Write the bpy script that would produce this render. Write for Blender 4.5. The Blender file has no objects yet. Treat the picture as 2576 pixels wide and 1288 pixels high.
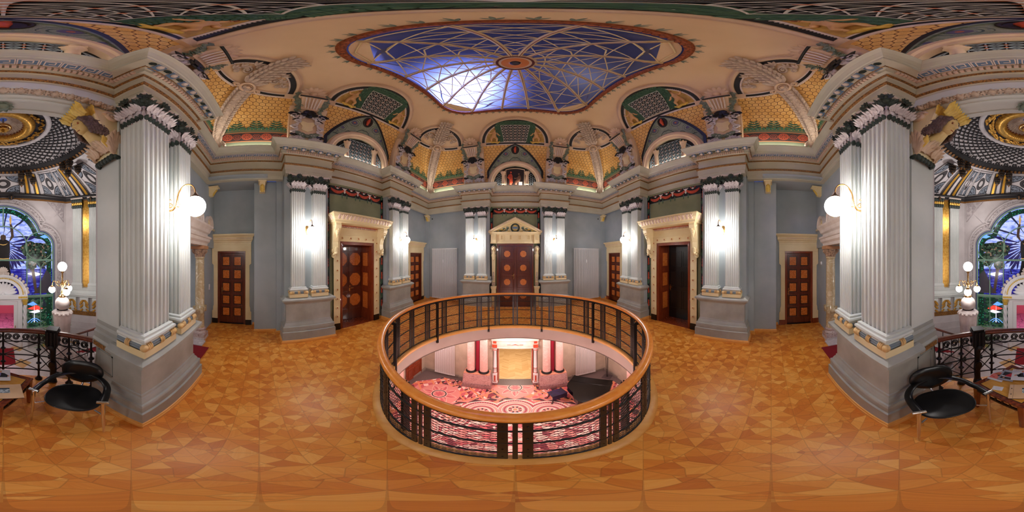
import bpy, math, random
from math import sin, cos, tan, pi, radians as R, sqrt, atan2, hypot
from mathutils import Vector, Matrix
random.seed(7)
SC = bpy.context.scene
COL = SC.collection
# ---------------------------------------------------------------- camera, world, exposure
EYE = 2.12                      # eye height over the upper floor (z = 0)
cam_data = bpy.data.cameras.new('camera')
cam = bpy.data.objects.new('camera', cam_data); COL.objects.link(cam)
cam_data.type = 'PANO'
try: cam_data.cycles.panorama_type = 'EQUIRECTANGULAR'
except Exception: pass
try: cam_data.panorama_type = 'EQUIRECTANGULAR'
except Exception: pass
cam_data.clip_start = 0.02
cam.location = (0, 0, EYE)
cam.rotation_euler = (pi/2, 0, R(1.118))
SC.camera = cam
SC.view_settings.view_transform = 'Standard'
SC.view_settings.look = 'None'
SC.view_settings.gamma = 1
SC.view_settings.use_curve_mapping = False
SC.view_settings.exposure = 1.5
SC.cycles.max_bounces = 10; SC.cycles.diffuse_bounces = 6; SC.cycles.transparent_max_bounces = 12; SC.cycles.sample_clamp_indirect = 6
w = bpy.data.worlds.new('night_sky'); SC.world = w; w.use_nodes = True
w.node_tree.nodes['Background'].inputs[0].default_value = (0.05, 0.07, 0.2, 1)
w.node_tree.nodes['Background'].inputs[1].default_value = 0.3
GLOBE = 25.0                    # emission of the opal lamp globes

CX, CY = 0.0, 2.70              # centre of the hall and of the round well
def lamp(name, kind, loc, power, color=(1,1,1), size=0.5, rot=(0,0,0), size_y=None, spot=None):
    d = bpy.data.lights.new(name, kind); d.energy = power; d.color = color
    if kind == 'AREA':
        d.size = size
        if size_y: d.shape = 'RECTANGLE'; d.size_y = size_y
    else: d.shadow_soft_size = size
    if spot: d.spot_size = spot
    o = bpy.data.objects.new(name, d); COL.objects.link(o); o.location = loc; o.rotation_euler = rot
    return o
# lower hall: ceiling lamps with a pink tint under the gallery slab
for i, (x, y) in enumerate([(-2.6,5.6),(2.6,5.6),(0,6.0),(-2.7,1.0),(2.7,1.0),(0,0.3)]):
    lamp('lower_ceiling_lamp', 'POINT', (x, y, -1.0), 50, (1, .74, .70), .15)
# unseen fill lights added on top of the cornice to brighten the vault
for k_ in range(4):
    an = [0, pi/2, pi, -pi/2][k_]
    for s_, l_ in ((0, 1.7), (2.85, 1.3), (-2.85, 1.3)):
        o_ = 3.70
        lamp('vault_fill_light', 'AREA', (CX+cos(an)*s_-sin(an)*o_, CY+sin(an)*s_+cos(an)*o_, 5.13), (1.6 if s_ == 0 else 4.6)*l_/1.5, (1, .90, .76), l_, (pi-R(40), 0, an), .05)
# blue floodlight in the roof space above the glass
lamp('roof_floodlight', 'POINT', (-1.5, 3.85, 8.9), 230, (.25, .32, 1), .12)
lamp('roof_work_light', 'POINT', (1.7, 3.0, 9.0), 2.2, (.75, .75, 1), .1)
# stair hall: unseen point lights added in open air below the cornice
for x in (-1.9, 1.9): lamp('stair_unseen_lamp', 'POINT', (x, -5.4, 3.9), 20, (1, .93, .9), .15)
lamp('door_room_lamp', 'POINT', (0, -8.6, -.3), 40, (1, .45, .6), .2)

# ---------------------------------------------------------------- node expression helper
def lin(c): return c/12.92 if c <= .04045 else ((c+.055)/1.055)**2.4
def rgb(r, g, b): return (lin(r/255), lin(g/255), lin(b/255), 1)
class E:
    def __init__(s, b, k): s.b, s.k = b, k
    def _o(s, op, *a): return s.b.m(op, s, *a)
    def __add__(s, o): return s._o('ADD', o)
    __radd__ = __add__
    def __sub__(s, o): return s._o('SUBTRACT', o)
    def __rsub__(s, o): return s.b.m('SUBTRACT', o, s)
    def __mul__(s, o): return s._o('MULTIPLY', o)
    __rmul__ = __mul__
    def __truediv__(s, o): return s._o('DIVIDE', o)
    def __neg__(s): return s*-1
    def abs(s): return s._o('ABSOLUTE')
    def floor(s): return s._o('FLOOR')
    def fract(s): return s._o('FRACT')
    def sin(s): return s._o('SINE')
    def cos(s): return s._o('COSINE')
    def sqrt(s): return s._o('SQRT')
    def lt(s, o): return s._o('LESS_THAN', o)
    def gt(s, o): return s._o('GREATER_THAN', o)
    def min(s, o): return s._o('MINIMUM', o)
    def max(s, o): return s._o('MAXIMUM', o)
    def mod(s, o): return s._o('FLOORED_MODULO', o)
    def pp(s, o): return s._o('PINGPONG', o)
    def atan2(s, o): return s._o('ARCTAN2', o)
    def clamp(s): return s.max(0).min(1)
class B:
    def __init__(s, nt):
        s.nt = nt; s.N = nt.nodes; s.L = nt.links
    def n(s, t): return s.N.new(t)
    def put(s, sock, v):
        if isinstance(v, E): s.L.new(v.k, sock)
        elif hasattr(v, 'node'): s.L.new(v, sock)
        else: sock.default_value = v
    def m(s, op, *a):
        nd = s.n('ShaderNodeMath'); nd.operation = op
        for i, v in enumerate(a): s.put(nd.inputs[i], v)
        return E(s, nd.outputs[0])
    def coord(s, which):
        tc = s.n('ShaderNodeTexCoord'); sp = s.n('ShaderNodeSeparateXYZ')
        s.L.new(tc.outputs[which], sp.inputs[0])
        return [E(s, sp.outputs[i]) for i in range(3)]
    def vec(s, x, y, z=0):
        c = s.n('ShaderNodeCombineXYZ')
        for i, v in enumerate((x, y, z)): s.put(c.inputs[i], v)
        return c.outputs[0]
    def noise(s, v, scale, detail=3, rough=.55, dist=0, col=False):
        nd = s.n('ShaderNodeTexNoise'); s.L.new(v, nd.inputs['Vector'])
        nd.inputs['Scale'].default_value = scale; nd.inputs['Detail'].default_value = detail
        nd.inputs['Roughness'].default_value = rough; nd.inputs['Distortion'].default_value = dist
        return E(s, nd.outputs[1 if col else 0])
    def white(s, x, y, z=0):
        nd = s.n('ShaderNodeTexWhiteNoise'); s.L.new(s.vec(x, y, z), nd.inputs[0]); return E(s, nd.outputs[0])
    def voro(s, v, scale, feat='F1', out='Distance', rnd=1):
        nd = s.n('ShaderNodeTexVoronoi'); nd.feature = feat; s.L.new(v, nd.inputs['Vector'])
        nd.inputs['Scale'].default_value = scale; nd.inputs['Randomness'].default_value = rnd
        return E(s, nd.outputs[out])
    def mix(s, t, a, b):
        nd = s.n('ShaderNodeMix'); nd.data_type = 'RGBA'; nd.clamp_factor = True
        s.put(nd.inputs[0], t); s.put(nd.inputs[6], a); s.put(nd.inputs[7], b)
        return E(s, nd.outputs[2])
    def ramp(s, t, stops, const=False):
        nd = s.n('ShaderNodeValToRGB'); cr = nd.color_ramp
        if const: cr.interpolation = 'CONSTANT'
        while len(cr.elements) < len(stops): cr.elements.new(.5)
        for e, (p, c) in zip(cr.elements, stops): e.position = p; e.color = c
        s.put(nd.inputs[0], t); return E(s, nd.outputs[0])
def mat(name, color=(.5,.5,.5,1), rough=.5, metal=0, fn=None, emit=None, emit_s=0, spec=.5, bump=.0, coat=0, alpha=None, trans=0):
    m = bpy.data.materials.new(name); m.use_nodes = True
    b = B(m.node_tree); p = b.N['Principled BSDF']
    p.inputs['Base Color'].default_value = color; p.inputs['Roughness'].default_value = rough
    p.inputs['Metallic'].default_value = metal; p.inputs['Specular IOR Level'].default_value = spec
    p.inputs['Coat Weight'].default_value = coat; p.inputs['Transmission Weight'].default_value = trans
    if emit: p.inputs['Emission Color'].default_value = emit; p.inputs['Emission Strength'].default_value = emit_s
    if fn:
        r = fn(b)
        if not isinstance(r, dict): r = {'c': r}
        if 'c' in r: b.put(p.inputs['Base Color'], r['c'])
        if 'r' in r: b.put(p.inputs['Roughness'], r['r'])
        if 'm' in r: b.put(p.inputs['Metallic'], r['m'])
        if 'h' in r:
            bn = b.n('ShaderNodeBump'); bn.inputs['Strength'].default_value = r.get('s', .4); bn.inputs['Distance'].default_value = r.get('d', .01)
            b.put(bn.inputs['Height'], r['h']); b.L.new(bn.outputs[0], p.inputs['Normal'])
    return m
def soft(c1, c2, scale=3, bump=0):
    """two-tone painted plaster or wood: a broad noise between two close colours"""
    def f(b):
        x, y, z = b.coord('Object'); v = b.vec(x, y, z)
        t = b.noise(v, scale, 4)
        d = {'c': b.mix((t-.35)*3.3, c1, c2)}
        if bump: d['h'] = b.noise(v, 60, 3); d['s'] = bump
        return d
    return f
def hexdist(b, u, v, size):
    X, Y = u/size, v/size; r3 = 1.7320508
    ax, ay = X.mod(1)-.5, Y.mod(r3)-r3/2
    bx, by = (X-.5).mod(1)-.5, (Y-r3/2).mod(r3)-r3/2
    t = (ax*ax+ay*ay).lt(bx*bx+by*by)
    gx = (ax*t + bx*(1-t)).abs(); gy = (ay*t + by*(1-t)).abs()
    return gx.max(gx*.5+gy*.8660254), gx, gy
def f_honey(b):
    u, v, _ = b.coord('UV')
    d, gx, gy = hexdist(b, u, v, .135)
    r = (gx*gx+gy*gy).sqrt()
    ang = gy.atan2(gx)
    fl = (r - (ang*3).cos().abs()*.14-.05).abs().lt(.035)
    t = b.noise(b.vec(u, v, 0), 2.5, 3)
    base = b.mix((t-.3)*2.4, rgb(224,170,88), rgb(246,206,130))
    c = b.mix(fl*.55, base, rgb(192,130,58))
    c = b.mix(d.gt(.452), c, rgb(112,66,30))
    return {'c': c}
def f_parquet(b):
    x, y, z = b.coord('Object'); S = .40
    X, Y = x/S, y/S
    ix, iy = X.floor(), Y.floor(); px, py = X.fract()-.5, Y.fract()-.5
    a, c = px.abs(), py.abs()
    mx, mn = a.max(c), a.min(c)
    sec = px.gt(0)+py.gt(0)*2+a.gt(c)*4
    ring = (mx + mn*1.6).gt(.62) + (mx - mn*.9).gt(.33)*2
    idn = b.white(ix*7.3+sec*1.37, iy*3.1+ring*2.71, sec+ring*5)
    diag = ring.gt(1.5)
    g1 = b.noise(b.vec(x*4, y*60, idn*9), 1, 3, .6, .6); g2 = b.noise(b.vec(x*60, y*4, idn*9), 1, 3, .6, .6)
    hv = sec.gt(3.5)
    hv2 = (hv-diag).abs()
    g = g1*hv2+g2*(1-hv2)
    big = b.noise(b.vec(x, y, 0), .7, 2)
    tone = idn*.62 + g*.40 + (big-.5)*.5 - .06
    col = b.ramp(tone, [(0.0, rgb(196,102,28)), (.35, rgb(222,134,44)), (.65, rgb(236,158,64)), (1, rgb(248,188,102))])
    e1 = ((mx+mn*1.6)-.62).abs().lt(.012); e2 = (a-c).abs().lt(.008)*(1-diag); e3 = mn.lt(.008); e4 = mx.gt(.49); e5 = ((mx-mn*.9)-.33).abs().lt(.009)
    e = e1.max(e2).max(e3).max(e4).max(e5)
    col = b.mix(e*.26, col, rgb(110,56,18))
    return {'c': col, 'r': .30+g*.12+b.noise(b.vec(x, y, 0), 9, 3)*.06, 'h': g*.3-e*.5, 's': .05}
def f_oak(c1, c2, sx=3, sy=40, sz=40):
    def f(b):
        x, y, z = b.coord('Object')
        g = b.noise(b.vec(x*sx, y*sy, z*sz), 1, 4, .6, .8)
        return {'c': b.mix((g-.3)*2.2, c1, c2), 'h': g, 's': .04}
    return f
def f_burl(b):
    x, y, z = b.coord('Object'); v = b.vec(x, y, z)
    n = b.noise(v, 30, 5, .7, 2.0)
    return {'c': b.ramp(n, [(.3, rgb(150,66,20)), (.5, rgb(206,112,42)), (.7, rgb(236,160,84))])}
def f_marble(c1, c2, scale=5, dist=3):
    def f(b):
        x, y, z = b.coord('Object'); v = b.vec(x, y, z)
        n = b.noise(v, scale, 6, .65, dist); k = (n-.5).abs()*5
        return b.mix(k, c2, c1)
    return f
GREY = mat('grey_paint', fn=soft(rgb(150,150,143), rgb(172,172,166), 2.2), rough=.45)
SHAFT = mat('pale_pilaster_paint', fn=soft(rgb(198,203,199), rgb(212,215,211), 1.5), rough=.42)
BLUE = mat('blue_grey_wall_paint', fn=soft(rgb(156,166,170), rgb(170,178,182), 1.3, .02), rough=.75)
OLIVE = mat('olive_wall_paint', fn=soft(rgb(126,128,94), rgb(140,141,106), 2), rough=.7)
STONE = mat('entablature_paint', fn=soft(rgb(182,176,154), rgb(198,192,172), 1.2), rough=.5)
CORN = mat('cornice_paint', fn=soft(rgb(186,184,166), rgb(206,203,186), 1.2), rough=.45)
PINKST = mat('pinkish_dentil_paint', rgb(218,190,170), .5)
CREAM = mat('cream_paint', fn=soft(rgb(228,206,156), rgb(238,220,176), 2), rough=.45)
PALE = mat('pale_stone', fn=soft(rgb(212,196,184), rgb(226,212,202), 4), rough=.6)
GOLD = mat('gold_leaf', fn=soft(rgb(196,140,50), rgb(226,178,88), 12), rough=.35, metal=.6)
YELLOW = mat('yellow_gilding', fn=soft(rgb(206,164,60), rgb(232,200,100), 14), rough=.45)
GILT = mat('gilt_rope', fn=soft(rgb(70,50,26), rgb(176,120,56), 60), rough=.5, metal=.15)
BLACK = mat('black_paint', rgb(22,22,24), .45)
DKGREEN = mat('dark_green_paint', fn=soft(rgb(30,40,36), rgb(52,66,58), 20), rough=.5)
GREEN = mat('leaf_green_paint', fn=soft(rgb(44,84,60), rgb(74,108,82), 20), rough=.6)
SAGE = mat('sage_paint', fn=soft(rgb(104,120,106), rgb(136,148,132), 16), rough=.6)
LILAC = mat('lilac_white_paint', fn=soft(rgb(196,186,190), rgb(218,210,212), 20), rough=.5)
MAUVE = mat('mauve_relief_paint', fn=soft(rgb(172,152,136), rgb(204,184,164), 14), rough=.6)
RED = mat('rust_red_paint', fn=soft(rgb(176,60,36), rgb(206,86,54), 14), rough=.6)
DKRED = mat('oxblood_paint', rgb(92,36,30), .6)
BEIGE = mat('beige_ceiling_paint', fn=soft(rgb(222,192,152), rgb(230,202,164), .8, .02), rough=.8)
PINKBEIGE = mat('pink_beige_paint', fn=soft(rgb(208,178,148), rgb(222,194,164), 2), rough=.7)
HONEY = mat('honeycomb_painting', fn=f_honey, rough=.7)
SLATE = mat('slate_blue_paint', rgb(96,122,150), .55)
PARQ = mat('star_parquet', fn=f_parquet, rough=.3, coat=0)
OAK = mat('oak_trim', fn=f_oak(rgb(222,150,66), rgb(238,176,94), 6, 6, 40), rough=.38, coat=.0)
RAILOAK = mat('oak_handrail', fn=f_oak(rgb(226,128,40), rgb(240,158,66), 14, 14, 60), rough=.3, coat=.15)
MAHOG = mat('dark_mahogany', fn=f_oak(rgb(82,30,14), rgb(122,52,26), 30, 30, 3), rough=.28, coat=.35)
MAHRED = mat('red_mahogany', fn=f_oak(rgb(112,44,20), rgb(150,66,32), 30, 30, 3), rough=.22, coat=.5)
BURL = mat('burl_veneer', fn=f_burl, rough=.22, coat=.5)
EBONY = mat('black_stained_wood', rgb(20,15,14), .3)
BRASS = mat('brass', rgb(214,170,110), .25, 1)
BRONZE = mat('bronze', rgb(120,100,84), .35, 1)
CHROME = mat('chrome', rgb(220,220,225), .12, 1)
IRON = mat('black_iron', rgb(34,30,30), .4, .4)
GREYIRON = mat('grey_violet_iron', rgb(66,62,72), .4, .5)
WHITE = mat('white_enamel', rgb(236,236,238), .3)
TIE = mat('sandy_gold_paint', fn=soft(rgb(206,164,104), rgb(228,192,136), 14), rough=.5)
REED = mat('grey_slate_paint', rgb(120,132,142), .5)
OPAL = mat('opal_glass_lit', rgb(255,255,255), .3, emit=(1, .955, .93, 1), emit_s=GLOBE)
OPALS = mat('opal_glass_dim', rgb(255,255,255), .3, emit=(1, .955, .93, 1), emit_s=11)
LEATHER = mat('black_leather', rgb(14,14,16), .28)
DARK = mat('unlit_void', rgb(14,14,16), .8)

# ---------------------------------------------------------------- mesh builder
class MB:
    def __init__(s): s.v, s.f, s.mi, s.uv, s.sm = [], [], [], {}, []
    def add(s, V, F, mi=0, UV=None, smooth=False):
        o = len(s.v); s.v += [tuple(p) for p in V]
        for f in F: s.f.append([i+o for i in f]); s.mi.append(mi); s.sm.append(smooth)
        if UV:
            for i, t in enumerate(UV): s.uv[o+i] = t
        return s
    def box(s, x0, x1, y0, y1, z0, z1, mi=0):
        V = [(x, y, z) for z in (z0, z1) for y in (y0, y1) for x in (x0, x1)]
        return s.add(V, [(0,2,3,1),(4,5,7,6),(0,1,5,4),(2,6,7,3),(0,4,6,2),(1,3,7,5)], mi)
    def frust(s, x0, x1, y0, y1, z0, a0, a1, b0, b1, z1, mi=0):
        V = [(x0,y0,z0),(x1,y0,z0),(x0,y1,z0),(x1,y1,z0),(a0,b0,z1),(a1,b0,z1),(a0,b1,z1),(a1,b1,z1)]
        return s.add(V, [(0,2,3,1),(4,5,7,6),(0,1,5,4),(2,6,7,3),(0,4,6,2),(1,3,7,5)], mi)
    def prism(s, poly, fn0, fn1, mi=0, smooth=False):
        n = len(poly); V = [fn0(*p) for p in poly]+[fn1(*p) for p in poly]
        s.add(V, [tuple(range(n))[::-1], tuple(range(n, 2*n))], mi)
        s._addf([(i, (i+1) % n, n+(i+1) % n, n+i) for i in range(n)], mi, smooth); return s
    def ez(s, poly, z0, z1, mi=0, smooth=False):        # polygon in x,y pushed along z
        return s.prism(poly, lambda x, y: (x, y, z0), lambda x, y: (x, y, z1), mi, smooth)
    def ey(s, poly, y0, y1, mi=0, smooth=False):        # polygon in x,z pushed along y
        return s.prism(poly, lambda x, z: (x, y0, z), lambda x, z: (x, y1, z), mi, smooth)
    def ex(s, poly, x0, x1, mi=0, smooth=False):        # polygon in y,z pushed along x
        return s.prism(poly, lambda y, z: (x0, y, z), lambda y, z: (x1, y, z), mi, smooth)
    def grid(s, fn, nu, nv, mi=0, uv=None, wrap=False, smooth=True, flip=False):
        V, UV = [], []
        for j in range(nv+1):
            for i in range(nu if wrap else nu+1):
                u, v = i/nu, j/nv; V.append(fn(u, v))
                if uv: UV.append(uv(u, v))
        k = nu if wrap else nu+1; F = []
        for j in range(nv):
            for i in range(nu):
                a, b_ = j*k+i, j*k+(i+1) % k
                q = (a, b_, b_+k, a+k); F.append(q[::-1] if flip else q)
        return s.add(V, F, mi, UV if uv else None, smooth)
    def lathe(s, prof, n=24, c=(0,0), mi=0, smooth=True, sx=1, sy=1, ph=0):
        return s.grid(lambda u, v: (c[0]+sx*prof[round(v*(len(prof)-1))][0]*cos(2*pi*u+ph), c[1]+sy*prof[round(v*(len(prof)-1))][0]*sin(2*pi*u+ph), prof[round(v*(len(prof)-1))][1]), n, len(prof)-1, mi, wrap=True, smooth=smooth)
    def ball(s, c, r, n=12, mi=0, sx=1, sy=1, sz=1):
        return s.grid(lambda u, v: (c[0]+sx*r*sin(pi*v)*cos(2*pi*u), c[1]+sy*r*sin(pi*v)*sin(2*pi*u), c[2]-sz*r*cos(pi*v)), n, max(4, n//2), mi, wrap=True)
    def tube(s, pts, r, n=6, mi=0, closed=False, smooth=True, cap=True):
        P = [Vector(p) for p in pts]; m = len(P); rr = r if hasattr(r, '__len__') else [r]*m
        V = []; prev = None
        for i, p in enumerate(P):
            t = (P[(i+1) % m]-P[i-1]) if closed else (P[min(i+1, m-1)]-P[max(i-1, 0)])
            if t.length < 1e-9: t = Vector((0,0,1))
            t.normalize()
            if prev is None:
                up = Vector((0,0,1)) if abs(t.z) < .9 else Vector((1,0,0)); x = t.cross(up).normalized()
            else:
                x = prev - t*prev.dot(t)
                x = x.normalized() if x.length > 1e-6 else t.orthogonal().normalized()
            prev = x; y = t.cross(x)
            for k in range(n):
                a = 2*pi*(k+.5)/n; V.append(p+x*(rr[i]*cos(a))+y*(rr[i]*sin(a)))
        F = []
        for i in range(m if closed else m-1):
            j = (i+1) % m
            for k in range(n): F.append((i*n+k, i*n+(k+1) % n, j*n+(k+1) % n, j*n+k))
        s.add(V, F, mi, smooth=smooth)
        if cap and not closed: s.add(V, [tuple(range(n))[::-1], tuple(range((m-1)*n, m*n))], mi)
        return s
    def sweep(s, path, prof, closed=False, mi=0, smooth=False, z0=0):
        """mitred moulding: path of (x,y) walked with the room on its left, prof of (inward, z)"""
        n = len(path); D = []
        for i in range(n):
            def nr(a, b_):
                dx, dy = b_[0]-a[0], b_[1]-a[1]; l = hypot(dx, dy) or 1; return (-dy/l, dx/l)
            n1 = nr(path[i-1], path[i]) if (closed or i > 0) else None
            n2 = nr(path[i], path[(i+1) % n]) if (closed or i < n-1) else None
            if n1 is None: D.append(n2); continue
            if n2 is None: D.append(n1); continue
            k = 1+n1[0]*n2[0]+n1[1]*n2[1]; D.append(((n1[0]+n2[0])/max(k, .15), (n1[1]+n2[1])/max(k, .15)))
        V = [(path[i][0]+D[i][0]*p, path[i][1]+D[i][1]*p, z+z0) for i in range(n) for p, z in prof]
        m = len(prof); F = []
        mis = mi if hasattr(mi, '__len__') else [mi]*(m-1)
        for k in range(m-1):
            F = [(i*m+k, ((i+1) % n)*m+k, ((i+1) % n)*m+k+1, i*m+k+1) for i in range(n if closed else n-1)]
            s.add(V, F, mis[k], smooth=smooth) if k == 0 else s._addf(F, mis[k], smooth)
        if not closed and m > 2:
            s._addf([tuple(range(m))[::-1], tuple((n-1)*m+k for k in range(m))], mis[0], False)
        return s
    def _addf(s, F, mi, smooth):
        o = s._last if hasattr(s, '_last') else 0
        for f in F: s.f.append([i+o for i in f]); s.mi.append(mi); s.sm.append(smooth)
    def leaf(s, p, right, up, out, w, h, curl=.4, mi=0, lobes=0):
        """a pointed, curling leaf with a raised midrib and some thickness"""
        p, right, up, out = map(Vector, (p, right, up, out)); V = []
        rows = [(0,.55),(.3,.95),(.6,1.0),(.85,.62),(1,.12)]
        for side in (1, 0):
            for t, ww in rows:
                if lobes: ww *= 1+.22*sin(t*lobes*pi)
                for x in (-1,-.5,0,.5,1):
                    dz = curl*h*t*t*.9 + (.10*w*(1-abs(x)) if side else -.08*w)
                    V.append(p+right*(x*w*.5*ww)+up*(h*t-curl*h*.25*t*t*t)+out*dz)
        n = len(rows); F = []
        for j in range(n-1):
            for i in range(4):
                a = j*5+i; F.append((a, a+1, a+6, a+5)); F.append((25+a, 25+a+5, 25+a+6, 25+a+1))
            F.append((j*5, j*5+5, 25+j*5+5, 25+j*5)); F.append((j*5+4, 25+j*5+4, 25+j*5+9, j*5+9))
        F.append((20,21,22,23,24,49,48,47,46,45))
        return s.add(V, F, mi, smooth=True)
    def acanthus(s, p, right, up, out, w, h, curl=.4, mi=0):
        p, right, up, out = map(Vector, (p, right, up, out))
        for e, sc in ((-1, .62), (1, .62), (-.5, .84), (.5, .84), (0, 1)):
            a = e*.62; u = (up*cos(a)+right*sin(a)).normalized(); r = (right*cos(a)-up*sin(a)).normalized()
            s.leaf(p+right*(e*w*.16)+out*(.01*(1-abs(e))), r, u, out, w*.42, h*sc, curl, mi)
        return s
    def flower(s, c, right, up, out, r, n=9, mi=0):
        c, right, up, out = map(Vector, (c, right, up, out))
        for i in range(n):
            a = 2*pi*i/n; d = right*cos(a)+up*sin(a); s.leaf(c, right*-sin(a)+up*cos(a), d, out, r*.7, r, .3, mi)
        return s.ball(tuple(c+out*r*.12), r*.28, 8, mi)
    def xf(s, M, start=0):
        for i in range(start, len(s.v)): s.v[i] = tuple(M @ Vector(s.v[i]))
        return s
    def cut(s):
        if not hasattr(s, 'cuts'): s.cuts = []
        s.cuts.append((len(s.v), len(s.f))); return s
    def build_each(s, name, mats, parent):
        """one object per piece, pieces separated by cut()"""
        out = []; v0 = f0 = 0
        for v1, f1 in s.cuts:
            p = MB(); p.v = s.v[v0:v1]; p.f = [[i-v0 for i in f] for f in s.f[f0:f1]]; p.mi = s.mi[f0:f1]; p.sm = s.sm[f0:f1]
            out.append(p.build(name, mats, parent)); v0, f0 = v1, f1
        return out
    def build(s, name, mats, parent=None, loc=(0,0,0), rz=0, bevel=0, recalc=True):
        me = bpy.data.meshes.new(name); me.from_pydata(s.v, [], s.f)
        for m_ in (mats if isinstance(mats, (list, tuple)) else [mats]): me.materials.append(m_)
        me.polygons.foreach_set('material_index', s.mi); me.polygons.foreach_set('use_smooth', s.sm)
        if s.uv:
            l = me.uv_layers.new(name='UVMap')
            for lp in me.loops: l.data[lp.index].uv = s.uv.get(lp.vertex_index, (0, 0))
        if recalc:
            import bmesh
            bm = bmesh.new(); bm.from_mesh(me); bmesh.ops.recalc_face_normals(bm, faces=bm.faces); bm.to_mesh(me); bm.free()
        me.update()
        o = bpy.data.objects.new(name, me); COL.objects.link(o); o.location = loc; o.rotation_euler = (0, 0, rz)
        if parent is not None: o.parent = parent
        if bevel:
            bv = o.modifiers.new('bevel', 'BEVEL'); bv.width = bevel; bv.segments = 2; bv.limit_method = 'ANGLE'
        return o
_oadd = MB.add
def _add2(s, V, F, mi=0, UV=None, smooth=False):
    s._last = len(s.v); return _oadd(s, V, F, mi, UV, smooth)
MB.add = _add2
def tag(o, label=None, cat=None, group=None, kind=None):
    if label: o['label'] = label
    if cat: o['category'] = cat
    if group: o['group'] = group
    if kind: o['kind'] = kind
    return o
def struct(o): o['kind'] = 'structure'; return o
def thing(name, label, cat, loc=(0,0,0), rz=0, group=None):
    o = bpy.data.objects.new(name, None); COL.objects.link(o); o.empty_display_size = .1
    o.location = loc; o.rotation_euler = (0, 0, rz)
    return tag(o, label, cat, group)
def kids(o): return [c for c in ALLOBJ() if c.parent == o]
def ALLOBJ(): return list(COL.objects)
def dup(root, loc=None, rz=None, label=None, group=None, M=None, scale=None):
    cs = {}
    for c in COL.objects: cs.setdefault(c.parent, []).append(c)
    def cp(o, par):
        c = o.copy(); COL.objects.link(c)
        if par is not None: c.parent = par
        for ch in cs.get(o, []): cp(ch, c)
        return c
    r = cp(root, None)
    if loc is not None: r.location = loc
    if rz is not None: r.rotation_euler = (0, 0, rz)
    if scale is not None: r.scale = scale
    if M is not None: r.matrix_world = M
    if label: r['label'] = label
    if group: r['group'] = group
    return r
SIDE_RZ = [0, pi/2, pi, -pi/2]              # far, left, near, right
SIDES = ['far', 'left', 'near', 'right']
def sp(k, s, o, z=0):                       # side coordinates (along, outward, up) to the world
    c, d = cos(SIDE_RZ[k]), sin(SIDE_RZ[k]); return (CX+c*s-d*o, CY+d*s+c*o, z)
def C0(): return (CX, CY, 0)
# ================================================================ THE SETTING: floor, walls, entablature
HOLE = 1.95
def wallbox(mb, p0, p1, z0, z1, t=.15, mi=0, holes=()):
    """a wall from p0 to p1 (room on the left), thick to the right, with door holes (a, b, height) measured from p0"""
    L = hypot(p1[0]-p0[0], p1[1]-p0[1]); dx, dy = (p1[0]-p0[0])/L, (p1[1]-p0[1])/L; nx, ny = dy, -dx
    def bx(a, b, za, zb):
        if b-a < 1e-4 or zb-za < 1e-4: return
        P = [(p0[0]+dx*q+nx*r, p0[1]+dy*q+ny*r) for q, r in ((a,0),(b,0),(b,t),(a,t))]
        mb.ez(P, za, zb, mi)
    e = 0
    for a, b, h in sorted(holes):
        bx(e, a, z0, z1); bx(a, b, h, z1); e = b
    bx(e, L, z0, z1)
# floor: parquet plate with the round well cut out, the half-round balcony and the two corridor pieces
fl = MB()
def frect(u, v):
    a = 2*pi*u; ca, sa = cos(a), sin(a)
    tx = (5.0 if ca > 0 else 5.0)/max(abs(ca), 1e-9); ty = (5.0 if sa > 0 else 3.85)/max(abs(sa), 1e-9)
    r = min(tx, ty); q = HOLE+(r-HOLE)*v; return (CX+q*ca, CY+q*sa, 0)
fl.grid(frect, 192, 6, wrap=True, smooth=False)
fl.grid(lambda u, v: (1.30*v*cos(pi+pi*u), -1.15+1.30*v*sin(pi+pi*u)*.95, 0), 32, 3, smooth=False)
for sx in (-1, 1): fl.grid(lambda u, v: (sx*(2.0+3.2*u), -2.36+1.21*v, 0), 2, 2, smooth=False)
FLOOR = struct(fl.build('floor', PARQ))
# edge of the balcony slab and slab of the gallery (its curved fascia seen in the well)
mb = MB(); mb.grid(lambda u, v: (1.30*cos(pi+pi*u), -1.15+1.235*sin(pi+pi*u), -.001-.30*v), 32, 2)
mb.grid(lambda u, v: (1.30*(1-v)*cos(pi+pi*u), -1.15+1.235*(1-v)*sin(pi+pi*u), -.30), 32, 2, smooth=False)
struct(mb.build('trim_1', OAK))
SLABPINK = mat('gallery_slab_plaster', fn=soft(rgb(176,160,152), rgb(188,172,164), 1), rough=.8)
mb = MB(); mb.lathe([(HOLE, -.03), (HOLE, -.42), (HOLE+.03, -.45)], 128, (CX, CY))
mb.grid(lambda u, v: (lambda p: (p[0], p[1], -.45))(frect(u, v)), 128, 2, wrap=True)
struct(mb.build('ceiling_4', SLABPINK))
mb = MB(); mb.lathe([(HOLE-.03, -.07), (HOLE-.03, .012), (HOLE, .016), (HOLE+.115, .016), (HOLE+.125, .002)], 128, (CX, CY))
for k in range(16):
    a = k*pi/8+.1
struct(mb.build('trim_2', OAK))

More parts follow.
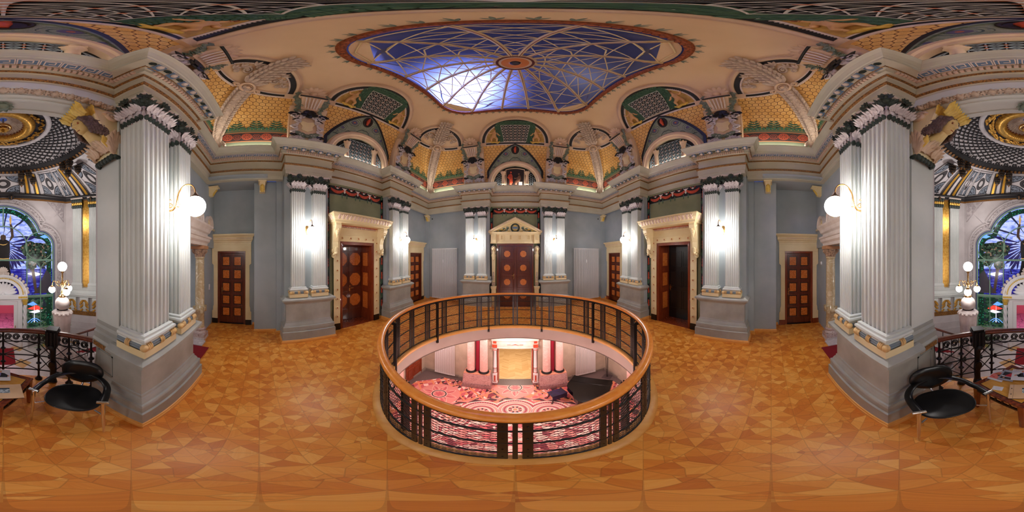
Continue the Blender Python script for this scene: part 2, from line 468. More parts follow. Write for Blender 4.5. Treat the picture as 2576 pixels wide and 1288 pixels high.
# --- walls
PIER0, PIER1, OP, OB = 1.02, 2.12, 3.75, 3.92
def L2(k, s, o): return sp(k, s, o)[:2]
DOORS = {0: (.75, 2.62), 1: (.60, 2.52), 3: (.60, 2.52)}
SKIRT = []
for k in (0, 1, 3):
    hw, hh = DOORS[k]
    w_ = MB()
    wallbox(w_, L2(k, 1.02, OB), L2(k, -1.02, OB), 0, 4.2, .2, 1, [(1.02-hw, 1.02+hw, hh)])
    for sg in (1, -1):
        a, b = (PIER0, PIER1) if sg > 0 else (-PIER1, -PIER0)
        w_.ez([L2(k, a, OP), L2(k, b, OP), L2(k, b, 4.4), L2(k, a, 4.4)], 0, 4.2, 0)
    if k == 0:
        for sg in (1, -1):
            p, q = (L2(0, 4.25, 4.25), L2(0, 2.12, 4.25)) if sg > 0 else (L2(0, -2.12, 4.25), L2(0, -4.25, 4.25))
            wallbox(w_, p, q, 0, 4.3, .15)
            SKIRT.append([p, q])
            # shallow vertical strip beside the corner
            a, b = sorted((sg*2.14, sg*2.34)); w_.ez([L2(0, a, 4.2), L2(0, b, 4.2), L2(0, b, 4.27), L2(0, a, 4.27)], 0, 4.2)
            a, b = sorted((sg*4.02, sg*4.25)); w_.ez([L2(0, a, 4.21), L2(0, b, 4.21), L2(0, b, 4.27), L2(0, a, 4.27)], 0, 4.2)
    else:
        m = 1 if k == 1 else -1           # m*s > 0 lies towards the far wall
        # far corner with its small door
        P0, P1 = (m*4.25, 4.25), (m*2.12, 4.25)
        p, q = (L2(k, *P0), L2(k, *P1)) if m > 0 else (L2(k, *P1), L2(k, *P0))
        if m > 0: wallbox(w_, p, q, 0, 4.3, .15, 0, [(4.25-3.84, 4.25-2.92, 2.26)])
        else: wallbox(w_, p, q, 0, 4.3, .15, 0, [(2.92-2.12, 3.84-2.12, 2.26)])
        # near corner: projecting strip, return, deep recess with the small door
        S = lambda s, o: L2(k, m*s, o)
        w_.ez([S(-2.12, 4.12), S(-2.26, 4.12), S(-2.26, 4.4), S(-2.12, 4.4)], 0, 4.2)
        w_.ez([S(-2.26, 4.25), S(-2.83, 4.25), S(-2.83, 4.9), S(-2.26, 4.9)], 0, 4.2)
        p, q = S(-2.83, 4.75), S(-4.9, 4.75)
        if m < 0: p, q = q, p
        L = 4.9-2.83; a, b = 3.10-2.83, 3.93-2.83
        if m < 0: a, b = L-b, L-a
        wallbox(w_, p, q, 0, 4.2, .15, 0, [(a, b, 2.26)])
        w_.ez([S(-2.5, 3.8), S(-4.9, 3.8), S(-4.9, 4.9), S(-2.5, 4.9)], 4.16, 4.22)      # soffit over the recess
        SKIRT.append([S(-2.14, 4.12), S(-2.26, 4.12), S(-2.26, 4.25), S(-2.83, 4.25), S(-2.83, 4.75), S(-2.9, 4.75)][::(1 if m < 0 else -1)][::-1] if m > 0 else [S(-2.9, 4.75), S(-2.83, 4.75), S(-2.83, 4.25), S(-2.26, 4.25), S(-2.26, 4.12), S(-2.14, 4.12)])
    struct(w_.build('wall_'+SIDES[k], [BLUE, OLIVE]))
# near wall: two pier bodies with the jambs of the wide opening, the corners over the arcades, corridor walls behind
w_ = MB()
for sg in (1, -1):
    a, b = sorted((sg*1.13, sg*2.35)); P = lambda s, o: L2(2, s, o)
    w_.ez([P(a, OP), P(b, OP), P(b, 4.36), P(a, 4.36)], 0, 4.2)
    a, b = sorted((sg*1.09, sg*1.6)); w_.ez([P(a, 3.97), P(b, 3.97), P(b, 4.37), P(a, 4.37)], 0, 4.2, 1)
    a, b = sorted((sg*2.3, sg*4.9)); w_.ez([P(a, 4.05), P(b, 4.05), P(b, 4.25), P(a, 4.25)], 2.35, 4.3); c, d = sorted((sg*3.80, sg*4.9)); w_.ez([P(c, 4.12), P(d, 4.12), P(d, 4.25), P(c, 4.25)], 0, 2.35)
    a, b = sorted((sg*2.1, sg*4.95)); w_.ez([P(a, 4.25), P(b, 4.25), P(b, 5.0), P(a, 5.0)], 2.6, 2.65, 2)
    a, b = sorted((sg*4.73, sg*4.85)); w_.ez([P(a, 4.24), P(b, 4.24), P(b, 5.1), P(a, 5.1)], 0, 2.7, 0)
    a, b = sorted((sg*2.02, sg*2.12)); w_.ez([P(a, 4.5), P(b, 4.5), P(b, 5.0), P(a, 5.0)], 0, 2.7, 0)
# lintel over the wide opening
w_.ez([L2(2, -1.3, 3.9), L2(2, 1.3, 3.9), L2(2, 1.3, 4.36), L2(2, -1.3, 4.36)], 4.125, 4.3, 1)
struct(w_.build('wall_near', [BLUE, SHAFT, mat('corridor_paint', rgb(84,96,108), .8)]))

# --- oak skirting
sk = MB()
KP = [(0,0),(.018,0),(.018,.06),(.010,.075),(0,.08)]
for pth in SKIRT: sk.sweep(pth, KP)
for k in (0, 1, 3):
    hw = DOORS[k][0]+.24
    for a, b in ((1.02, hw), (-hw, -1.02)): sk.sweep([L2(k, a, OB), L2(k, b, OB)], KP)
for k, m in ((1, 1), (3, -1)):
    p, q = [L2(k, m*4.25, 4.25), L2(k, m*4.0, 4.25)], [L2(k, m*2.78, 4.25), L2(k, m*2.12, 4.25)]
    for t in (p, q): sk.sweep(t if m > 0 else t[::-1], KP)
    t = [L2(k, m*-4.09, 4.75), L2(k, m*-4.7, 4.75)]; sk.sweep(t if m > 0 else t[::-1], KP)
struct(sk.build('baseboard_1', OAK))

# --- entablature: one mitred moulding round the hall, broken forward over the eight piers
EO, EPJ = 3.93, 3.56
EP = []
for k in (0, 1, 2, 3):
    for s, o in ((2.12, EO), (2.12, EPJ), (1.0, EPJ), (1.0, EO), (-1.0, EO), (-1.0, EPJ), (-2.12, EPJ), (-2.12, EO), (-EO, EO)):
        EP.append(L2(k, s, o))
PROF = [(-.12,4.13),(0,4.13),(0,4.23),(.015,4.235),(.015,4.36),(.02,4.37),(.045,4.41),(0,4.44),(0,4.66),(.02,4.67),(.03,4.70),(.085,4.705),(.085,4.785),(.12,4.795),(.22,4.825),(.22,4.895),(.235,4.905),(.245,4.93),(.275,4.985),(.305,5.02),(.31,5.03),(.31,5.06),(-.08,5.09)]
mi = [0]*(len(PROF)-1)
for i, (p, z) in enumerate(PROF[:-1]):
    if z >= 4.82: mi[i] = 1
ent = MB().sweep(EP, PROF, True, mi); ENT = struct(ent.build('trim_3', [STONE, CORN]))
def strip(prof, m, name): o = MB().sweep(EP, prof, True).build(name, m, ENT); return o
strip([(.02,4.375),(.045,4.385),(.055,4.405),(.045,4.425),(.005,4.435)], GILT, 'gold_bead')
strip([(.02,4.672),(.045,4.68),(.045,4.70),(.03,4.703)], GILT, 'gold_fillet')
strip([(.305,5.02),(.318,5.03),(.318,5.052),(.305,5.06)], CORN, 'crown_fillet')
strip([(.118,4.787),(.13,4.79),(.13,4.80),(.12,4.81)], GILT, 'red_gold_fillet')
def along(path, closed=True):
    n = len(path)
    for i in range(n if closed else n-1):
        a, b = path[i], path[(i+1) % n]; L = hypot(b[0]-a[0], b[1]-a[1]); yield a, b, L, ((b[0]-a[0])/L, (b[1]-a[1])/L)
dn = MB()
for a, b, L, d in along(EP):
    n = max(1, int((L+.12)/.052)); nx, ny = -d[1], d[0]
    for i in range(n):
        q = (i+.5)/n*(L) ; w2 = .016
        P = [(a[0]+d[0]*(q+e)+nx*r, a[1]+d[1]*(q+e)+ny*r) for e, r in ((-w2,.08),(w2,.08),(w2,.115),(-w2,.115))]
        dn.ez(P, 4.712, 4.775)
dn.build('dentils', PINKST, ENT)
# slate key pattern under the cornice of the bays and corners
KEY = [((0,0),(.11,0)),((.11,0),(.11,.07)),((.11,.07),(.035,.07)),((.035,.07),(.035,.03)),((.035,.03),(.075,.03)),((0,0),(0,.085)),((0,.085),(.14,.085)),((.14,.085),(.14,0))]
kb, kl = MB(), MB()
for i, (a, b, L, d) in enumerate(along(EP)):
    if L < .6: continue
    pier = abs(L-1.12) < .02
    nx, ny = -d[1], d[0]
    def W(q, r, z): return (a[0]+d[0]*q+nx*r, a[1]+d[1]*q+ny*r, z)
    if not pier:
        q0, q1 = .12, L-.12
        zz = lambda r: 4.795+(r-.12)*.3-.004
        kb.add([W(q0,.125,zz(.125)),W(q1,.125,zz(.125)),W(q1,.215,zz(.215)),W(q0,.215,zz(.215))], [(0,1,2,3)])
        n = int((q1-q0)/.155)
        for j in range(n):
            qq = q0+(q1-q0-n*.155)/2+j*.155
            for (x0, y0), (x1, y1) in KEY:
                xa, xb, ya, yb = min(x0,x1)-.005, max(x0,x1)+.005, min(y0,y1)-.005, max(y0,y1)+.005
                kl.add([W(qq+xx, .127+yy*.95, zz(.127+yy*.95)-.004) for xx, yy in ((xa,ya),(xb,ya),(xb,yb),(xa,yb))], [(0,1,2,3)])
kb.build('key_band', SLATE, ENT); kl.build('key_pattern', PALE, ENT)
# painted modillion blocks under the cornice over the piers
mo, mg, mx = MB(), MB(), MB()
for i, (a, b, L, d) in enumerate(along(EP)):
    if not abs(L-1.12) < .02: continue
    nx, ny = -d[1], d[0]
    def W(q, r, z): return (a[0]+d[0]*q+nx*r, a[1]+d[1]*q+ny*r, z)
    for j in range(7):
        q = -.13+(L+.26)*(j+.5)/7
        P = [W(q+e, r, 0)[:2] for e, r in ((-.05,.10),(.05,.10),(.05,.215),(-.05,.215))]
        mo.ez(P, 4.79, 4.822)
        mg.ball(W(q, .19, 4.785), .035, 8)
        for e in (-.11/1.2, .11/1.2):
            c = W(q+e, .165, 4.79); mx.leaf(c, (d[0], d[1], 0), (nx, ny, 0), (0, 0, -1), .06, .06, .3)
mo.build('modillion_blocks', SLATE, ENT); mg.build('modillion_buds', PALE, ENT); mx.build('modillion_leaves', DKGREEN, ENT)

# rosette band and soffit of the wide opening
mb = MB(); mb.box(-1.11, 1.11, 4.0, 4.34, 4.095, 4.125); mb.box(-1.11, 1.11, 4.06, 4.1, 4.08, 4.1); mb.box(-1.11, 1.11, 4.26, 4.30, 4.08, 4.1)
sof = mb.build('trim_4', SHAFT, loc=C0(), rz=pi); struct(sof)
rb = MB()
for i in range(15):
    x = -.95+i*1.9/14
    rb.ball((x, 3.94, 4.12), .042, 10, sz=.7)
    for q in range(8): rb.ball((x+.05*cos(q*pi/4), 3.94+.04*sin(q*pi/4), 4.12), .018, 6)
    if i < 14: rb.leaf((x+.068, 3.90, 4.115), (1,0,0), (0,1,0), (0,0,-1), .03, .08, .2)
rb.build('rosette_band', MAUVE, sof)
bs = MB(); bs.ball((0, 4.2, 4.07), .06, 12, sz=.8)
for q in range(10): bs.leaf((0, 4.2, 4.09), (-sin(q*pi/5), cos(q*pi/5), 0), (cos(q*pi/5), sin(q*pi/5), 0), (0,0,-1), .06, .11, .3)
bs.build('soffit_flower', SAGE, sof)
# ================================================================ PILASTER PIERS AND WALL LAMPS
def flute_poly(x0, x1, yf, yb, nf, ns_l, ns_r, r=.62):
    """cross-section of a fluted pilaster: front at yf (towards the room), back at yb"""
    P = []
    def run(ax, ay, bx, by, n):
        L = hypot(bx-ax, by-ay); tx, ty = (bx-ax)/L, (by-ay)/L; nx, ny = ty, -tx   # outward is right of travel
        P.append((ax, ay)); p = L/n
        for i in range(n):
            c = (i+.5)*p; g = p*.5*r
            for a in range(5):
                t = pi*a/4; q = c-g*cos(t); d = -g*.8*sin(t)
                P.append((ax+tx*q+nx*d, ay+ty*q+ny*d))
    if ns_l: run(x0, yb, x0, yf, ns_l)
    else: P.append((x0, yb))
    P2 = len(P)
    run(x0, yf, x1, yf, nf)
    if ns_r: run(x1, yf, x1, yb, ns_r)
    else: P.append((x1, yf))
    P.append((x1, yb)); return P
def around(x0, x1, yf, yb, prof, mb, z0=0):
    return mb.sweep([(x1, yb), (x1, yf), (x0, yf), (x0, yb)], prof, z0=z0)
def capital(parent, x0, x1, yf, yb):
    cx = (x0+x1)/2; hw = (x1-x0)/2; dp = yb-yf
    cap = MB()
    cap.frust(x0, x1, yf, yb, 3.66, x0-.015, x1+.015, yf-.015, yb, 3.93)
    faces = [((x0, yf), (x1, yf), (0,-1)), ((x0, yb), (x0, yf), (-1,0)), ((x1, yf), (x1, yb), (1,0))]
    low, up = MB(), MB()
    for (ax, ay), (bx, by), (nx, ny) in faces:
        L = hypot(bx-ax, by-ay); tx, ty = (bx-ax)/L, (by-ay)/L
        n = max(1, round(L/.052)); n2 = max(1, round(L/.085))
        for i in range(n):
            q = (i+.5)/n*L; low.leaf((ax+tx*q+nx*.002, ay+ty*q+ny*.002, 3.655), (tx,ty,0), (0,0,1), (nx,ny,0), L/n*1.05, .09, .35)
        for i in range(n2):
            q = (i+.5)/n2*L
            cap.leaf((ax+tx*q+nx*.015, ay+ty*q+ny*.015, 3.745), (tx,ty,0), (0,0,1), (nx,ny,0), L/n2*.7, .16, .42); cap.acanthus((ax+tx*q+nx*.03, ay+ty*q+ny*.03, 3.80), (tx,ty,0), (0,0,1), (nx,ny,0), L/n2*1.15, .125, .75)
            cap.ball((ax+tx*q+nx*.055, ay+ty*q+ny*.055, 3.895), .024, 8)
        for i in range(n2+1):
            q = i/n2*L; q = min(max(q, .02), L-.02)
            cap.ball((ax+tx*q+nx*.024, ay+ty*q+ny*.024, 3.85), .021, 8, 1, sz=1.2)
        n3 = max(2, round(L/.10))
        for i in range(n3):
            q = (i+.5)/n3*L
            up.acanthus((ax+tx*q+nx*.02, ay+ty*q+ny*.02, 3.92), (tx,ty,0), (0,0,1), (nx,ny,0), .13, .13, .6)
            up.ball((ax+tx*q+nx*.05, ay+ty*q+ny*.05, 3.935), .012, 6, 1)
        # rosette in the middle of the face, scroll clusters at its ends
        q = L/2; c = (ax+tx*q+nx*.085, ay+ty*q+ny*.085, 4.045)
        if L > .2:
            up.flower(c, (tx,ty,0), (0,0,1), (nx,ny,0), .075)
    for x, nx in ((x0, -1), (x1, 1)):
        d_ = (nx*.7071, -.7071, 0); up.flower((x+nx*.05, yf-.05, 4.035), (-d_[1], d_[0], 0), (0,0,1), d_, .075); up.ball((x+nx*.03, yf-.03, 3.98), .045, 8); up.acanthus((x+nx*.01, yf-.01, 3.90), (-d_[1], d_[0], 0), (0,0,1), d_, .13, .14, .6)
    o = cap.build('capital', [LILAC, BLACK], parent)
    low.build('lower_leaves', DKGREEN, o); up.build('upper_leaves', [DKGREEN, DKRED], o)
    ab = MB()
    ab.ez([(x0-.075, yf-.075), (cx-.06, yf-.035), (cx-.045, yf-.075), (cx+.045, yf-.075), (cx+.06, yf-.035), (x1+.075, yf-.075), (x1+.045, yb), (x0-.045, yb)], 4.085, 4.13)
    ab.build('abacus', PALE, o)
def pilaster(parent, x0, x1, yf, yb, nl, nr):
    MB().ez(flute_poly(x0, x1, yf, yb, 6, nl, nr), 1.40, 3.67).build('shaft', SHAFT, parent)
    b = MB(); around(x0, x1, yf, yb, [(0,1.41),(.012,1.405),(.03,1.40),(.03,1.375),(.05,1.37),(.055,1.35),(.05,1.335),(.03,1.325),(.035,1.31),(.04,1.305),(0,1.305)], b)
    bo = b.build('pilaster_base', SHAFT, parent)
    p = MB(); around(x0, x1, yf, yb, [(.02,1.25),(.055,1.25),(.055,1.17),(0,1.165)], p); p.add([(x0-.05,yf-.05,1.25),(x1+.05,yf-.05,1.25),(x1+.05,yb,1.25),(x0-.05,yb,1.25)], [(0,1,2,3)])
    p.build('cream_plinth', CREAM, bo)
    r = MB(); X0, X1, Y = x0-.035, x1+.035, yf-.035
    for z in (1.266, 1.292):
        for P, Q in (((X0,Y),(X1,Y)), ((X0,Y),(X0,yb)), ((X1,Y),(X1,yb))):
            r.tube([(P[0],P[1],z),(Q[0],Q[1],z)], .017, 8)
    def tie(x, y, ax):
        for e in (-.02, 0, .02):
            c = (x+(e if ax == 'x' else 0), y+(e if ax == 'y' else 0))
            r.tube([(c[0]+.027*(0 if ax == 'x' else cos(t)), c[1]+.027*(cos(t) if ax == 'x' else 0), 1.279+.036*sin(t)) for t in [i*pi/6 for i in range(12)]], .009, 5, 1, closed=True)
    for x in (x0+.02, (x0+x1)/2, x1-.02): tie(x, Y, 'x')
    for X in (X0, X1):
        tie(X, (yf+yb)/2, 'y')
    for X in (X0, X1): r.ball((X, Y, 1.279), .04, 10, 1)
    r.build('reed_bundle', [REED, TIE], bo)
    capital(parent, x0, x1, yf, yb)
PEDP = [(0,1.17),(.03,1.165),(.095,1.125),(.10,1.12),(.10,1.085),(.08,1.075),(.06,1.05),(.03,1.02),(.012,1.00),(.012,.985),(0,.98),(0,.57),(.012,.56),(.015,.53),(.03,.51),(.045,.475),(.05,.45),(.07,.445),(.078,.425),(.07,.41),(.075,.40),(.075,.31),(.095,.30),(.095,.07),(0,.07)]
OAKP = [(.095,.09),(.105,.085),(.112,.06),(.118,.055),(.118,0),(0,0)]
def pier(label, k, s, near=0):
    """near = +1 / -1: pier at the wide opening, its deep fluted return on local -x / +x"""
    t = thing('pilaster_pier', label, 'pilaster', sp(k, s, 3.60), SIDE_RZ[k])
    yb = .16; x0, x1 = -.54, .54
    b = MB()
    if near:
        dl, dr = (.38, .5) if near > 0 else (.5, .38)
        b.sweep([(x1, dr), (x1, 0), (x0, 0), (x0, dl)], PEDP); ok = MB().sweep([(x1, dr), (x1, 0), (x0, 0), (x0, dl)], OAKP)
        b.add([(x0,0,1.168),(x1,0,1.168),(x1,.3,1.168),(x0,.3,1.168)], [(0,1,2,3)])
    else:
        b.sweep([(x1, .3), (x1, 0), (x0, 0), (x0, .3)], PEDP); ok = MB().sweep([(x1, .3), (x1, 0), (x0, 0), (x0, .3)], OAKP)
        b.add([(x0,0,1.168),(x1,0,1.168),(x1,.3,1.168),(x0,.3,1.168)], [(0,1,2,3)])
    po = b.build('pedestal', GREY, t); ok.build('oak_foot', OAK, po)
    # raised panel edge lines on the die
    in_l = -.46 if near > 0 else -.41; 
    if near > 0:
        pilaster(t, -.52, -.12, -.01, .28, 5, 3); pilaster(t, .11, .42, -.01, .16, 3, 3)
    elif near < 0:
        pilaster(t, -.42, -.11, -.01, .16, 3, 3); pilaster(t, .12, .52, -.01, .28, 3, 5)
    else:
        pilaster(t, -.41, -.10, -.01, .16, 3, 3); pilaster(t, .10, .41, -.01, .16, 3, 3)
    if near:
        # jamb pier of the opening behind the pilaster
        j = MB(); sg = near; X = -.46*sg
        JP = [(0,1.32),(.02,1.31),(.02,1.27),(.04,1.24),(.04,1.19),(.065,1.17),(.065,1.09),(.085,1.06),(.085,.98),(.03,.96),(.03,.50),(.05,.47),(.06,.43),(.085,.40),(.085,.30),(.10,.29),(.10,0)]
        pth = [(X, .76), (X, .37), (-.35*sg, .37)] if sg > 0 else [(-.35*sg, .37), (X, .37), (X, .76)]
        pth = pth[::-1] if sg > 0 else pth[::-1]
        j.sweep(pth, JP); jo = j.build('jamb_pedestal', GREY, t)
        g = MB(); xx = X-.086*sg; a, b_ = sorted((xx, xx-.012*sg)); g.box(a, b_, .40, .72, .985, 1.045); g.build('gilt_fret', GILT, jo)
        pn = MB(); xx = X-.03*sg
        for (y0, y1, z0, z1) in ((.44,.70,.55,.565),(.44,.70,.88,.895),(.44,.455,.55,.895),(.685,.70,.55,.895)):
            a, b_ = sorted((xx, xx-.012*sg)); pn.box(a, b_, y0, y1, z0, z1)
        pn.build('panel_moulding', GREY, jo)
    return t
def wall_lamp(label, k, s):
    t = thing('wall_lamp', label, 'wall lamp', sp(k, s, 3.75, 2.70), SIDE_RZ[k], 'opal globe wall lamps between the pilasters')
    bp = MB(); P = [(-.045,-.11),(-.025,-.15),(.025,-.15),(.045,-.11),(.045,.11),(.025,.15),(-.025,.15),(-.045,.11)]
    bp.ey(P, -.018, 0); bp.ey([(x*.6, z*.8) for x, z in P], -.03, -.018)
    bp.build('backplate', BRASS, t, bevel=.003)
    a = MB()
    pts = [(0,-.02,-.01),(0,-.06,-.05),(0,-.12,-.055),(0,-.17,-.01),(0,-.185,.06),(0,-.20,.13),(0,-.24,.20),(0,-.30,.235),(0,-.36,.215),(0,-.395,.16),(0,-.40,.09)]
    sm = []
    for i in range(len(pts)-1):
        for q in range(4):
            u = q/4; p0, p1, p2, p3 = pts[max(i-1,0)], pts[i], pts[i+1], pts[min(i+2,len(pts)-1)]
            sm.append(tuple(.5*(2*p1[j]+(p2[j]-p0[j])*u+(2*p0[j]-5*p1[j]+4*p2[j]-p3[j])*u*u+(3*p1[j]-p0[j]-3*p2[j]+p3[j])*u**3) for j in range(3)))
    sm.append(pts[-1]); a.tube(sm, [.012-.005*i/len(sm) for i in range(len(sm))], 8)
    a.tube([(0, -.10+.035*cos(q)*(1-q/11), .0+.035*sin(q)*(1-q/11)) for q in [i*.5 for i in range(16)]], .006, 6)
    a.tube([(0,-.17,-.01),(0,-.20,-.03),(0,-.225,-.01),(0,-.215,.01)], .005, 6); a.tube([(0,-.075,.02),(0,-.07,.06),(0,-.095,.085),(0,-.11,.07)], .005, 6)
    a.build('arm', BRASS, t)
    c = MB().lathe([(.006,.12),(.014,.105),(.022,.09),(.05,.07),(.056,.058),(.05,.05)], 20, (0,-.40)); c.build('cap', BRONZE, t)
    MB().ball((0,-.40,-.045), .113, 24).build('globe', OPAL, t)
    return t
WHERE = {(0,1): 'right of the pedimented double door', (0,-1): 'left of the pedimented double door',
 (1,1): 'right of the octagon-panelled door', (1,-1): 'left of the octagon-panelled door',
 (3,1): 'right of the open dark door', (3,-1): 'left of the open dark door',
 (2,1): 'behind the left black armchair', (2,-1): 'behind the right black armchair'}
for (k, sg), wtxt in WHERE.items():
    near = 0 if k != 2 else sg
    pier('paired white fluted pilasters on a grey pedestal '+wtxt, k, sg*1.56, near)
    wall_lamp('lit white globe lamp on brass arm, on the pier '+wtxt, k, sg*1.57)
# ================================================================ DOORS, PORTALS, RADIATORS, ARCADES
def octo(cx, cz, r): 
    k = r*.4142; return [(cx-k,cz-r),(cx+k,cz-r),(cx+r,cz-k),(cx+r,cz+k),(cx+k,cz+r),(cx-k,cz+r),(cx-r,cz+k),(cx-r,cz-k)]
def frame4(mb, x0, x1, z0, z1, w, y0, y1, mi=0):
    mb.box(x0, x1, y0, y1, z0, z0+w, mi); mb.box(x0, x1, y0, y1, z1-w, z1, mi); mb.box(x0, x0+w, y0, y1, z0+w, z1-w, mi); mb.box(x1-w, x1, y0, y1, z0+w, z1-w, mi)
def leaf_door(parent, x0, x1, z1, y, cells, kind, m=None, burl=BURL, flip=1):
    """one door leaf, its face at y (towards the room = -y); cells = list of (x0,x1,z0,z1) panels; kind 'square' or 'octagon'"""
    b = MB(); b.box(x0, x1, y, y+.045, .01, z1)
    for (a, c, e, f) in cells:
        frame4(b, a, c, e, f, .022, y-.012, y); frame4(b, a+.03, c-.03, e+.03, f-.03, .012, y-.007, y)
    lf = b.build('leaf', m or MAHOG, parent, bevel=.003)
    p = MB(); ins = MB()
    for (a, c, e, f) in cells:
        if kind == 'octagon':
            r = min(c-a, f-e)/2-.035; p.ey(octo((a+c)/2, (e+f)/2, r), y-.009, y)
        elif kind == 'raised':
            h = min(c-a, f-e)/2; cx, cz = (a+c)/2, (e+f)/2
            b2 = h-.06; r = b2*.62
            ins.frust(cx-b2, cx+b2, y-.004, y, cz-b2, cx-b2, cx+b2, y-.004, y, cz+b2)
            frame4(ins, cx-b2*.8, cx+b2*.8, cz-b2*.8, cz+b2*.8, .014, y-.024, y)
            p.ey(octo(cx, cz, r), y-.018, y)
        else:
            ins.box(a+.045, c-.045, y-.010, y, e+.045, f-.045)
            p.box(a+.065, c-.065, y-.014, y, e+.065, f-.065)
    if ins.v: ins.build('panel_fillets', EBONY if kind == 'square' else (m or MAHOG), lf)
    p.build('burl_panels', burl, lf)
    return lf
def handle(parent, x, z, y, d=1):
    h = MB(); h.box(x-.02, x+.02, y-.008, y, z-.11, z+.11); h.tube([(x,y-.008,z+.03),(x,y-.05,z+.03),(x+.02*d,y-.06,z+.03),(x+.11*d,y-.06,z+.03)], .008, 8); h.ball((x,y-.01,z-.06), .008, 8)
    return h.build('handle', BRASS, parent)
def small_door(n, k, s, o, label, casing_label, kmat=MAHOG, dark=False, hand=1):
    c = thing('door_%d' % n, None, None, sp(k, s, o), SIDE_RZ[k]); struct(c)
    hw = .415 if abs(o-4.75) < .01 else .46
    fr = MB(); frame4(fr, -hw, hw, -.06, 2.26, .06, -.02, .12); fr.build('frame', kmat, c, bevel=.004)
    i = hw-.06; cw = (2*i-.02)/2; cells = []
    for r in range(5):
        for q in range(2):
            z0 = .20+r*.395; cells.append((-i+.02+q*cw, -i+.02+q*cw+cw-.02, z0, z0+.375))
    lf = leaf_door(c, -i, i, 2.2, .07, cells, 'square')
    handle(lf, -i+.045 if hand > 0 else i-.045, 1.05, .07, hand)
    f = MB(); f.box(-hw, hw, -.0, .2, 0, .006); f.build('threshold', EBONY, c)
    # painted casing with ears and a small cornice
    t = thing('door_casing', casing_label, 'door surround', sp(k, s, o), SIDE_RZ[k])
    b = MB(); W = .17
    a0 = hw
    P = lambda e: [(a0,.17),(a0+W,.17),(a0+W,.42),(a0+W-.03,.45),(a0+W-.03,.55),(a0+W-.05,.62),(a0+W-.05,1.85),(a0+W,1.9),(a0+W,2.26),(a0,2.26)]
    for sg in (1, -1): b.ey([(sg*x, z) for x, z in P(1)], -.045, .0)
    b.box(-a0-W, a0+W, -.045, 0, 2.26, 2.46); b.box(-a0-W+.0, a0+W, -.035, 0, 2.46, 2.56)
    ca = b.build('casing', CREAM, t, bevel=.005)
    cr = MB(); cr.sweep([(a0+W, .0), (a0+W, -.04), (-a0-W, -.04), (-a0-W, .0)], [(0,2.52),(.015,2.53),(.015,2.56),(.03,2.57),(.05,2.60),(.05,2.67),(.07,2.69),(.105,2.73),(.11,2.76),(0,2.78)]); cr.build('cornice', CREAM, t)
    dn = MB(); nn = 34
    for j in range(nn):
        x = -a0-W+(j+.5)*2*(a0+W)/nn; dn.ball((x, -.096, 2.635), .013, 6)
    dn.build('bead_row', PINKST, t)
    sc = MB()
    for sg in (1, -1):
        q0, q1 = sorted((sg*a0, sg*(a0+W))); sc.box(q0, q1, -.048, 0, .0, .17); sc.cut()
    sc.build_each('socle', EBONY if k == 1 else MAHRED, t)
small_door(1, 1, -3.515, 4.75, None, 'cream door casing around the dark burl door behind the onyx column on the left')
small_door(2, 1, 3.38, 4.25, None, 'cream door casing in the left far corner beside a tall radiator')
small_door(3, 3, -3.38, 4.25, None, 'cream door casing in the right far corner beside a tall radiator', hand=-1)
small_door(4, 3, 3.515, 4.75, None, 'cream door casing around the reddish burl door behind the onyx column on the right', kmat=MAHRED)

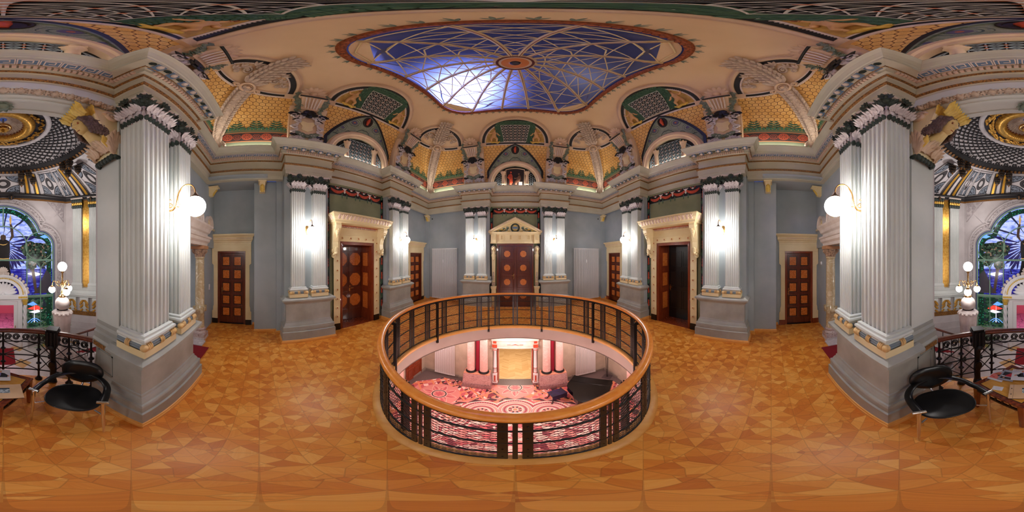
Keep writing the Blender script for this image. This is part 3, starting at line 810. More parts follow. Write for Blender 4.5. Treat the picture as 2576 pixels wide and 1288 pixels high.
ORRED = mat('brick_red_paint', rgb(176,84,40), .5)
def side_portal(n, k, label, open_dark):
    t = thing('door_%d' % n, None, None, sp(k, 0, OB), SIDE_RZ[k]); struct(t)
    hw, hh = .60, 2.52; fr = MB()
    frame4(fr, -hw, hw, -.08, hh, .085, -.03, .10); frame4(fr, -hw+.03, hw-.03, -.08, hh-.03, .02, -.045, -.02)
    fr.build('frame', MAHRED, t, bevel=.004)
    # panelled reveals
    D = .52; i = hw-.085
    rv = MB(); bu = MB()
    for sg in (1, -1):
        a, b = sorted((sg*i, sg*(i+.03))); rv.box(a, b, .1, D+.06, 0, hh-.08)
        for z0, z1 in ((.35,.98),(1.12,1.62),(1.76,2.26)):
            a, b = sorted((sg*i, sg*(i-.012)))
            for (y0, y1, e, f) in ((.14,.46,z0,z0+.02),(.14,.46,z1-.02,z1),(.14,.16,z0,z1),(.44,.46,z0,z1)): rv.box(a, b, y0, y1, e, f)
            a, b = sorted((sg*i, sg*(i-.008))); bu.box(a, b, .18, .42, z0+.04, z1-.04)
    rv.box(-i, i, .1, D+.06, hh-.085, hh-.06); rv.box(-i, i, .1, D+.06, -.002, .004)
    ro = rv.build('reveal', MAHRED, t); bu.build('burl_panels', BURL, ro)
    cells = []
    for q, (x0, x1) in enumerate(((-i+.02, -.02), (.02, i-.02))):
        for z0, z1 in ((.36,.98),(1.10,1.62),(1.76,2.28)): cells.append((x0, x1, z0, z1))
    if open_dark:
        lf = MB(); lf.box(-i, i, D, D+.05, .01, hh-.08)
        for (a, c, e, f) in cells: frame4(lf, a, c, e, f, .02, D-.01, D)
        lo = lf.build('leaf', EBONY, t); handle(lo, -i+.06, 1.06, D, 1)
    else:
        lo = leaf_door(t, -i, -.004, hh-.08, D, cells[:3], 'octagon'); l2 = leaf_door(t, .004, i, hh-.08, D, cells[3:], 'octagon'); handle(l2, .05, 1.06, D, 1)
    # cream surround with rosettes, scrolled consoles and a carved hood
    p = thing('door_portal', label, 'door surround', sp(k, 0, OB), SIDE_RZ[k])
    b = MB(); W = .20
    for sg in (1, -1):
        a, c = sorted((sg*hw, sg*(hw+W))); b.box(a, c, -.05, 0, .2, hh+.20)
        a, c = sorted((sg*(hw+W-.03), sg*(hw+W))); b.box(a, c, -.062, 0, .2, hh+.20)
    b.box(-hw, hw, -.05, 0, hh, hh+.20); b.box(-hw-W, hw+W, -.035, 0, hh+.20, 2.98)
    b.box(-hw-W, hw+W, -.062, 0, hh+.17, hh+.20)
    b.build('surround', CREAM, p, bevel=.005)
    rs, rc = MB(), MB(); pts = [(sg*(hw+.09), .42+j*.262) for sg in (1, -1) for j in range(9)]+[(-.54+j*.27, hh+.09) for j in range(5)]
    for x, z in pts:
        rs.ball((x, -.052, z), .048, 12, sy=.25)
        for e in range(8): rs.ball((x+.033*cos(e*pi/4), -.06, z+.033*sin(e*pi/4)), .013, 6)
        rs.ball((x, -.062, z), .02, 8, 1, sy=.6); rs.cut()
    rs.build_each('rosette', [CREAM, ORRED], p)
    for sg in (1, -1):
        cs = MB(); x0, x1 = sg*(hw+.20)-.075, sg*(hw+.20)+.075
        S = [(0,2.98),(-.34,2.98),(-.36,2.90),(-.33,2.82),(-.26,2.74),(-.20,2.62),(-.165,2.48),(-.17,2.38),(-.19,2.30),(-.17,2.22),(-.11,2.19),(-.05,2.20),(0,2.16)]
        cs.ex(S, x0, x1)
        for xx in (x0, x1): cs.tube([(xx, -.26+.05*cos(q)*(1-q/14), 2.88+.05*sin(q)*(1-q/14)) for q in [v*.5 for v in range(22)]], .012, 6); cs.tube([(xx, -.10+.055*cos(q)*(1-q/14), 2.26+.055*sin(q)*(1-q/14)) for q in [v*.5 for v in range(22)]], .012, 6)
        cm = sg*(hw+.20)
        cs.leaf((cm, -.34, 2.93), (1,0,0), (0,.35,-1), (0,-1,0), .10, .34, .12, lobes=4); cs.leaf((cm, -.20, 2.18), (1,0,0), (0,0,1), (0,-1,0), .11, .18, .2, lobes=3)
        for e in range(5): cs.ball((cm, -.345+.028*e, 2.80-e*.05), .022-.002*e, 8)
        cs.ball((cm, -.18, 2.20), .05, 10); cs.ball((cm-.045, -.16, 2.16), .035, 8); cs.ball((cm+.045, -.16, 2.16), .035, 8); cs.leaf((cm, -.06, 2.19), (1,0,0), (0,0,-1), (0,-1,0), .14, .14, .2)
        cs.build('console', CREAM, p)
    h = MB(); hx = hw+.29
    h.sweep([(hx, 0), (hx, -.36), (-hx, -.36), (-hx, 0)], [(0,2.97),(.03,2.98),(.03,3.03),(.05,3.04),(.09,3.10),(.11,3.17),(.12,3.18),(.12,3.21),(0,3.22)])
    h.box(-hx, hx, -.37, 0, 2.965, 2.985); h.add([(-hx-.1,-.46,3.215),(hx+.1,-.46,3.215),(hx+.1,0,3.215),(-hx-.1,0,3.215)], [(0,1,2,3)])
    ho = h.build('hood', CREAM, p)
    cv = MB()
    for j in range(16):
        x = -hx+(j+.5)*2*hx/16; cv.leaf((x, -.418, 3.045), (1,0,0), (0,-.42,.9), (0,-.9,-.42), .085, .14, .12, lobes=2); cv.ball((x+.045, -.475, 3.14), .017, 6)
    for sg in (1, -1):
        for j in range(4): cv.leaf((sg*(hx+.058), -.32+j*.09, 3.045), (0,1,0), (sg*.42,0,.9), (sg*.9,0,-.42), .085, .14, .12, lobes=2)
    cv.build('carved_leaves', PINKST, ho)
    dn = MB()
    for j in range(30): x = -hw-.08+(j+.5)*2*(hw+.08)/30; dn.box(x-.012, x+.012, -.075, -.02, 2.90, 2.945)
    dn.box(-hw-.1, hw+.1, -.05, -.0, 2.945, 2.97); dn.build('dentils', PINKST, ho)
    rl = MB(); rl.box(-hw-.1, hw+.1, -.085, -.0, 2.947, 2.962); rl.build('red_fillet', RED, ho)
    sc = MB()
    for sg in (1, -1): a, c = sorted((sg*hw, sg*(hw+W))); sc.box(a, c, -.06, 0, 0, .2); sc.cut()
    sc.build_each('socle', EBONY, p)
side_portal(5, 1, 'cream rosette door surround with carved hood around the closed octagon-panelled door', False)
side_portal(6, 3, 'cream rosette door surround with carved hood around the dark door on the right', True)

# painted borders and festoons of the door bays
def bay_border(k):
    o = thing('trim_%d' % (5+k), None, None, sp(k, 0, OB), SIDE_RZ[k]); struct(o)
    b = MB()
    for sg in (1, -1): a, c = sorted((sg*.90, sg*1.02)); b.box(a, c, -.006, 0, .1, 4.13)
    b.box(-1.02, 1.02, -.006, 0, 3.86, 4.13)
    bo = b.build('black_border', BLACK, o)
    g = MB()
    for sg in (1, -1): a, c = sorted((sg*.885, sg*.90)); g.box(a, c, -.012, 0, .1, 3.86)
    g.box(-.9, .9, -.012, 0, 3.845, 3.86); g.build('fillet', SAGE, o)
    r, gr, sk = MB(), MB(), MB()
    for sg in (1, -1):
        for z in [.55+j*.47 for j in range(8)]:
            x = sg*.96
            if k == 0 and z < 3.0: continue
            r.ball((x, -.008, z), .035, 10, sy=.35); r.leaf((x, -.008, z-.03), (1,0,0), (0,0,-1), (0,-1,0), .07, .11, .05); r.leaf((x, -.008, z+.03), (1,0,0), (0,0,1), (0,-1,0), .06, .08, .05)
            gr.leaf((x, -.008, z+.34), (1,0,0), (0,0,-1), (0,-1,0), .07, .16, .05, lobes=3); gr.leaf((x-.02, -.008, z+.16), (1,0,0), (-.3,0,1), (0,-1,0), .05, .1, .05)
    for j in range(4):
        c = -.66+j*.44
        for w_, zz in ((.022, 0), (.02, .035)):
            r.tube([(c+.2*q, -.012, 4.05-zz-.085*(1-q*q)) for q in [v/5-1 for v in range(11)]], [.014+.018*(1-abs(v/5-1)**2) for v in range(11)], 6)
        sk.ball((c, -.012, 4.07), .04, 10, sy=.4, sz=.7); r.leaf((c-.05, -.01, 4.08), (1,0,0), (-.5,0,1), (0,-1,0), .03, .05, .1); r.leaf((c+.05, -.01, 4.08), (1,0,0), (.5,0,1), (0,-1,0), .03, .05, .1)
        if j < 3:
            x = c+.22; sk.ball((x, -.014, 4.06), .05, 10, sy=.4, sz=.8); sk.ball((x, -.016, 3.98), .032, 8, sy=.5, sz=1.5); sk.tube([(x-.075,-.014,4.10),(x-.05,-.016,4.085),(x,-.02,4.08),(x+.05,-.016,4.085),(x+.075,-.014,4.10)], .01, 5)
            for e in (-.075, .075): gr.leaf((x+e, -.01, 3.93), (1,0,0), (0,0,-1), (0,-1,0), .035, .16, .02, lobes=3)
    r.build('red_swags', RED, bo); gr.build('painted_leaves', DKGREEN if 0 else GREEN, bo); sk.build('ox_skulls', PALE, bo)
for k in (0, 1, 3): bay_border(k)

# double door and temple portal
t = thing('door_7', None, None, sp(0, 0, OB), 0); struct(t)
fr = MB(); frame4(fr, -.75, .75, -.08, 2.62, .085, -.06, .14); frame4(fr, -.69, .69, -.08, 2.57, .03, -.04, .14); fr.build('frame', MAHOG, t, bevel=.005)
for sg in (1, -1):
    x0, x1 = (-.655, -.006) if sg < 0 else (.006, .655)
    cells = [(x0+.05, x1-.05, z0, z0+.53) for z0 in (.20,.78,1.37,1.94)]
    lf = leaf_door(t, x0, x1, 2.53, .05, cells, 'raised')
    if sg < 0: handle(lf, -.06, 1.28, .05, -1)
bt = MB(); bt.box(-.03, .03, .025, .05, .02, 2.53); bt.build('cover_strip', MAHOG, t)
p = thing('door_portal', 'cream temple portal with herm pilasters and pediment around the double door', 'door surround', sp(0, 0, OB), 0)
b = MB(); b.box(-.98, .98, -.10, 0, 2.62, 3.03); b.box(-1.0, 1.0, -.14, 0, 2.62, 2.68); b.box(-.99, .99, -.12, 0, 2.68, 2.72); b.box(-1.02, 1.02, -.15, 0, 2.985, 3.03)
for sg in (1, -1):
    a, c = sorted((sg*.76, sg*.98)); b.box(a, c, -.17, -.1, 2.64, 3.0)
    for e in range(-1, 2): b.box(sg*.87+e*.05-.012, sg*.87+e*.05+.012, -.19, -.17, 2.76, 2.97)
ent2 = b.build('entablature', CREAM, p, bevel=.004)
tg = MB()
for j in range(4):
    x = -.54+j*.36; tg.box(x-.075, x+.075, -.115, -.1, 2.76, 2.97)
    for e in (-1, 0, 1): tg.box(x+e*.045-.012, x+e*.045+.012, -.13, -.11, 2.78, 2.95)
    for e in range(6): tg.box(x-.075+e*.03-.008, x-.075+e*.03+.008, -.13, -.10, 2.715, 2.735)
    for e in (-1, 1): tg.box(x+e*.022-.006, x+e*.022+.006, -.12, -.11, 2.79, 2.94, 1)
    tg.cut()
tg.build_each('triglyph', [CREAM, GOLD], ent2)
go = MB()
pd = MB(); A = 3.66; H = 1.05
pd.ey([(-H+.12, 3.05), (H-.12, 3.05), (0, A-.09)], -.06, 0)
pd.sweep([(H-.06, 0), (H-.06, -.12), (-H+.06, -.12), (-H+.06, 0)], [(0,3.02),(.03,3.03),(.06,3.07),(.06,3.09),(0,3.10)])
for sg in (1, -1):
    q = [(sg*(H+.02), 3.06), (sg*(H+.02), 3.13), (0, A+.03), (0, A-.09)]; pd.ey(q, -.22, 0)
    q = [(sg*(H-.05), 3.04), (sg*(H-.05), 3.08), (0, A-.06), (0, A-.14)]; pd.ey(q, -.15, 0)
po = pd.build('pediment', CREAM, p)
ck = MB()
for sg in (1, -1):
    for j in range(17):
        u = (j+.6)/17.4; x = sg*(H*(1-u)); z = 3.085+(A-3.075)*u; ck.ball((x, -.222, z), .022, 6, sy=.5); ck.ball((x-sg*.03, -.224, z+.02), .012, 6, sy=.5)
ck.build('egg_moulding', PINKST, po)
em, eg, ey_ = MB(), MB(), MB()
for i in range(20):
    a = i*2*pi/20; em.leaf((.15*cos(a), -.075, 3.26+.15*sin(a)), (cos(a), 0, sin(a)), (-sin(a), 0, cos(a)), (0,-1,0), .07, .09, .2)
for sg in (1, -1):
    for i in range(12):
        u = i/11; x = sg*(.2+u*.52); z = 3.09+.19*(1-u)*abs(sin(i*1.9))+.015
        (eg if i % 3 else ey_).leaf((x, -.062, z), (0,0,1), (sg*1, 0, .25*sin(i*2.1)), (0,-1,0), .07*(1-.4*u), .13, .25, lobes=2); em.leaf((x, -.06, z-.02), (0,0,1), (sg, 0, -.1), (0,-1,0), .06*(1-.4*u), .12, .15)
for i in range(5): ey_.leaf((-.06+i*.03, -.07, 3.33), (1,0,0), (0,0,1), (0,-1,0), .035, .14-.03*abs(i-2), .1)
for i in range(4): ey_.box(-.055+i*.034-.008, -.055+i*.034+.008, -.09, -.06, 3.13, 3.20)
eo = em.build('laurel_wreath', DKGREEN, po); eg.build('relief_leaves', SAGE, po); ey_.build('gilt_leaves', YELLOW, po)
sh = MB(); sh.box(-.10, .10, -.095, -.06, 3.225, 3.30); sh.build('shield', SLATE, eo)
for i, (x0, x1) in enumerate(((-.08,-.03),(-.02,.02),(.03,.08))): pass
for sg in (1, -1):
    hb = MB(); x = sg*.87
    hb.box(x-.10, x+.10, -.15, 0, .0, .12); hb.box(x-.085, x+.085, -.13, 0, .12, .80); frame4(hb, x-.055, x+.055, .2, .74, .015, -.145, -.13)
    hb.sweep([(x+.085,0),(x+.085,-.13),(x-.085,-.13),(x-.085,0)], [(0,.76),(.02,.78),(.02,.82),(.035,.85),(.035,.88),(0,.9)])
    hb.frust(x-.05, x+.05, -.10, 0, .90, x-.075, x+.075, -.13, 0, 2.10); hb.box(x-.085, x+.085, -.14, 0, 2.10, 2.16)
    hb.build('herm_pilaster', CREAM, p, bevel=.004)
    lf = MB()
    for j in range(6): lf.leaf((x-.05+j*.02, -.105, .92), (1,0,0), (0,-.1,1), (0,-1,0), .045, .16, .3)
    for j in range(5): lf.leaf((x, -.115-.003*j, 1.12+j*.07), (1,0,0), (0,0,1), (0,-1,0), .09-.008*j, .09, .2, lobes=2); lf.ball((x-.05, -.1, 1.14+j*.06), .014, 6); lf.ball((x+.05, -.1, 1.14+j*.06), .014, 6)
    lf.build('herm_leaves', MAUVE, p)
    hd = MB(); hd.ball((x, -.15, 2.40), .07, 14, sz=1.28, sy=.95); hd.ball((x, -.215, 2.39), .016, 8, sz=1.8); hd.tube([(x, -.12, 2.36), (x, -.12, 2.24), (x, -.10, 2.16), (x, -.09, 2.02)], [.05,.055,.095,.07], 12); hd.tube([(x-.02, -.215, 2.36), (x, -.218, 2.352), (x+.02, -.215, 2.36)], .007, 5)
    hd.leaf((x, -.14, 2.20), (1,0,0), (0,0,-1), (0,-1,0), .15, .26, .1, lobes=3); hd.ball((x, -.19, 2.33), .022, 8); 
    for e in (-.028, .028): hd.ball((x+e, -.203, 2.425), .013, 8)
    ho = hd.build('herm_head', CREAM, p)
    hr = MB()
    for e in range(12): a = pi*e/11; hr.ball((x+.078*cos(a), -.15, 2.41+.09*sin(a)), .030, 8); hr.ball((x+.06*cos(a), -.18, 2.45+.06*sin(a)), .022, 8)
    for e in (-.075, .075): hr.tube([(x+e, -.13, 2.42), (x+e*1.1, -.14, 2.30), (x+e*.8, -.16, 2.2)], .02, 8)
    hr.build('herm_hair', MAUVE, ho)

# tall white tube radiators in the far corners
def radiator(name, label, cat, loc, rz, Hh, n, wd, group):
    t = thing(name, label, cat, loc, rz, group); pitch = wd/n
    tb = MB()
    for dy in (-.04, .0): tb.tube([(0, dy, .04), (0, dy, Hh-.04)], .0115, 8)
    tb.box(-.012, .012, -.055, .015, Hh-.05, Hh-.0); tb.box(-.012, .012, -.055, .015, 0, .05)
    f = tb.build('tube', WHITE, t); f.location = (-wd/2+pitch/2, 0, 0)
    for i in range(1, n): c = f.copy(); COL.objects.link(c); c.location = (-wd/2+pitch*(i+.5), 0, 0)
    hd = MB(); hd.tube([(-wd/2, -.02, Hh-.03), (wd/2, -.02, Hh-.03)], .017, 8); hd.cut(); hd.tube([(-wd/2, -.02, .03), (wd/2, -.02, .03)], .017, 8); hd.cut(); hd.build_each('header', WHITE, t)
    v = MB(); v.box(-.06, .0, -.075, -.055, Hh*.72, Hh*.78); v.build('heat_meter', WHITE, t)
    return t
radiator('radiator', 'tall white tube radiator on the blue-grey wall left of the far double door', 'radiator', sp(0, -3.18, 4.15, .10), 0, 2.38, 24, 1.28, None)
radiator('radiator', 'tall white tube radiator on the blue-grey wall right of the far double door', 'radiator', sp(0, 3.20, 4.15, .10), 0, 2.38, 24, 1.28, None)

# onyx columns carrying the corner arcades
ONYX = mat('honey_onyx', fn=f_marble(rgb(226,214,182), rgb(184,160,120), 2.2, 4), rough=.2, coat=.3)
MARB = mat('red_brown_marble', fn=f_marble(rgb(120,84,78), rgb(206,186,180), 9, 3), rough=.25)
WMARB = mat('white_marble', fn=f_marble(rgb(226,218,214), rgb(186,176,176), 4, 2), rough=.3)
CAPB = mat('brown_capital_paint', fn=soft(rgb(120,92,78), rgb(196,160,130), 25), rough=.55)
def onyx(k, sg, label):
    t = thing('onyx_column', label, 'column', sp(k, sg*3.62, 4.08), SIDE_RZ[k])
    MB().box(-.16, .16, -.16, .16, 0, .08).build('plinth', WMARB, t, bevel=.005)
    b = MB(); b.box(-.155, .155, -.155, .155, .08, .17); b.lathe([(.15,.17),(.155,.20),(.15,.225),(.12,.24),(.115,.27),(.135,.285),(.14,.31),(.12,.335),(.11,.34)], 28); b.build('base', MARB, t)
    s = MB(); s.lathe([(.115,.33),(.11,.36),(.108,.76),(.14,.78),(.14,.88),(.108,.90),(.112,1.2),(.104,2.0),(.10,2.06),(.118,2.075),(.118,2.10),(.10,2.11)], 28)
    for e in range(4): a = e*pi/2+pi/4; s.box(.13*cos(a)-.035, .13*cos(a)+.035, .13*sin(a)-.035, .13*sin(a)+.035, .75, .91)
    s.build('shaft', ONYX, t)
    c = MB(); c.lathe([(.10,2.10),(.13,2.16),(.14,2.24),(.15,2.28)], 20)
    for e in range(8): a = e*pi/4; c.leaf((.11*cos(a), .11*sin(a), 2.10), (-sin(a), cos(a), 0), (0,0,1), (cos(a), sin(a), 0), .10, .15, .5, lobes=3)
    for e in range(4):
        a = e*pi/2+pi/4; d = (cos(a), sin(a)); c.tube([(.15*d[0]+d[0]*.045*cos(q)*(1-q/13), .15*d[1]+d[1]*.045*cos(q)*(1-q/13), 2.22+.045*sin(q)*(1-q/13)) for q in [v*.5 for v in range(20)]], .02, 6)
    co = c.build('capital', CAPB, t)
    a = MB(); a.box(-.165, .165, -.165, .165, 2.28, 2.36); a.build('abacus', mat('orange_band_paint', rgb(190,136,96), .5), t, bevel=.006)
onyx(2, 1, 'honey-coloured onyx column in front of the left near doorway')
onyx(2, -1, 'honey-coloured onyx column in front of the right near doorway')
def arcade(sg, n):
    o = thing('trim_%d' % n, None, None, sp(2, sg*3.62, 4.08), pi); struct(o)
    b = MB()
    IP = [(0,2.36),(.01,2.36),(.02,2.42),(.06,2.46),(.07,2.52),(.09,2.53),(.10,2.57),(.02,2.575),(.02,2.64),(.06,2.67),(.085,2.74),(.13,2.80),(.135,2.84),(0,2.86)]
    # impost block from the column to the pier, mouldings returned on the hall side
    xs = (-.13, 1.4) if sg < 0 else (-1.4, .13)
    b.sweep([(xs[1], .14), (xs[1], -.13), (xs[0], -.13), (xs[0], .14)], IP); b.box(xs[0]+.01, xs[1]-.01, -.12, .15, 2.36, 2.86)
    b.build('impost', PALE, o)
    def arch(cx, r, w_, z0, name):
        a = MB()
        def sec(u, v):
            th = pi*u; pr = [(r-w_,-.0),(r-w_,-.05),(r-w_*.7,-.05),(r-w_*.65,-.07),(r-w_*.25,-.07),(r-w_*.2,-.09),(r,-.09),(r,0)][round(v*7)]
            return (cx+pr[0]*cos(th), pr[1]-.03, z0+pr[0]*sin(th))
        a.grid(sec, 28, 7, smooth=False); ao = a.build(name, PALE, o)
        f = MB(); f.add([(cx+(r-w_)*cos(pi*i/24), -.035, z0+(r-w_)*sin(pi*i/24)) for i in range(25)], [tuple(range(25))])
        q = r-w_
        frame4(f, cx-q*.45, cx+q*.45, z0+.08, z0+q*.62, .015, -.05, -.035); f.build('tympanum', CREAM, ao)
        if q > .3:
            bd = MB()
            for i in range(40): th = pi*(i+.5)/40; bd.ball((cx+(r-w_*.45)*cos(th), -.10, z0+(r-w_*.45)*sin(th)), .012, 6)
            bd.build('bead_row', PALE, ao)
    s1 = 1 if sg < 0 else -1
    arch(s1*.66, .68, .20, 2.86, 'wide_archivolt'); arch(-s1*.52, .27, .085, 2.93, 'niche_archivolt')
    ch = MB(); a_, b__ = sorted((-s1*.22, -s1*1.1)); ch.box(a_, b__, -.06, .0, 2.86, 2.92); ch.build('niche_sill', CREAM, o)
arcade(1, 9); arcade(-1, 10)

# small painted corbels under the entablature where it crosses the corners
def corbel(k, s, o, label):
    t = thing('corbel', label, 'corbel', sp(k, s, o, 3.84), SIDE_RZ[k])
    b = MB(); b.ex([(.18,.29),(-.17,.29),(-.17,.25),(-.13,.22),(-.11,.15),(-.05,.08),(-.03,.0),(.18,-.02)], -.07, .07); b.box(-.10, .10, -.20, .18, .25, .29); b.build('block', CREAM, t, bevel=.006)
    l = MB(); l.leaf((0,-.03,.0), (1,0,0), (0,-.4,1), (0,-1,0), .12, .2, .3, lobes=3); l.ball((0,-.12,.17), .03, 8); l.build('gilt_leaf', YELLOW, t)
corbel(0, -4.08, 4.16, 'small cream corbel with a gilt leaf at the left far corner beside the radiator')
corbel(0, 4.08, 4.16, 'small cream corbel with a gilt leaf at the right far corner beside the radiator')
corbel(1, -2.62, 4.18, 'small cream corbel with gilt leaf on the wall strip left of the octagon-panelled door')
corbel(3, 2.62, 4.18, 'small cream corbel with gilt leaf on the wall strip right of the dark door')
corbel(2, 4.3, 3.98, 'small cream corbel with a gilt leaf above the left onyx column')
corbel(2, -4.3, 3.98, 'small cream corbel with a gilt leaf above the right onyx column')

# light switches and small wall devices
def switch(k, s, o, z, label, w_=.08, h=.16):
    t = thing('light_switch', label, 'light switch', sp(k, s, o, z), SIDE_RZ[k])
    b = MB(); b.box(-w_/2, w_/2, -.012, 0, -h/2, h/2); b.build('plate', WHITE, t, bevel=.003)
    b = MB(); b.box(-w_*.3, w_*.3, -.018, -.012, h*.05, h*.36); b.build('rocker', WHITE, t, bevel=.002)
    b = MB(); b.box(-w_*.1, w_*.1, -.016, -.011, -h*.3, -h*.16); b.build('signal_lamp', RED, t)
switch(2, 4.48, 4.12, 1.22, 'white light switch on the blue-grey wall between onyx column and left near doorway')
switch(0, -1.01, 3.90, 1.20, 'white light switch beside the left jamb of the pedimented portal', .07, .16)
switch(3, .93, 3.915, 1.05, 'white light switch on the olive wall beside the dark door')
switch(3, -2.72, 4.25, 1.1, 'white light switch on the blue-grey wall beside the right far corner door')
sd = thing('wall_thermostat', 'small round white wall device between right onyx column and burl door', 'thermostat', sp(2, -4.42, 4.12, 1.92), SIDE_RZ[2])
MB().lathe([(.0,.0),(.05,.0),(.05,.025),(.04,.035),(.0,.036)], 20).xf(Matrix.Rotation(pi/2, 4, 'X')).build('housing', WHITE, sd)
for s_, wt in ((-3.98, 'left'), (3.98, 'right')):
    d = thing('motion_sensor', 'small black motion sensor high on the %s far corner beside the corbel' % wt, 'sensor', sp(0, s_*.97, 4.24, 3.95), 0)
    MB().ball((0,-.02,0), .03, 12).build('lens', BLACK, d)
# ================================================================ VAULT, LUNETTES, CONSOLES, SKYLIGHT
Z0, ZH, A0_, A1_ = 5.06, 2.87, 1.93, 1.92       # spring height, rise, half width of the skylight, sweep of the cove
def va(t): return A0_+A1_*cos(t)
def vz(t): return Z0+ZH*sin(t)
def vcr(t):
    d = t*180/pi; u = min(max(d/45, 0), 1); u = u*u*(3-2*u); q = min(max((d-45)/45, 0), 1)
    return .05+1.0*u-.35*q
NT = 400; QT = [0.0]
for i in range(NT):
    t0, t1 = i/NT*pi/2, (i+1)/NT*pi/2; QT.append(QT[-1]+hypot(va(t1)-va(t0), vz(t1)-vz(t0)))
QL = QT[-1]
def t_of_q(q):
    if q <= 0: return q/QL*pi/2*.5
    if q >= QL: return pi/2
    lo, hi = 0, NT
    while hi-lo > 1:
        m = (lo+hi)//2
        if QT[m] <= q: lo = m
        else: hi = m
    return (lo+(q-QT[lo])/(QT[hi]-QT[lo]))/NT*pi/2
def q_of_t(t): return QT[min(NT, max(0, round(t/(pi/2)*NT)))]
Q45 = q_of_t(R(45))
def VS(s, q, d=0.0):
    """point of the cove of one side: s along the side, q up the curve, d towards the room"""
    t = t_of_q(q); a, cr = va(t), vcr(t); e = abs(s)-(a-cr)
    nx, nz = -ZH*cos(t), -A1_*sin(t); l = hypot(nx, nz); nx, nz = nx/l, nz/l
    if e <= 0: return (s, a+nx*d, vz(t)+nz*d)
    e = min(e, cr*.9999); c = sqrt(cr*cr-e*e); sg = 1 if s > 0 else -1
    # normal of the rounded corner
    hx, hy = e/cr*sg, c/cr
    return (s+hx*nx*d, a-cr+c+hy*nx*d, vz(t)+nz*d)
def VC(phi, q, d=0.0):
    """point of the cove in the direction phi (0 = middle of the side, 45 deg = groin), side coordinates"""
    t = t_of_q(q); a, cr = va(t), vcr(t)
    s = a*tan(phi) if phi < pi/4+1e-6 else None
    if phi > pi/4:
        x, y, z = VC(pi/2-phi, q, d); return (y, x, z)
    if s > a-cr:
        k = a-cr; c, sn = cos(phi), sin(phi); bq = k*(c+sn); r = bq+sqrt(max(0, bq*bq-(2*k*k-cr*cr))); s = r*sn
    return VS(s, q, d)
def vframe(s, q):
    p = Vector(VS(s, q)); u = (Vector(VS(s, q+.02))-Vector(VS(s, q-.02))).normalized(); r = (Vector(VS(s+.02, q))-Vector(VS(s-.02, q))).normalized()
    n = r.cross(u); n = -n if n.dot(Vector((0,-1,-.3))) < 0 else n
    return p, r, u, n
def at_side(k): return Matrix.Translation((CX, CY, 0)) @ Matrix.Rotation(SIDE_RZ[k], 4, 'Z')
def patch(mb, fn, nu, nv, d=.01, mi=0, thick=.03):
    """a decorated field lying on the cove: fn(u,v) -> (s,q)"""
    mb.grid(lambda u, v: VS(*fn(u, v), d), nu, nv, mi, uv=lambda u, v: fn(u, v))
    if thick:
        n = max(nu, nv)*2; loop = [fn(i/n, 0) for i in range(n)]+[fn(1, i/n) for i in range(n)]+[fn(1-i/n, 1) for i in range(n)]+[fn(0, 1-i/n) for i in range(n)]
        m = len(loop); V = [VS(s, q, d) for s, q in loop]+[VS(s, q, d-thick) for s, q in loop]
        mb.add(V, [(i, (i+1) % m, m+(i+1) % m, m+i) for i in range(m)], mi, UV=loop+loop)
    return mb
def band(mb, pts, w_, d, mi=0, fn=VS, rise=.0):
    """flat moulding of width w_ along a curve given in (s,q)"""
    n = len(pts); L = []; Rr = []
    for i in range(n):
        a, b = pts[max(i-1, 0)], pts[min(i+1, n-1)]; dx, dy = b[0]-a[0], b[1]-a[1]; l = hypot(dx, dy) or 1
        L.append((pts[i][0]-dy/l*w_/2, pts[i][1]+dx/l*w_/2)); Rr.append((pts[i][0]+dy/l*w_/2, pts[i][1]-dx/l*w_/2))
    V = []
    for i in range(n):
        V += [fn(*L[i], d-.04), fn(*L[i], d), fn(*pts[i], d+rise), fn(*Rr[i], d), fn(*Rr[i], d-.04)]
    F = [(i*5+j, i*5+j+1, i*5+5+j+1, i*5+5+j) for i in range(n-1) for j in range(4)]
    mb.add(V, F, mi, smooth=False); return mb
def arcpts(cx, cy, r, a0, a1, n=28): return [(cx+r*cos(R(a0+(a1-a0)*i/n)), cy+r*sin(R(a0+(a1-a0)*i/n))) for i in range(n+1)]

# vault shell
vb = MB(); NS = 30
def vring(t):
    q = q_of_t(t); a, cr = va(t), vcr(t); P = []
    for k in range(4):
        for i in range(NS*2):
            phi = R(45)*(i/NS-1)
            x, y, z = VC(abs(phi), q); x = x if phi >= 0 else -x
            P.append(sp(k, -x, y, z))
    return P
rows = [vring(pi/2*j/26) for j in range(27)]
n = NS*8
vb.add([p for r_ in rows for p in r_], [(j*n+i, j*n+(i+1) % n, (j+1)*n+(i+1) % n, (j+1)*n+i) for j in range(26) for i in range(n)], smooth=True)
CEIL = struct(vb.build('ceiling', BEIGE))
vb = MB(); vb.sweep(EP, [(-.08,5.085), (-.08,5.25)], True); struct(vb.build('trim_11', STONE))

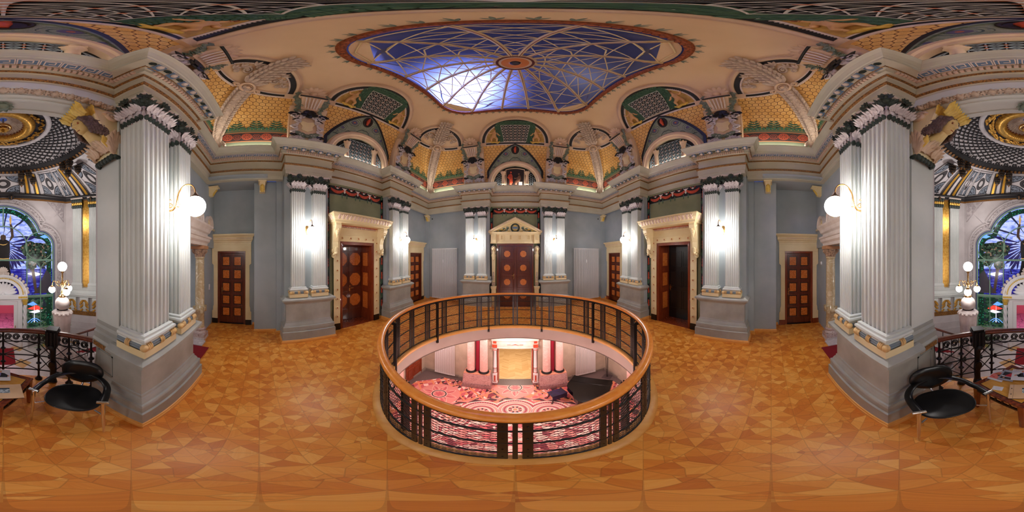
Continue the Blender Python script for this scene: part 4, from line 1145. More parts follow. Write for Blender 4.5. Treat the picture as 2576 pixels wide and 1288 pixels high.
def f_mosaic(b):
    u, v, _ = b.coord('UV'); au = u.abs()
    bg = b.mix((b.noise(b.vec(u, v, 0), 3, 3)-.3)*2.4, rgb(128,140,120), rgb(164,172,146))
    # spirals left and right of the medallion
    def spiral(cx, cy, r0, turns):
        dx, dy = au-cx, v-cy; r = (dx*dx+dy*dy).sqrt(); a = dy.atan2(dx)/6.28318
        return ((r/r0*turns - a).fract()-.5).abs().lt(.13)*r.lt(r0), r
    s1, r1 = spiral(.36, 1.62, .20, 3); s2, r2 = spiral(.66, 1.30, .16, 3); s3, r3_ = spiral(.86, 1.06, .11, 2)
    c = b.mix(s1.max(s2).max(s3), bg, rgb(62,82,72))
    c = b.mix(r1.lt(.085), c, rgb(96,88,122)); c = b.mix(r1.lt(.03), c, rgb(196,100,60)); c = b.mix(r2.lt(.05), c, rgb(96,88,122))
    w_ = b.voro(b.vec(u, v, 0), 17); c = b.mix(w_.lt(.20)*b.noise(b.vec(u, v, 0), 6, 2).gt(.5), c, rgb(84,92,128))
    vine = (v-(1.42-au*.55)-(au*16).sin()*.05).abs().lt(.016); c = b.mix(vine, c, rgb(48,70,60))
    c = b.mix(b.voro(b.vec(u, v, 0), 55, 'DISTANCE_TO_EDGE').lt(.06)*.35, c, rgb(90,96,84))
    return c
MOSAIC = mat('green_mosaic', fn=f_mosaic, rough=.6)
def f_red_frieze(b):
    u, v, _ = b.coord('UV'); P = .46
    v = v-.25; x = u.mod(P)-P/2; y = v-.235; r = (x*x+y*y).sqrt(); a = y.atan2(x)
    c = b.mix(b.noise(b.vec(u, v, 0), 30, 2).gt(.52), rgb(48,40,40), rgb(70,50,44))
    ring = (r-.108).abs().lt(.018).max(r.lt(.03)); spk = (a*4).cos().abs().gt(.62)*r.lt(.09)
    c = b.mix(r.lt(.12), c, rgb(92,42,34)); c = b.mix(ring.max(spk), c, rgb(150,68,46))
    x2 = x.abs()-P/2; r2 = (x2*x2+y*y).sqrt(); sc = ((r2*22-y.atan2(x2)/6.283).fract()-.5).abs().lt(.2)*r2.lt(.11)*r.gt(.125); c = b.mix(sc, c, rgb(136,58,42))
    e = (v-.06).abs().lt(.012).max((v-.40).abs().lt(.012)); c = b.mix(e, c, rgb(176,110,70))
    c = b.mix(v.lt(.045), c, rgb(84,90,72)); c = b.mix(v.gt(.415), c, rgb(104,106,78)); dots = ((u*30).fract()-.5).abs().lt(.25)*(v-.45).abs().lt(.015); c = b.mix(dots, c, rgb(60,76,58))
    return c
FRIEZE = mat('red_painted_frieze', fn=f_red_frieze, rough=.65)
GOLDGROUND = mat('gold_mosaic_ground', fn=soft(rgb(176,140,66), rgb(206,170,92), 8), rough=.6)
FLESH = mat('ochre_flesh_relief', fn=soft(rgb(206,158,104), rgb(222,178,124), 6), rough=.6)
HAIRM = mat('auburn_relief_hair', fn=soft(rgb(140,84,50), rgb(166,104,64), 20), rough=.6)
PAINTING_BG = mat('dark_painting_ground', rgb(40,28,26), .6)
GRILLW = mat('grille_paint', rgb(206,204,196), .5)
GRILLW2 = mat('bluish_grille_paint', rgb(150,164,172), .5)
OCHRE = mat('ochre_red_rosette', rgb(186,110,70), .5)
def grille(mb_bg, mb_bar, mb_dot, fn, nx, ny, d=.015, bar=.0085):
    """star grille: orthogonal and diagonal bars with small rosettes, laid out in a quad field fn(u,v)->(s,q)"""
    mb_bg.grid(lambda u, v: VS(*fn(u, v), d), 10, 10, uv=lambda u, v: fn(u, v))
    def P(u, v, e=0): return VS(*fn(u, v), d+.022+e)
    for i in range(nx+1): mb_bar.tube([P(i/nx, j/8) for j in range(9)], bar, 4)
    for i in range(ny+1): mb_bar.tube([P(j/8, i/ny) for j in range(9)], bar, 4)
    for i in range(nx):
        for j in range(ny):
            u0, u1, v0, v1 = i/nx, (i+1)/nx, j/ny, (j+1)/ny
            mb_bar.tube([P(u0, v0), P(u1, v1)], bar*.7, 4, cap=False); mb_bar.tube([P(u0, v1), P(u1, v0)], bar*.7, 4, cap=False)
    for i in range(1, nx):
        for j in range(1, ny): mb_dot.ball(P(i/nx, j/ny, .004), .018, 6)
# relief boy (putto), one continuous skinned body; x right, y = out of the wall (-y towards the room), z up
def skinned(name, nodes, edges, m, parent=None, sub=1, root=0):
    me = bpy.data.meshes.new(name); me.from_pydata([n_[0] for n_ in nodes], edges, []); o = bpy.data.objects.new(name, me); COL.objects.link(o)
    me.materials.append(m)
    sk_ = o.modifiers.new('skin', 'SKIN'); sk_.use_smooth_shade = True; sk_.branch_smoothing = .4
    for i, n_ in enumerate(nodes):
        r = n_[1]; me.skin_vertices[0].data[i].radius = (r, r) if not hasattr(r, '__len__') else r
    me.skin_vertices[0].data[root].use_root = True
    sb = o.modifiers.new('sub', 'SUBSURF'); sb.levels = sb.render_levels = sub
    if parent is not None: o.parent = parent
    # freeze to a plain mesh so copies can share it
    dg = bpy.context.evaluated_depsgraph_get(); em_ = bpy.data.meshes.new_from_object(o.evaluated_get(dg)); o.modifiers.clear(); o.data = em_
    for p in em_.polygons: p.use_smooth = True
    return o
def putto(sc=1.0):
    t = thing('cherub_relief', '', 'relief figure')
    N = [((0,0,.30),.085), ((0,-.01,.40),.09), ((.01,-.02,.50),.095), ((.015,-.02,.575),.045), ((.02,-.03,.66),.078), ((.02,-.03,.72),.06),
         ((-.10,-.02,.53),.045), ((-.17,-.04,.44),.038), ((-.22,-.07,.52),.03), ((-.26,-.08,.555),.028),
         ((.12,-.02,.52),.045), ((.18,-.03,.42),.038), ((.24,-.05,.37),.03), ((.28,-.05,.36),.026),
         ((-.07,-.04,.24),.07), ((-.11,-.09,.12),.055), ((-.07,-.05,.02),.042), ((-.12,-.08,-.02),.03),
         ((.08,-.03,.25),.07), ((.17,-.07,.16),.055), ((.15,-.03,.03),.04), ((.20,-.06,-.01),.03)]
    Ed = [(0,1),(1,2),(2,3),(3,4),(4,5),(2,6),(6,7),(7,8),(8,9),(2,10),(10,11),(11,12),(12,13),(0,14),(14,15),(15,16),(16,17),(0,18),(18,19),(19,20),(20,21)]
    b = skinned('body', N, Ed, FLESH, t)
    h = MB()
    for i in range(16):
        a = i*2.399; rr = .075*sqrt(i/16); h.ball((.02+rr*cos(a), -.02-.04*(1-i/16), .735+rr*.4*sin(a)), .032, 8)
    for e in (-.06, .10): h.ball((e, -.02, .67), .03, 8)
    h.build('hair', HAIRM, t)
    f = MB()
    f.ball((.015,-.115,.655), .014, 6); f.tube([(-.008,-.104,.628),(.015,-.112,.622),(.038,-.104,.628)], .006, 5)
    for e in (-.028, .05): f.ball((e, -.096, .675), .011, 6)
    f.build('face', HAIRM, b)
    w_ = MB()
    for i in range(6): w_.leaf((.10, .0, .50), (.3,0,.9), (cos(R(35-i*16)), 0, sin(R(35-i*16))), (0,-1,0), .10, .34-.03*i, .12)
    w_.build('wing', FLESH, t)
    d = MB(); d.tube([(-.16,0,-.02),(-.05,-.03,-.06),(.08,-.02,-.04),(.2,0,-.07),(.3,.01,.02)], [.04,.06,.05,.06,.03], 8); d.build('drapery', YELLOW, t)
    return t
PUT = putto()
PUTFIRST = [True]
def place_on(o, k, s, q, d=.0, sc=1.0, mirror=False, roll=0):
    p, r, u, nn = vframe(s, q); p = p+nn*d
    M = Matrix.Identity(4)
    if roll: c, sn = cos(roll), sin(roll); r, u = r*c+u*sn, u*c-r*sn
    rr = -r if mirror else r
    for i in range(3): M[i][0], M[i][1], M[i][2], M[i][3] = rr[i]*sc, -nn[i]*sc, u[i]*sc, p[i]
    o.matrix_world = at_side(k) @ M
    return o
SIDETXT = {0: 'above the far double door', 1: 'above the octagon-panelled door', 2: 'overhead above the stair opening', 3: 'above the open dark door'}
GUPTXT = SIDETXT
for k in range(4):
    base = struct(thing('trim_%d' % (12+k), None, None, C0(), SIDE_RZ[k]))
    # honeycomb fields either side of the mosaic, the black line above
    hb = MB(); patch(hb, lambda u, v: (-1.2+2.4*u, .02+(Q45-.02)*v), 16, 18, .012, thick=0)
    hb.build('honeycomb_field', HONEY, base)
    def gothic(v, hw=1.08, q0=.80, q1=Q45-.07):
        # half width of the pointed mosaic at height fraction v
        r = ((q1-q0)**2+hw*hw)/(2*hw); y = (q1-q0)*v; c = sqrt(max(r*r-y*y, 0))-(r-hw); return .42*c+.58*hw*(1-v), q0+y
    mz = MB(); patch(mz, lambda u, v: ((lambda h, q: ((2*u-1)*h, q))(*gothic(v))), 14, 14, .02, thick=0)
    patch(mz, lambda u, v: ((2*u-1)*1.08, .3+.56*v), 14, 4, .02, thick=0)
    mz.build('mosaic_spandrel', MOSAIC, base)
    ol, ow = MB(), MB(); P = [(-gothic(v/20)[0], gothic(v/20)[1]) for v in range(21)]+[(gothic(v/20)[0], gothic(v/20)[1]) for v in range(19, -1, -1)]
    P = [(-1.08, .45)]+P+[(1.08, .45)]
    band(ol, P, .085, .04); band(ow, [(s*.95, q-.05) for s, q in P], .03, .05)
    ol.build('black_outline', BLACK, base); ow.build('pale_outline', SAGE, base)
    md, mr_ = MB(), MB()
    p, r, u, nn = vframe(0, 1.80)
    md.add([tuple(p+nn*.035+r*(.13*cos(a))+u*(.19*sin(a))) for a in [i*pi/12 for i in range(24)]], [tuple(range(24))])
    md.tube([p+nn*.04+r*(.13*cos(a))+u*(.19*sin(a)) for a in [i*pi/12 for i in range(24)]], .02, 6, closed=True)
    mr_.tube([p+nn*.05+u*.12, p+nn*.06+u*.02-r*.01, p+nn*.05-u*.13], [.03,.055,.03], 8); mr_.ball(p+nn*.055+u*.135+r*.01, .03, 8)
    mo_ = md.build('medallion', PAINTING_BG, base); mr_.build('red_figure', RED, mo_)
    # arched window: moulded archivolt, colonnettes, painting or grille
    ar = MB()
    def asec(u, v):
        th = pi*u; rr, dd = [(.86,.0),(.86,.12),(.93,.13),(.96,.16),(1.04,.16),(1.08,.12),(1.10,.10),(1.10,.0)][round(v*7)]
        return VS(rr*cos(th), .16+rr*sin(th), dd)
    ar.grid(asec, 32, 7, smooth=False)
    for sg in (1, -1): ar.grid(lambda u, v: VS(sg*[.86,.86,.93,.96,1.04,1.08,1.10,1.10][round(v*7)], -.02+.18*u, [0,.12,.13,.16,.16,.12,.10,0][round(v*7)]), 2, 7, smooth=False)
    ar.build('archivolt', PINKBEIGE, base)
    wn = struct(thing('window_%d' % (3+k), None, None, C0(), SIDE_RZ[k]))
    bg, br, dt = MB(), MB(), MB()
    bg.grid(lambda u, v: VS((2*u-1)*.86*sqrt(max(1-max(v-.15, 0)**2/.7225*1.0, 0)), .02+v*.98, .022), 12, 14)
    co = MB()
    for sg in (1, -1):
        x = sg*.47; p0, p1 = Vector(VS(x, .0, .08)), Vector(VS(x, .62, .08))
        co.tube([p0+(p1-p0)*v for v in (0,.08,.1,.5,.9,1)], [.09,.09,.07,.065,.06,.085], 12); pp = Vector(VS(x, .68, .08)); co.ball(pp, .10, 10, sz=.7)
        for e in range(6): a = e*pi/3; co.ball(pp+Vector((.08*cos(a), .08*sin(a), .03)), .035, 6)
    co.build('colonnettes', PINKBEIGE, wn)
    if k == 0:
        pt = MB(); pt.grid(lambda u, v: VS((2*u-1)*.37, .05+v*(.78+.06*sin(pi*u)), .05), 10, 6); po_ = pt.build('painted_panel', PAINTING_BG, wn)
        fr_ = MB(); fr_.tube([VS((2*u-1)*.37, .05+.78+.06*sin(pi*u), .06) for u in [i/10 for i in range(11)]], .018, 6)
        for sg in (1, -1): fr_.tube([VS(sg*.37, .05+.78*v, .06) for v in (0,.5,1)], .018, 6)
        fr_.build('panel_frame', PINKBEIGE, po_)
        # two simple robed figures of the painting
        f1, f2, f3 = MB(), MB(), MB()
        def Pq(s, q, d=.06): return VS(s, q, d)
        f1.tube([Pq(-.18,.62),Pq(-.18,.5),Pq(-.17,.36),Pq(-.16,.2),Pq(-.19,.08)], [.04,.085,.075,.065,.04], 8); f1.ball(Pq(-.17,.70), .045, 8); f1.tube([Pq(-.24,.58),Pq(-.29,.45),Pq(-.22,.38)], .025, 6)
        f2.tube([Pq(.17,.54),Pq(.16,.42),Pq(.12,.3),Pq(.04,.22),Pq(.03,.08)], [.04,.075,.08,.06,.05], 8); f2.ball(Pq(.15,.62), .042, 8); f2.tube([Pq(.12,.45),Pq(.02,.40),Pq(-.04,.42)], .022, 6)
        f3.grid(lambda u, v: VS(.14+.14*u, .07+.16*v, .062), 2, 2); f3.tube([Pq(.14,.23),Pq(.29,.23)], .015, 5)
        f1.build('red_figure', RED, po_); f2.build('robed_figure', mat('brown_robe', rgb(120,84,66), .6), po_); f3.build('white_stool', PALE, po_)
        for sg in (1, -1):
            for i in range(4):
                for j in range(7):
                    c_ = (sg*(.56+i*.085), .1+j*.1+(.05 if i % 2 else 0))
                    if hypot(c_[0], c_[1]-.16) < .80: br.tube([VS(c_[0]+.05*cos(a), c_[1]+.06*sin(a), .035) for a in [R(-10+q*20) for q in range(11)]], .008, 4)
    else:
        grille(bg, br, dt, lambda u, v: ((2*u-1)*.40, .04+v*.84), 6, 6, .03, .008)
        for sg in (1, -1): grille(bg, br, dt, lambda u, v: (sg*(.54+u*.24), .04+v*(.62-.28*u)), 2, 4, .03, .008)
    bo_ = bg.build('dark_panes', DARK, wn); br.build('grille', GRILLW2, bo_)
    if dt.v: dt.build('grille_rosettes', OCHRE, bo_)
    # line over the honeycomb and the big lunette
    bl, wh, pk = MB(), MB(), MB()
    band(bl, [(-1.2+2.4*i/12, Q45) for i in range(13)], .075, .035); band(wh, [(-1.2+2.4*i/12, Q45-.065) for i in range(13)], .05, .04); band(wh, [(-1.2+2.4*i/12, Q45+.055) for i in range(13)], .03, .04)
    RL = 1.27; A = arcpts(0, Q45, RL-.10, 0, 180); 
    SQ = .955
    def squash(P): return [(s, Q45+(q-Q45)*SQ) for s, q in P]
    band(bl, squash(A), .105, .035); band(wh, squash(arcpts(0, Q45, RL-.175, 0, 180)), .03, .045); band(pk, squash(arcpts(0, Q45, RL, 0, 180)), .10, .07, rise=.03); band(pk, squash(arcpts(0, Q45, RL+.07, 0, 180)), .04, .03)
    bd = MB()
    for i in range(70):
        a = pi*(i+.5)/70; bd.ball(VS((RL-.155)*cos(a), Q45+SQ*(RL-.155)*sin(a), .045), .013, 5)
    bl.build('black_band', BLACK, base); wo = wh.build('white_fillet', PALE, base); pk.build('arch_moulding', PINKBEIGE, base); bd.build('bead_row', PALE, wo)
    lu = struct(thing('trim_%d' % (16+k), None, None, C0(), SIDE_RZ[k]))
    gd = MB(); gd.grid(lambda u, v: VS((2*u-1)*1.09*sqrt(max(0, 1-v*v)), Q45+.06+SQ*1.03*v, .022), 16, 14); gd.build('gold_ground', GOLDGROUND, lu)
    gw = struct(thing('window_%d' % (7+k), None, None, C0(), SIDE_RZ[k]))
    bg, br, dt = MB(), MB(), MB(); grille(bg, br, dt, lambda u, v: ((2*u-1)*(.40+.08*v), Q45+.08+v*.80), 6, 6, .05)
    bo_ = bg.build('dark_panes', DARK, gw); br.build('grille', GRILLW, bo_); dt.build('grille_rosettes', OCHRE, bo_)
    wr = MB(); PW = [(-.50, Q45+.06), (-.535, Q45+.3), (-.57, Q45+.6), (-.58, Q45+.84), (-.50, Q45+.95), (-.3, Q45+.985), (0, Q45+1.0), (.3, Q45+.985), (.50, Q45+.95), (.58, Q45+.84), (.57, Q45+.6), (.535, Q45+.3), (.50, Q45+.06)]
    for i in range(len(PW)-1):
        for j in range(5):
            u = j/5; s, q = PW[i][0]+(PW[i+1][0]-PW[i][0])*u, PW[i][1]+(PW[i+1][1]-PW[i][1])*u
            p, r, uu, nn = vframe(s, q); dr = (r*(PW[i+1][0]-PW[i][0])+uu*(PW[i+1][1]-PW[i][1])).normalized(); sd_ = dr.cross(nn)
            for e in (-1, 0, 1): wr.leaf(p+nn*.05+sd_*(e*.045), sd_, (dr+sd_*e*.5).normalized(), nn, .075, .11, .25)
    wr.build('leaf_garland', GREEN, gw)
    for sg in (1, -1):
        o = PUT if PUTFIRST[0] else dup(PUT); PUTFIRST[0] = False
        o['label'] = 'winged boy relief on the %s of the lunette grille %s' % ('right' if sg > 0 else 'left', SIDETXT[k]); o['group'] = 'relief boys beside the lunette grilles'
        place_on(o, k, sg*.79, Q45+.11, .05, .80, mirror=(sg > 0), roll=sg*.16)

# carved consoles on the piers between the lunettes: built once, copied round the vault
def console(kk, sg0, label, src=None):
    if src is not None: return dup(src, C0(), SIDE_RZ[kk], label)
    t = thing('vault_console', label, 'console', C0(), SIDE_RZ[kk], 'carved consoles between the lunettes')
    s0, hw = 1.63*sg0, .40
    f = lambda x, q, d: VS(s0+x, q, d)
    b = MB()
    def cell(x0, x1, q0, q1, d0, d1, nq=8, w1=None):
        w1 = w1 or (x0, x1)
        def X(u, v): return (x0+(x1-x0)*u)*(1-v)+(w1[0]+(w1[1]-w1[0])*u)*v
        b.grid(lambda u, v: f(X(u, v), q0+(q1-q0)*v, d0+(d1-d0)*v), 4, nq, smooth=False)
        for u in (0, 1): b.grid(lambda w2, v: f(X(u, v), q0+(q1-q0)*v, (d0+(d1-d0)*v)*w2), 1, nq, smooth=False)
        for v in (0, 1): b.grid(lambda u, w2: f(X(u, v), q0+(q1-q0)*v, (d0+(d1-d0)*v)*w2), 4, 1, smooth=False)
    cell(-.46, .46, .0, .16, .30, .30, 2); cell(-.42, .42, .16, 1.70, .22, .18, 12); cell(-.37, .37, .25, 1.25, .26, .22, 8)
    cell(-.30, .30, 1.70, 2.0, .18, .18, 4); cell(-.20, .20, 1.55, 2.02, .26, .34, 6, (-.24, .24)); cell(-.30, .30, 2.02, 2.10, .36, .36, 2); cell(-.25, .25, 2.10, 2.16, .34, .30, 2)
    cell(-.56, .56, Q45-.10, Q45+.06, .09, .09, 2)
    b.build('console_block', PINKBEIGE, t)
    fl_ = MB()
    for e in range(5): x = -.14+e*.07; fl_.tube([f(x*.85, 1.58, .30), f(x, 1.8, .335), f(x*1.1, 2.0, .37)], .018, 5)
    fl_.build('fluted_face', PALE, t)
    bk = MB(); bk.tube([f(-.29, 2.06, .37), f(.29, 2.06, .37)], .025, 4); bk.build('black_fillet', BLACK, t)
    sh = MB()
    for e in range(9):
        a = R(-14+e*26); p, r, u, nn = vframe(s0, 2.26); d_ = r*cos(a)+u*sin(a); sh.leaf(p+nn*.16, (r*-sin(a)+u*cos(a)), d_, nn, .13, .30, .25)
    p, r, u, nn = vframe(s0, 2.26); sh.ball(p+nn*.2, .085, 10)
    for e in (-.17, .17): sh.tube([p+nn*.2+r*(e+.06*cos(q)*(1-q/13))+u*(-.06+.06*sin(q)*(1-q/13)) for q in [v*.5 for v in range(20)]], .025, 6)
    sh.build('shell', PINKBEIGE, t)
    gl = MB(); random.seed(11)
    for sgn in (1, -1):
        for e in range(34):
            v = e/33; x = sgn*(.30-.02*v+.03*sin(v*7)); q = 2.3-.95*v; p, r, u, nn = vframe(s0+x, q); a = random.uniform(-2.6, -.5)
            gl.leaf(p+nn*(.14+.12*sin(pi*v)), r*-sin(a)+u*cos(a), r*cos(a)+u*sin(a), nn, .085, .12, .4)
        gl.cut()
    gl.build_each('fruit_garland', SAGE, t)
    bkl = MB()
    for x, q, w2 in ((0,1.42,.20),(-.34,1.38,.13),(.34,1.38,.13),(0,1.50,.15),(-.30,.52,.11),(.32,.50,.11)):
        p, r, u, nn = vframe(s0+x, q)
        for e in range(3): a = -pi/2+(e-1)*.9; bkl.leaf(p+nn*.27, r*-sin(a)+u*cos(a), r*cos(a)+u*sin(a), nn, w2*.85, w2*1.25, .3, lobes=3)
    for sgn in (1, -1):
        for a in (.7, -.7, 2.4, -2.4): p, r, u, nn = vframe(s0+sgn*.26, 1.15); bkl.leaf(p+nn*.27, r*-sin(a)+u*cos(a), r*cos(a)+u*sin(a), nn, .035, .14, .1)
    bkl.build('black_leaves', BLACK, t)
    gr = MB()
    for x, q in ((-.14,.56),(.14,.56),(-.06,.50),(.06,.50)):
        p, r, u, nn = vframe(s0+x, q)
        for e in range(3): a = -pi/2+(e-1)*1.0+x*3; gr.leaf(p+nn*.27, r*-sin(a)+u*cos(a), r*cos(a)+u*sin(a), nn, .12, .16, .3, lobes=3)
    gr.build('green_leaves', SAGE, t)
    ct = MB(); p, r, u, nn = vframe(s0, .84); O = [(-.13,.2),(0,.15),(.13,.2),(.17,.1),(.12,0),(.14,-.12),(0,-.2),(-.14,-.12),(-.12,0),(-.17,.1)]
    ct.prism(O, lambda x, y: tuple(p+r*x+u*y+nn*.24), lambda x, y: tuple(p+r*x+u*y+nn*.275)); ct.build('cartouche', CREAM, t)
    sc = MB()
    for sgn in (1, -1):
        for x, q, rr in ((.22,.32,.085),(.30,.78,.08),(.10,.30,.06),(.30,1.22,.085),(.14,1.22,.06),(.31,.56,.06),(.22,1.02,.07)):
            p, r, u, nn = vframe(s0+sgn*x, q); sc.tube([p+nn*.27+r*(sgn*rr*cos(v)*(1-v/12))+u*(rr*sin(v)*(1-v/12)) for v in [i*.5 for i in range(20)]], [.03-.0007*i for i in range(20)], 6)
            a = R(70+x*200); sc.leaf(p+nn*.26+u*(rr*.6), r*-sin(a*sgn)+u*cos(a), r*(sgn*cos(a))+u*abs(sin(a)), nn, .09, .15, .3, lobes=3)
        for e in range(5): p, r, u, nn = vframe(s0+sgn*(.08+.07*e), .22+.04*(e % 2)); sc.leaf(p+nn*.25, r, u, nn, .10, .16, .35, lobes=3)
    sc.build('scrollwork', LILAC, t)
    return t
CT = {0: 'over the pier %s of the far double door', 1: 'over the pier %s of the octagon-panelled door', 2: 'over the pier behind the %s black armchair', 3: 'over the pier %s of the open dark door'}
src = {}
for k in range(4):
    for sg in (1, -1):
        wd = ('right' if sg > 0 else 'left') if k != 2 else ('left' if sg > 0 else 'right')
        lb = 'carved vault console with shell and garland '+CT[k] % wd
        src[sg] = console(k, sg, lb, src.get(sg)) if sg in src else console(k, sg, lb)

# corners: honeycomb, red frieze, small trees, palm trunk along the groin, lunette
PALMC = PINKBEIGE
for k in range(4):                      # corner between side k (its s < 0 end) and the next side
    k2 = (k+1) % 4
    base = struct(thing('trim_%d' % (20+k), None, None, (0,0,0), 0))
    hb, fz, tr, bl, wh, pk, bd = MB(), MB(), MB(), MB(), MB(), MB(), MB()
    for kk, sg in ((k, -1), (k2, 1)):
        M = at_side(kk)
        def fs(u, v, q0, q1): 
            q = q0+(q1-q0)*v; t = t_of_q(q); a, cr = va(t), vcr(t); s1 = a-cr+cr*.69; return (sg*(2.0+(s1-2.0)*u), q)
        for mb_, q0, q1, d in ((hb, .66, Q45, .014), (fz, .0, .75, .02)):
            st = len(mb_.v); patch(mb_, lambda u, v: fs(u, v, q0, q1), 10, 10, d, thick=0); mb_.xf(M, st)
        st = len(tr.v)
        for i in range(3):
            s = sg*(2.30+i*.46); p, r, u, nn = vframe(s, .80); hh = .34
            for j in range(5):
                for e in (1, -1): tr.leaf(p+nn*.02+u*(j*.085), u, (r*e*(1-j*.12)+u*.35).normalized(), nn, .07, .20-.03*j, .1)
            tr.leaf(p+nn*.02+u*.38, r, u, nn, .06, .16, .1)
        for i in range(18): s = sg*(2.1+i*.085); p, r, u, nn = vframe(s, .74); tr.leaf(p+nn*.02, r, u, nn, .08, .11, .2)
        tr.xf(M, st)
        for mb_, w_, dq, d in ((bl, .075, 0, .035), (wh, .04, -.06, .04), (wh, .025, .05, .04)):
            st = len(mb_.v); band(mb_, [(sg*(2.05+.80*i/8), Q45+dq) for i in range(9)], w_, d); mb_.xf(M, st)
    hb.build('honeycomb_field', HONEY, base); fz.build('red_frieze', FRIEZE, base); tr.build('painted_trees', GREEN, base)
    # corner lunette in groin coordinates: (w,q), w metres from the groin
    RHO = 4.0
    def fc(w_, q, d=0):
        x, y, z = VC(pi/4+w_/RHO, q, d); return tuple(at_side(k) @ Vector((-x, y, z)))
    rl = .86
    for mb_, rr, w_, d, rise in ((bl, rl, .085, .04, 0), (wh, rl-.06, .025, .045, 0), (pk, rl+.09, .08, .06, .03), (pk, rl+.15, .03, .03, 0)):
        band(mb_, [(w2, Q45+(q-Q45)*1.0) for w2, q in arcpts(0, Q45+.0, rr, 3, 177)], w_, d, fn=fc, rise=rise)
    for i in range(44):
        a = pi*(i+.5)/44; bd.ball(fc((rl-.05)*cos(a), Q45+(rl-.05)*sin(a), .045), .012, 5)
    bl.build('black_band', BLACK, base); wo = wh.build('white_fillet', PALE, base); pk.build('arch_moulding', PINKBEIGE, base); bd.build('bead_row', PALE, wo)
    CN = ['left far', 'left near', 'right near', 'right far'][k]
    t = thing('palm_trunk_relief', 'stucco palm trunk climbing the vault groin over the %s corner' % CN, 'stucco relief', (0,0,0))
    tb = MB()
    def fr(w_, q, d):
        p = Vector(fc(w_, q, d)); u = (Vector(fc(w_, q+.03, d))-p).normalized(); r = (Vector(fc(w_+.03, q, d))-p).normalized(); nn = (Vector(fc(w_, q, d+.1))-p).normalized(); return p, r, u, nn
    tb.tube([fc(0, q, .05) for q in [v*Q45/14 for v in range(15)]], [.13]*3+[.11]*12, 10)
    tb.build('trunk', MAUVE, t)
    lf = MB()
    for i in range(22):
        q = .15+i*(Q45-.25)/22
        for e in (-1, -.35, .35, 1):
            p, r, u, nn = fr(e*.09, q, .13-.05*abs(e)); lf.leaf(p, (r-u*e*.3).normalized(), (u+r*e*.45).normalized(), nn, .085, .24, .22)
    for e in range(7): p, r, u, nn = fr((e-3)*.05, .30, .14); lf.leaf(p, r, (-u+r*(e-3)*.12).normalized(), nn, .10, .34, .2, lobes=2)
    lf.build('bark_leaves', MAUVE, t)
    md = MB(); p, r, u, nn = fr(0, Q45, .12)
    md.tube([p+r*(.15*cos(a))+u*(.15*sin(a)) for a in [i*pi/10 for i in range(20)]], .032, 8, closed=True); md.tube([p+r*(.09*cos(a))+u*(.09*sin(a)) for a in [i*pi/10 for i in range(20)]], .015, 6, closed=True)
    md.ball(p, .06, 10)
    for sgn in (1, -1): md.tube([p+r*(sgn*(.24+.07*cos(q)*(1-q/12)))+u*(-.02+.07*sin(q)*(1-q/12)) for q in [v*.5 for v in range(20)]], .02, 6)
    md.build('medallion_ring', PINKBEIGE, t)
    cr_ = MB()
    for j in range(9):
        q = Q45+.15+j*.11
        for e in (-2, -1, 0, 1, 2):
            p, r, u, nn = fr(e*.05, q, .10); a = e*.35; cr_.leaf(p, (r*cos(a)-u*sin(a)), (u*cos(a)+r*sin(a)), nn, .10, .26, .35, lobes=3)
    for sgn in (1, -1):
        for w0, q0, rr in ((.36, Q45+.46, .12), (.52, Q45+.30, .07), (.27, Q45+.66, .07)):
            p, r, u, nn = fr(sgn*w0, q0, .05); cr_.tube([p+r*(sgn*rr*cos(v)*(1-v/13))+u*(rr*sin(v)*(1-v/13)) for v in [i*.45 for i in range(24)]], .022, 6); cr_.ball(p, .035, 8)
            for e in range(3): a = R(30+e*40); cr_.leaf(p+r*sgn*rr*.8, -r*sin(a)*sgn+u*cos(a), r*cos(a)*sgn+u*sin(a), nn, .08, .16, .2, lobes=2)
    cr_.build('acanthus_crown', MAUVE, t)
# ---------------------------------------------------------------- skylight dome
def rimr(phi):
    """outline of the skylight opening in the direction phi"""
    p = abs(((phi+pi/4) % (pi/2))-pi/4); x, y, z = VC(p, QL); return hypot(x, y)
SKZ, SKH = Z0+ZH, .92
sk_root = struct(thing('window_2', None, None, (CX, CY, 0), 0))
RIMW = mat('carved_rim_wood', fn=soft(rgb(96,44,20), rgb(176,92,46), 30), rough=.5)
rm = MB()
def rimsec(u, v):
    phi = 2*pi*u; R0 = rimr(phi); a = 2*pi*v; rr = R0+.0+.065*cos(a); return (rr*cos(phi), rr*sin(phi), SKZ-.02+.06*sin(a))
rm.grid(rimsec, 160, 8, wrap=True)
ro = rm.build('rim', RIMW, sk_root)
lv = MB()
for i in range(150):
    phi = 2*pi*i/150; R0 = rimr(phi)-.02; lv.leaf((R0*cos(phi), R0*sin(phi), SKZ-.075), (cos(phi), sin(phi), 0), (-sin(phi), cos(phi), 0), (0,0,-1), .07, .10, .3)
lv.build('rim_leaves', RIMW, ro)
tw = MB()
for i in range(72):
    phi = 2*pi*(i+.5)/72; R0 = rimr(phi)+.07
    for e in (-1, 0, 1):
        a = phi+e*.6; t_ = R(89); 
        tw.leaf((R0*cos(phi), R0*sin(phi), SKZ-.012), (-sin(a), cos(a), 0), (cos(a), sin(a), .0), (0,0,-1), .025, .12 if e == 0 else .09, .05)
tw.build('painted_sprigs', SAGE, ro)
def dome(phi, f):
    """point of the glass dome: f = 0 at the boss, 1 at the rim"""
    R0 = rimr(phi)*.965; r = .30+(R0-.30)*f; return (r*cos(phi), r*sin(phi), SKZ+.02+SKH*(1-(r/1.95)**1.9 if r < 1.95 else 0)*1.0)
def domep(phi, f, d=0): x, y, z = dome(phi, f); return (x, y, z-d)
NSEC = 16
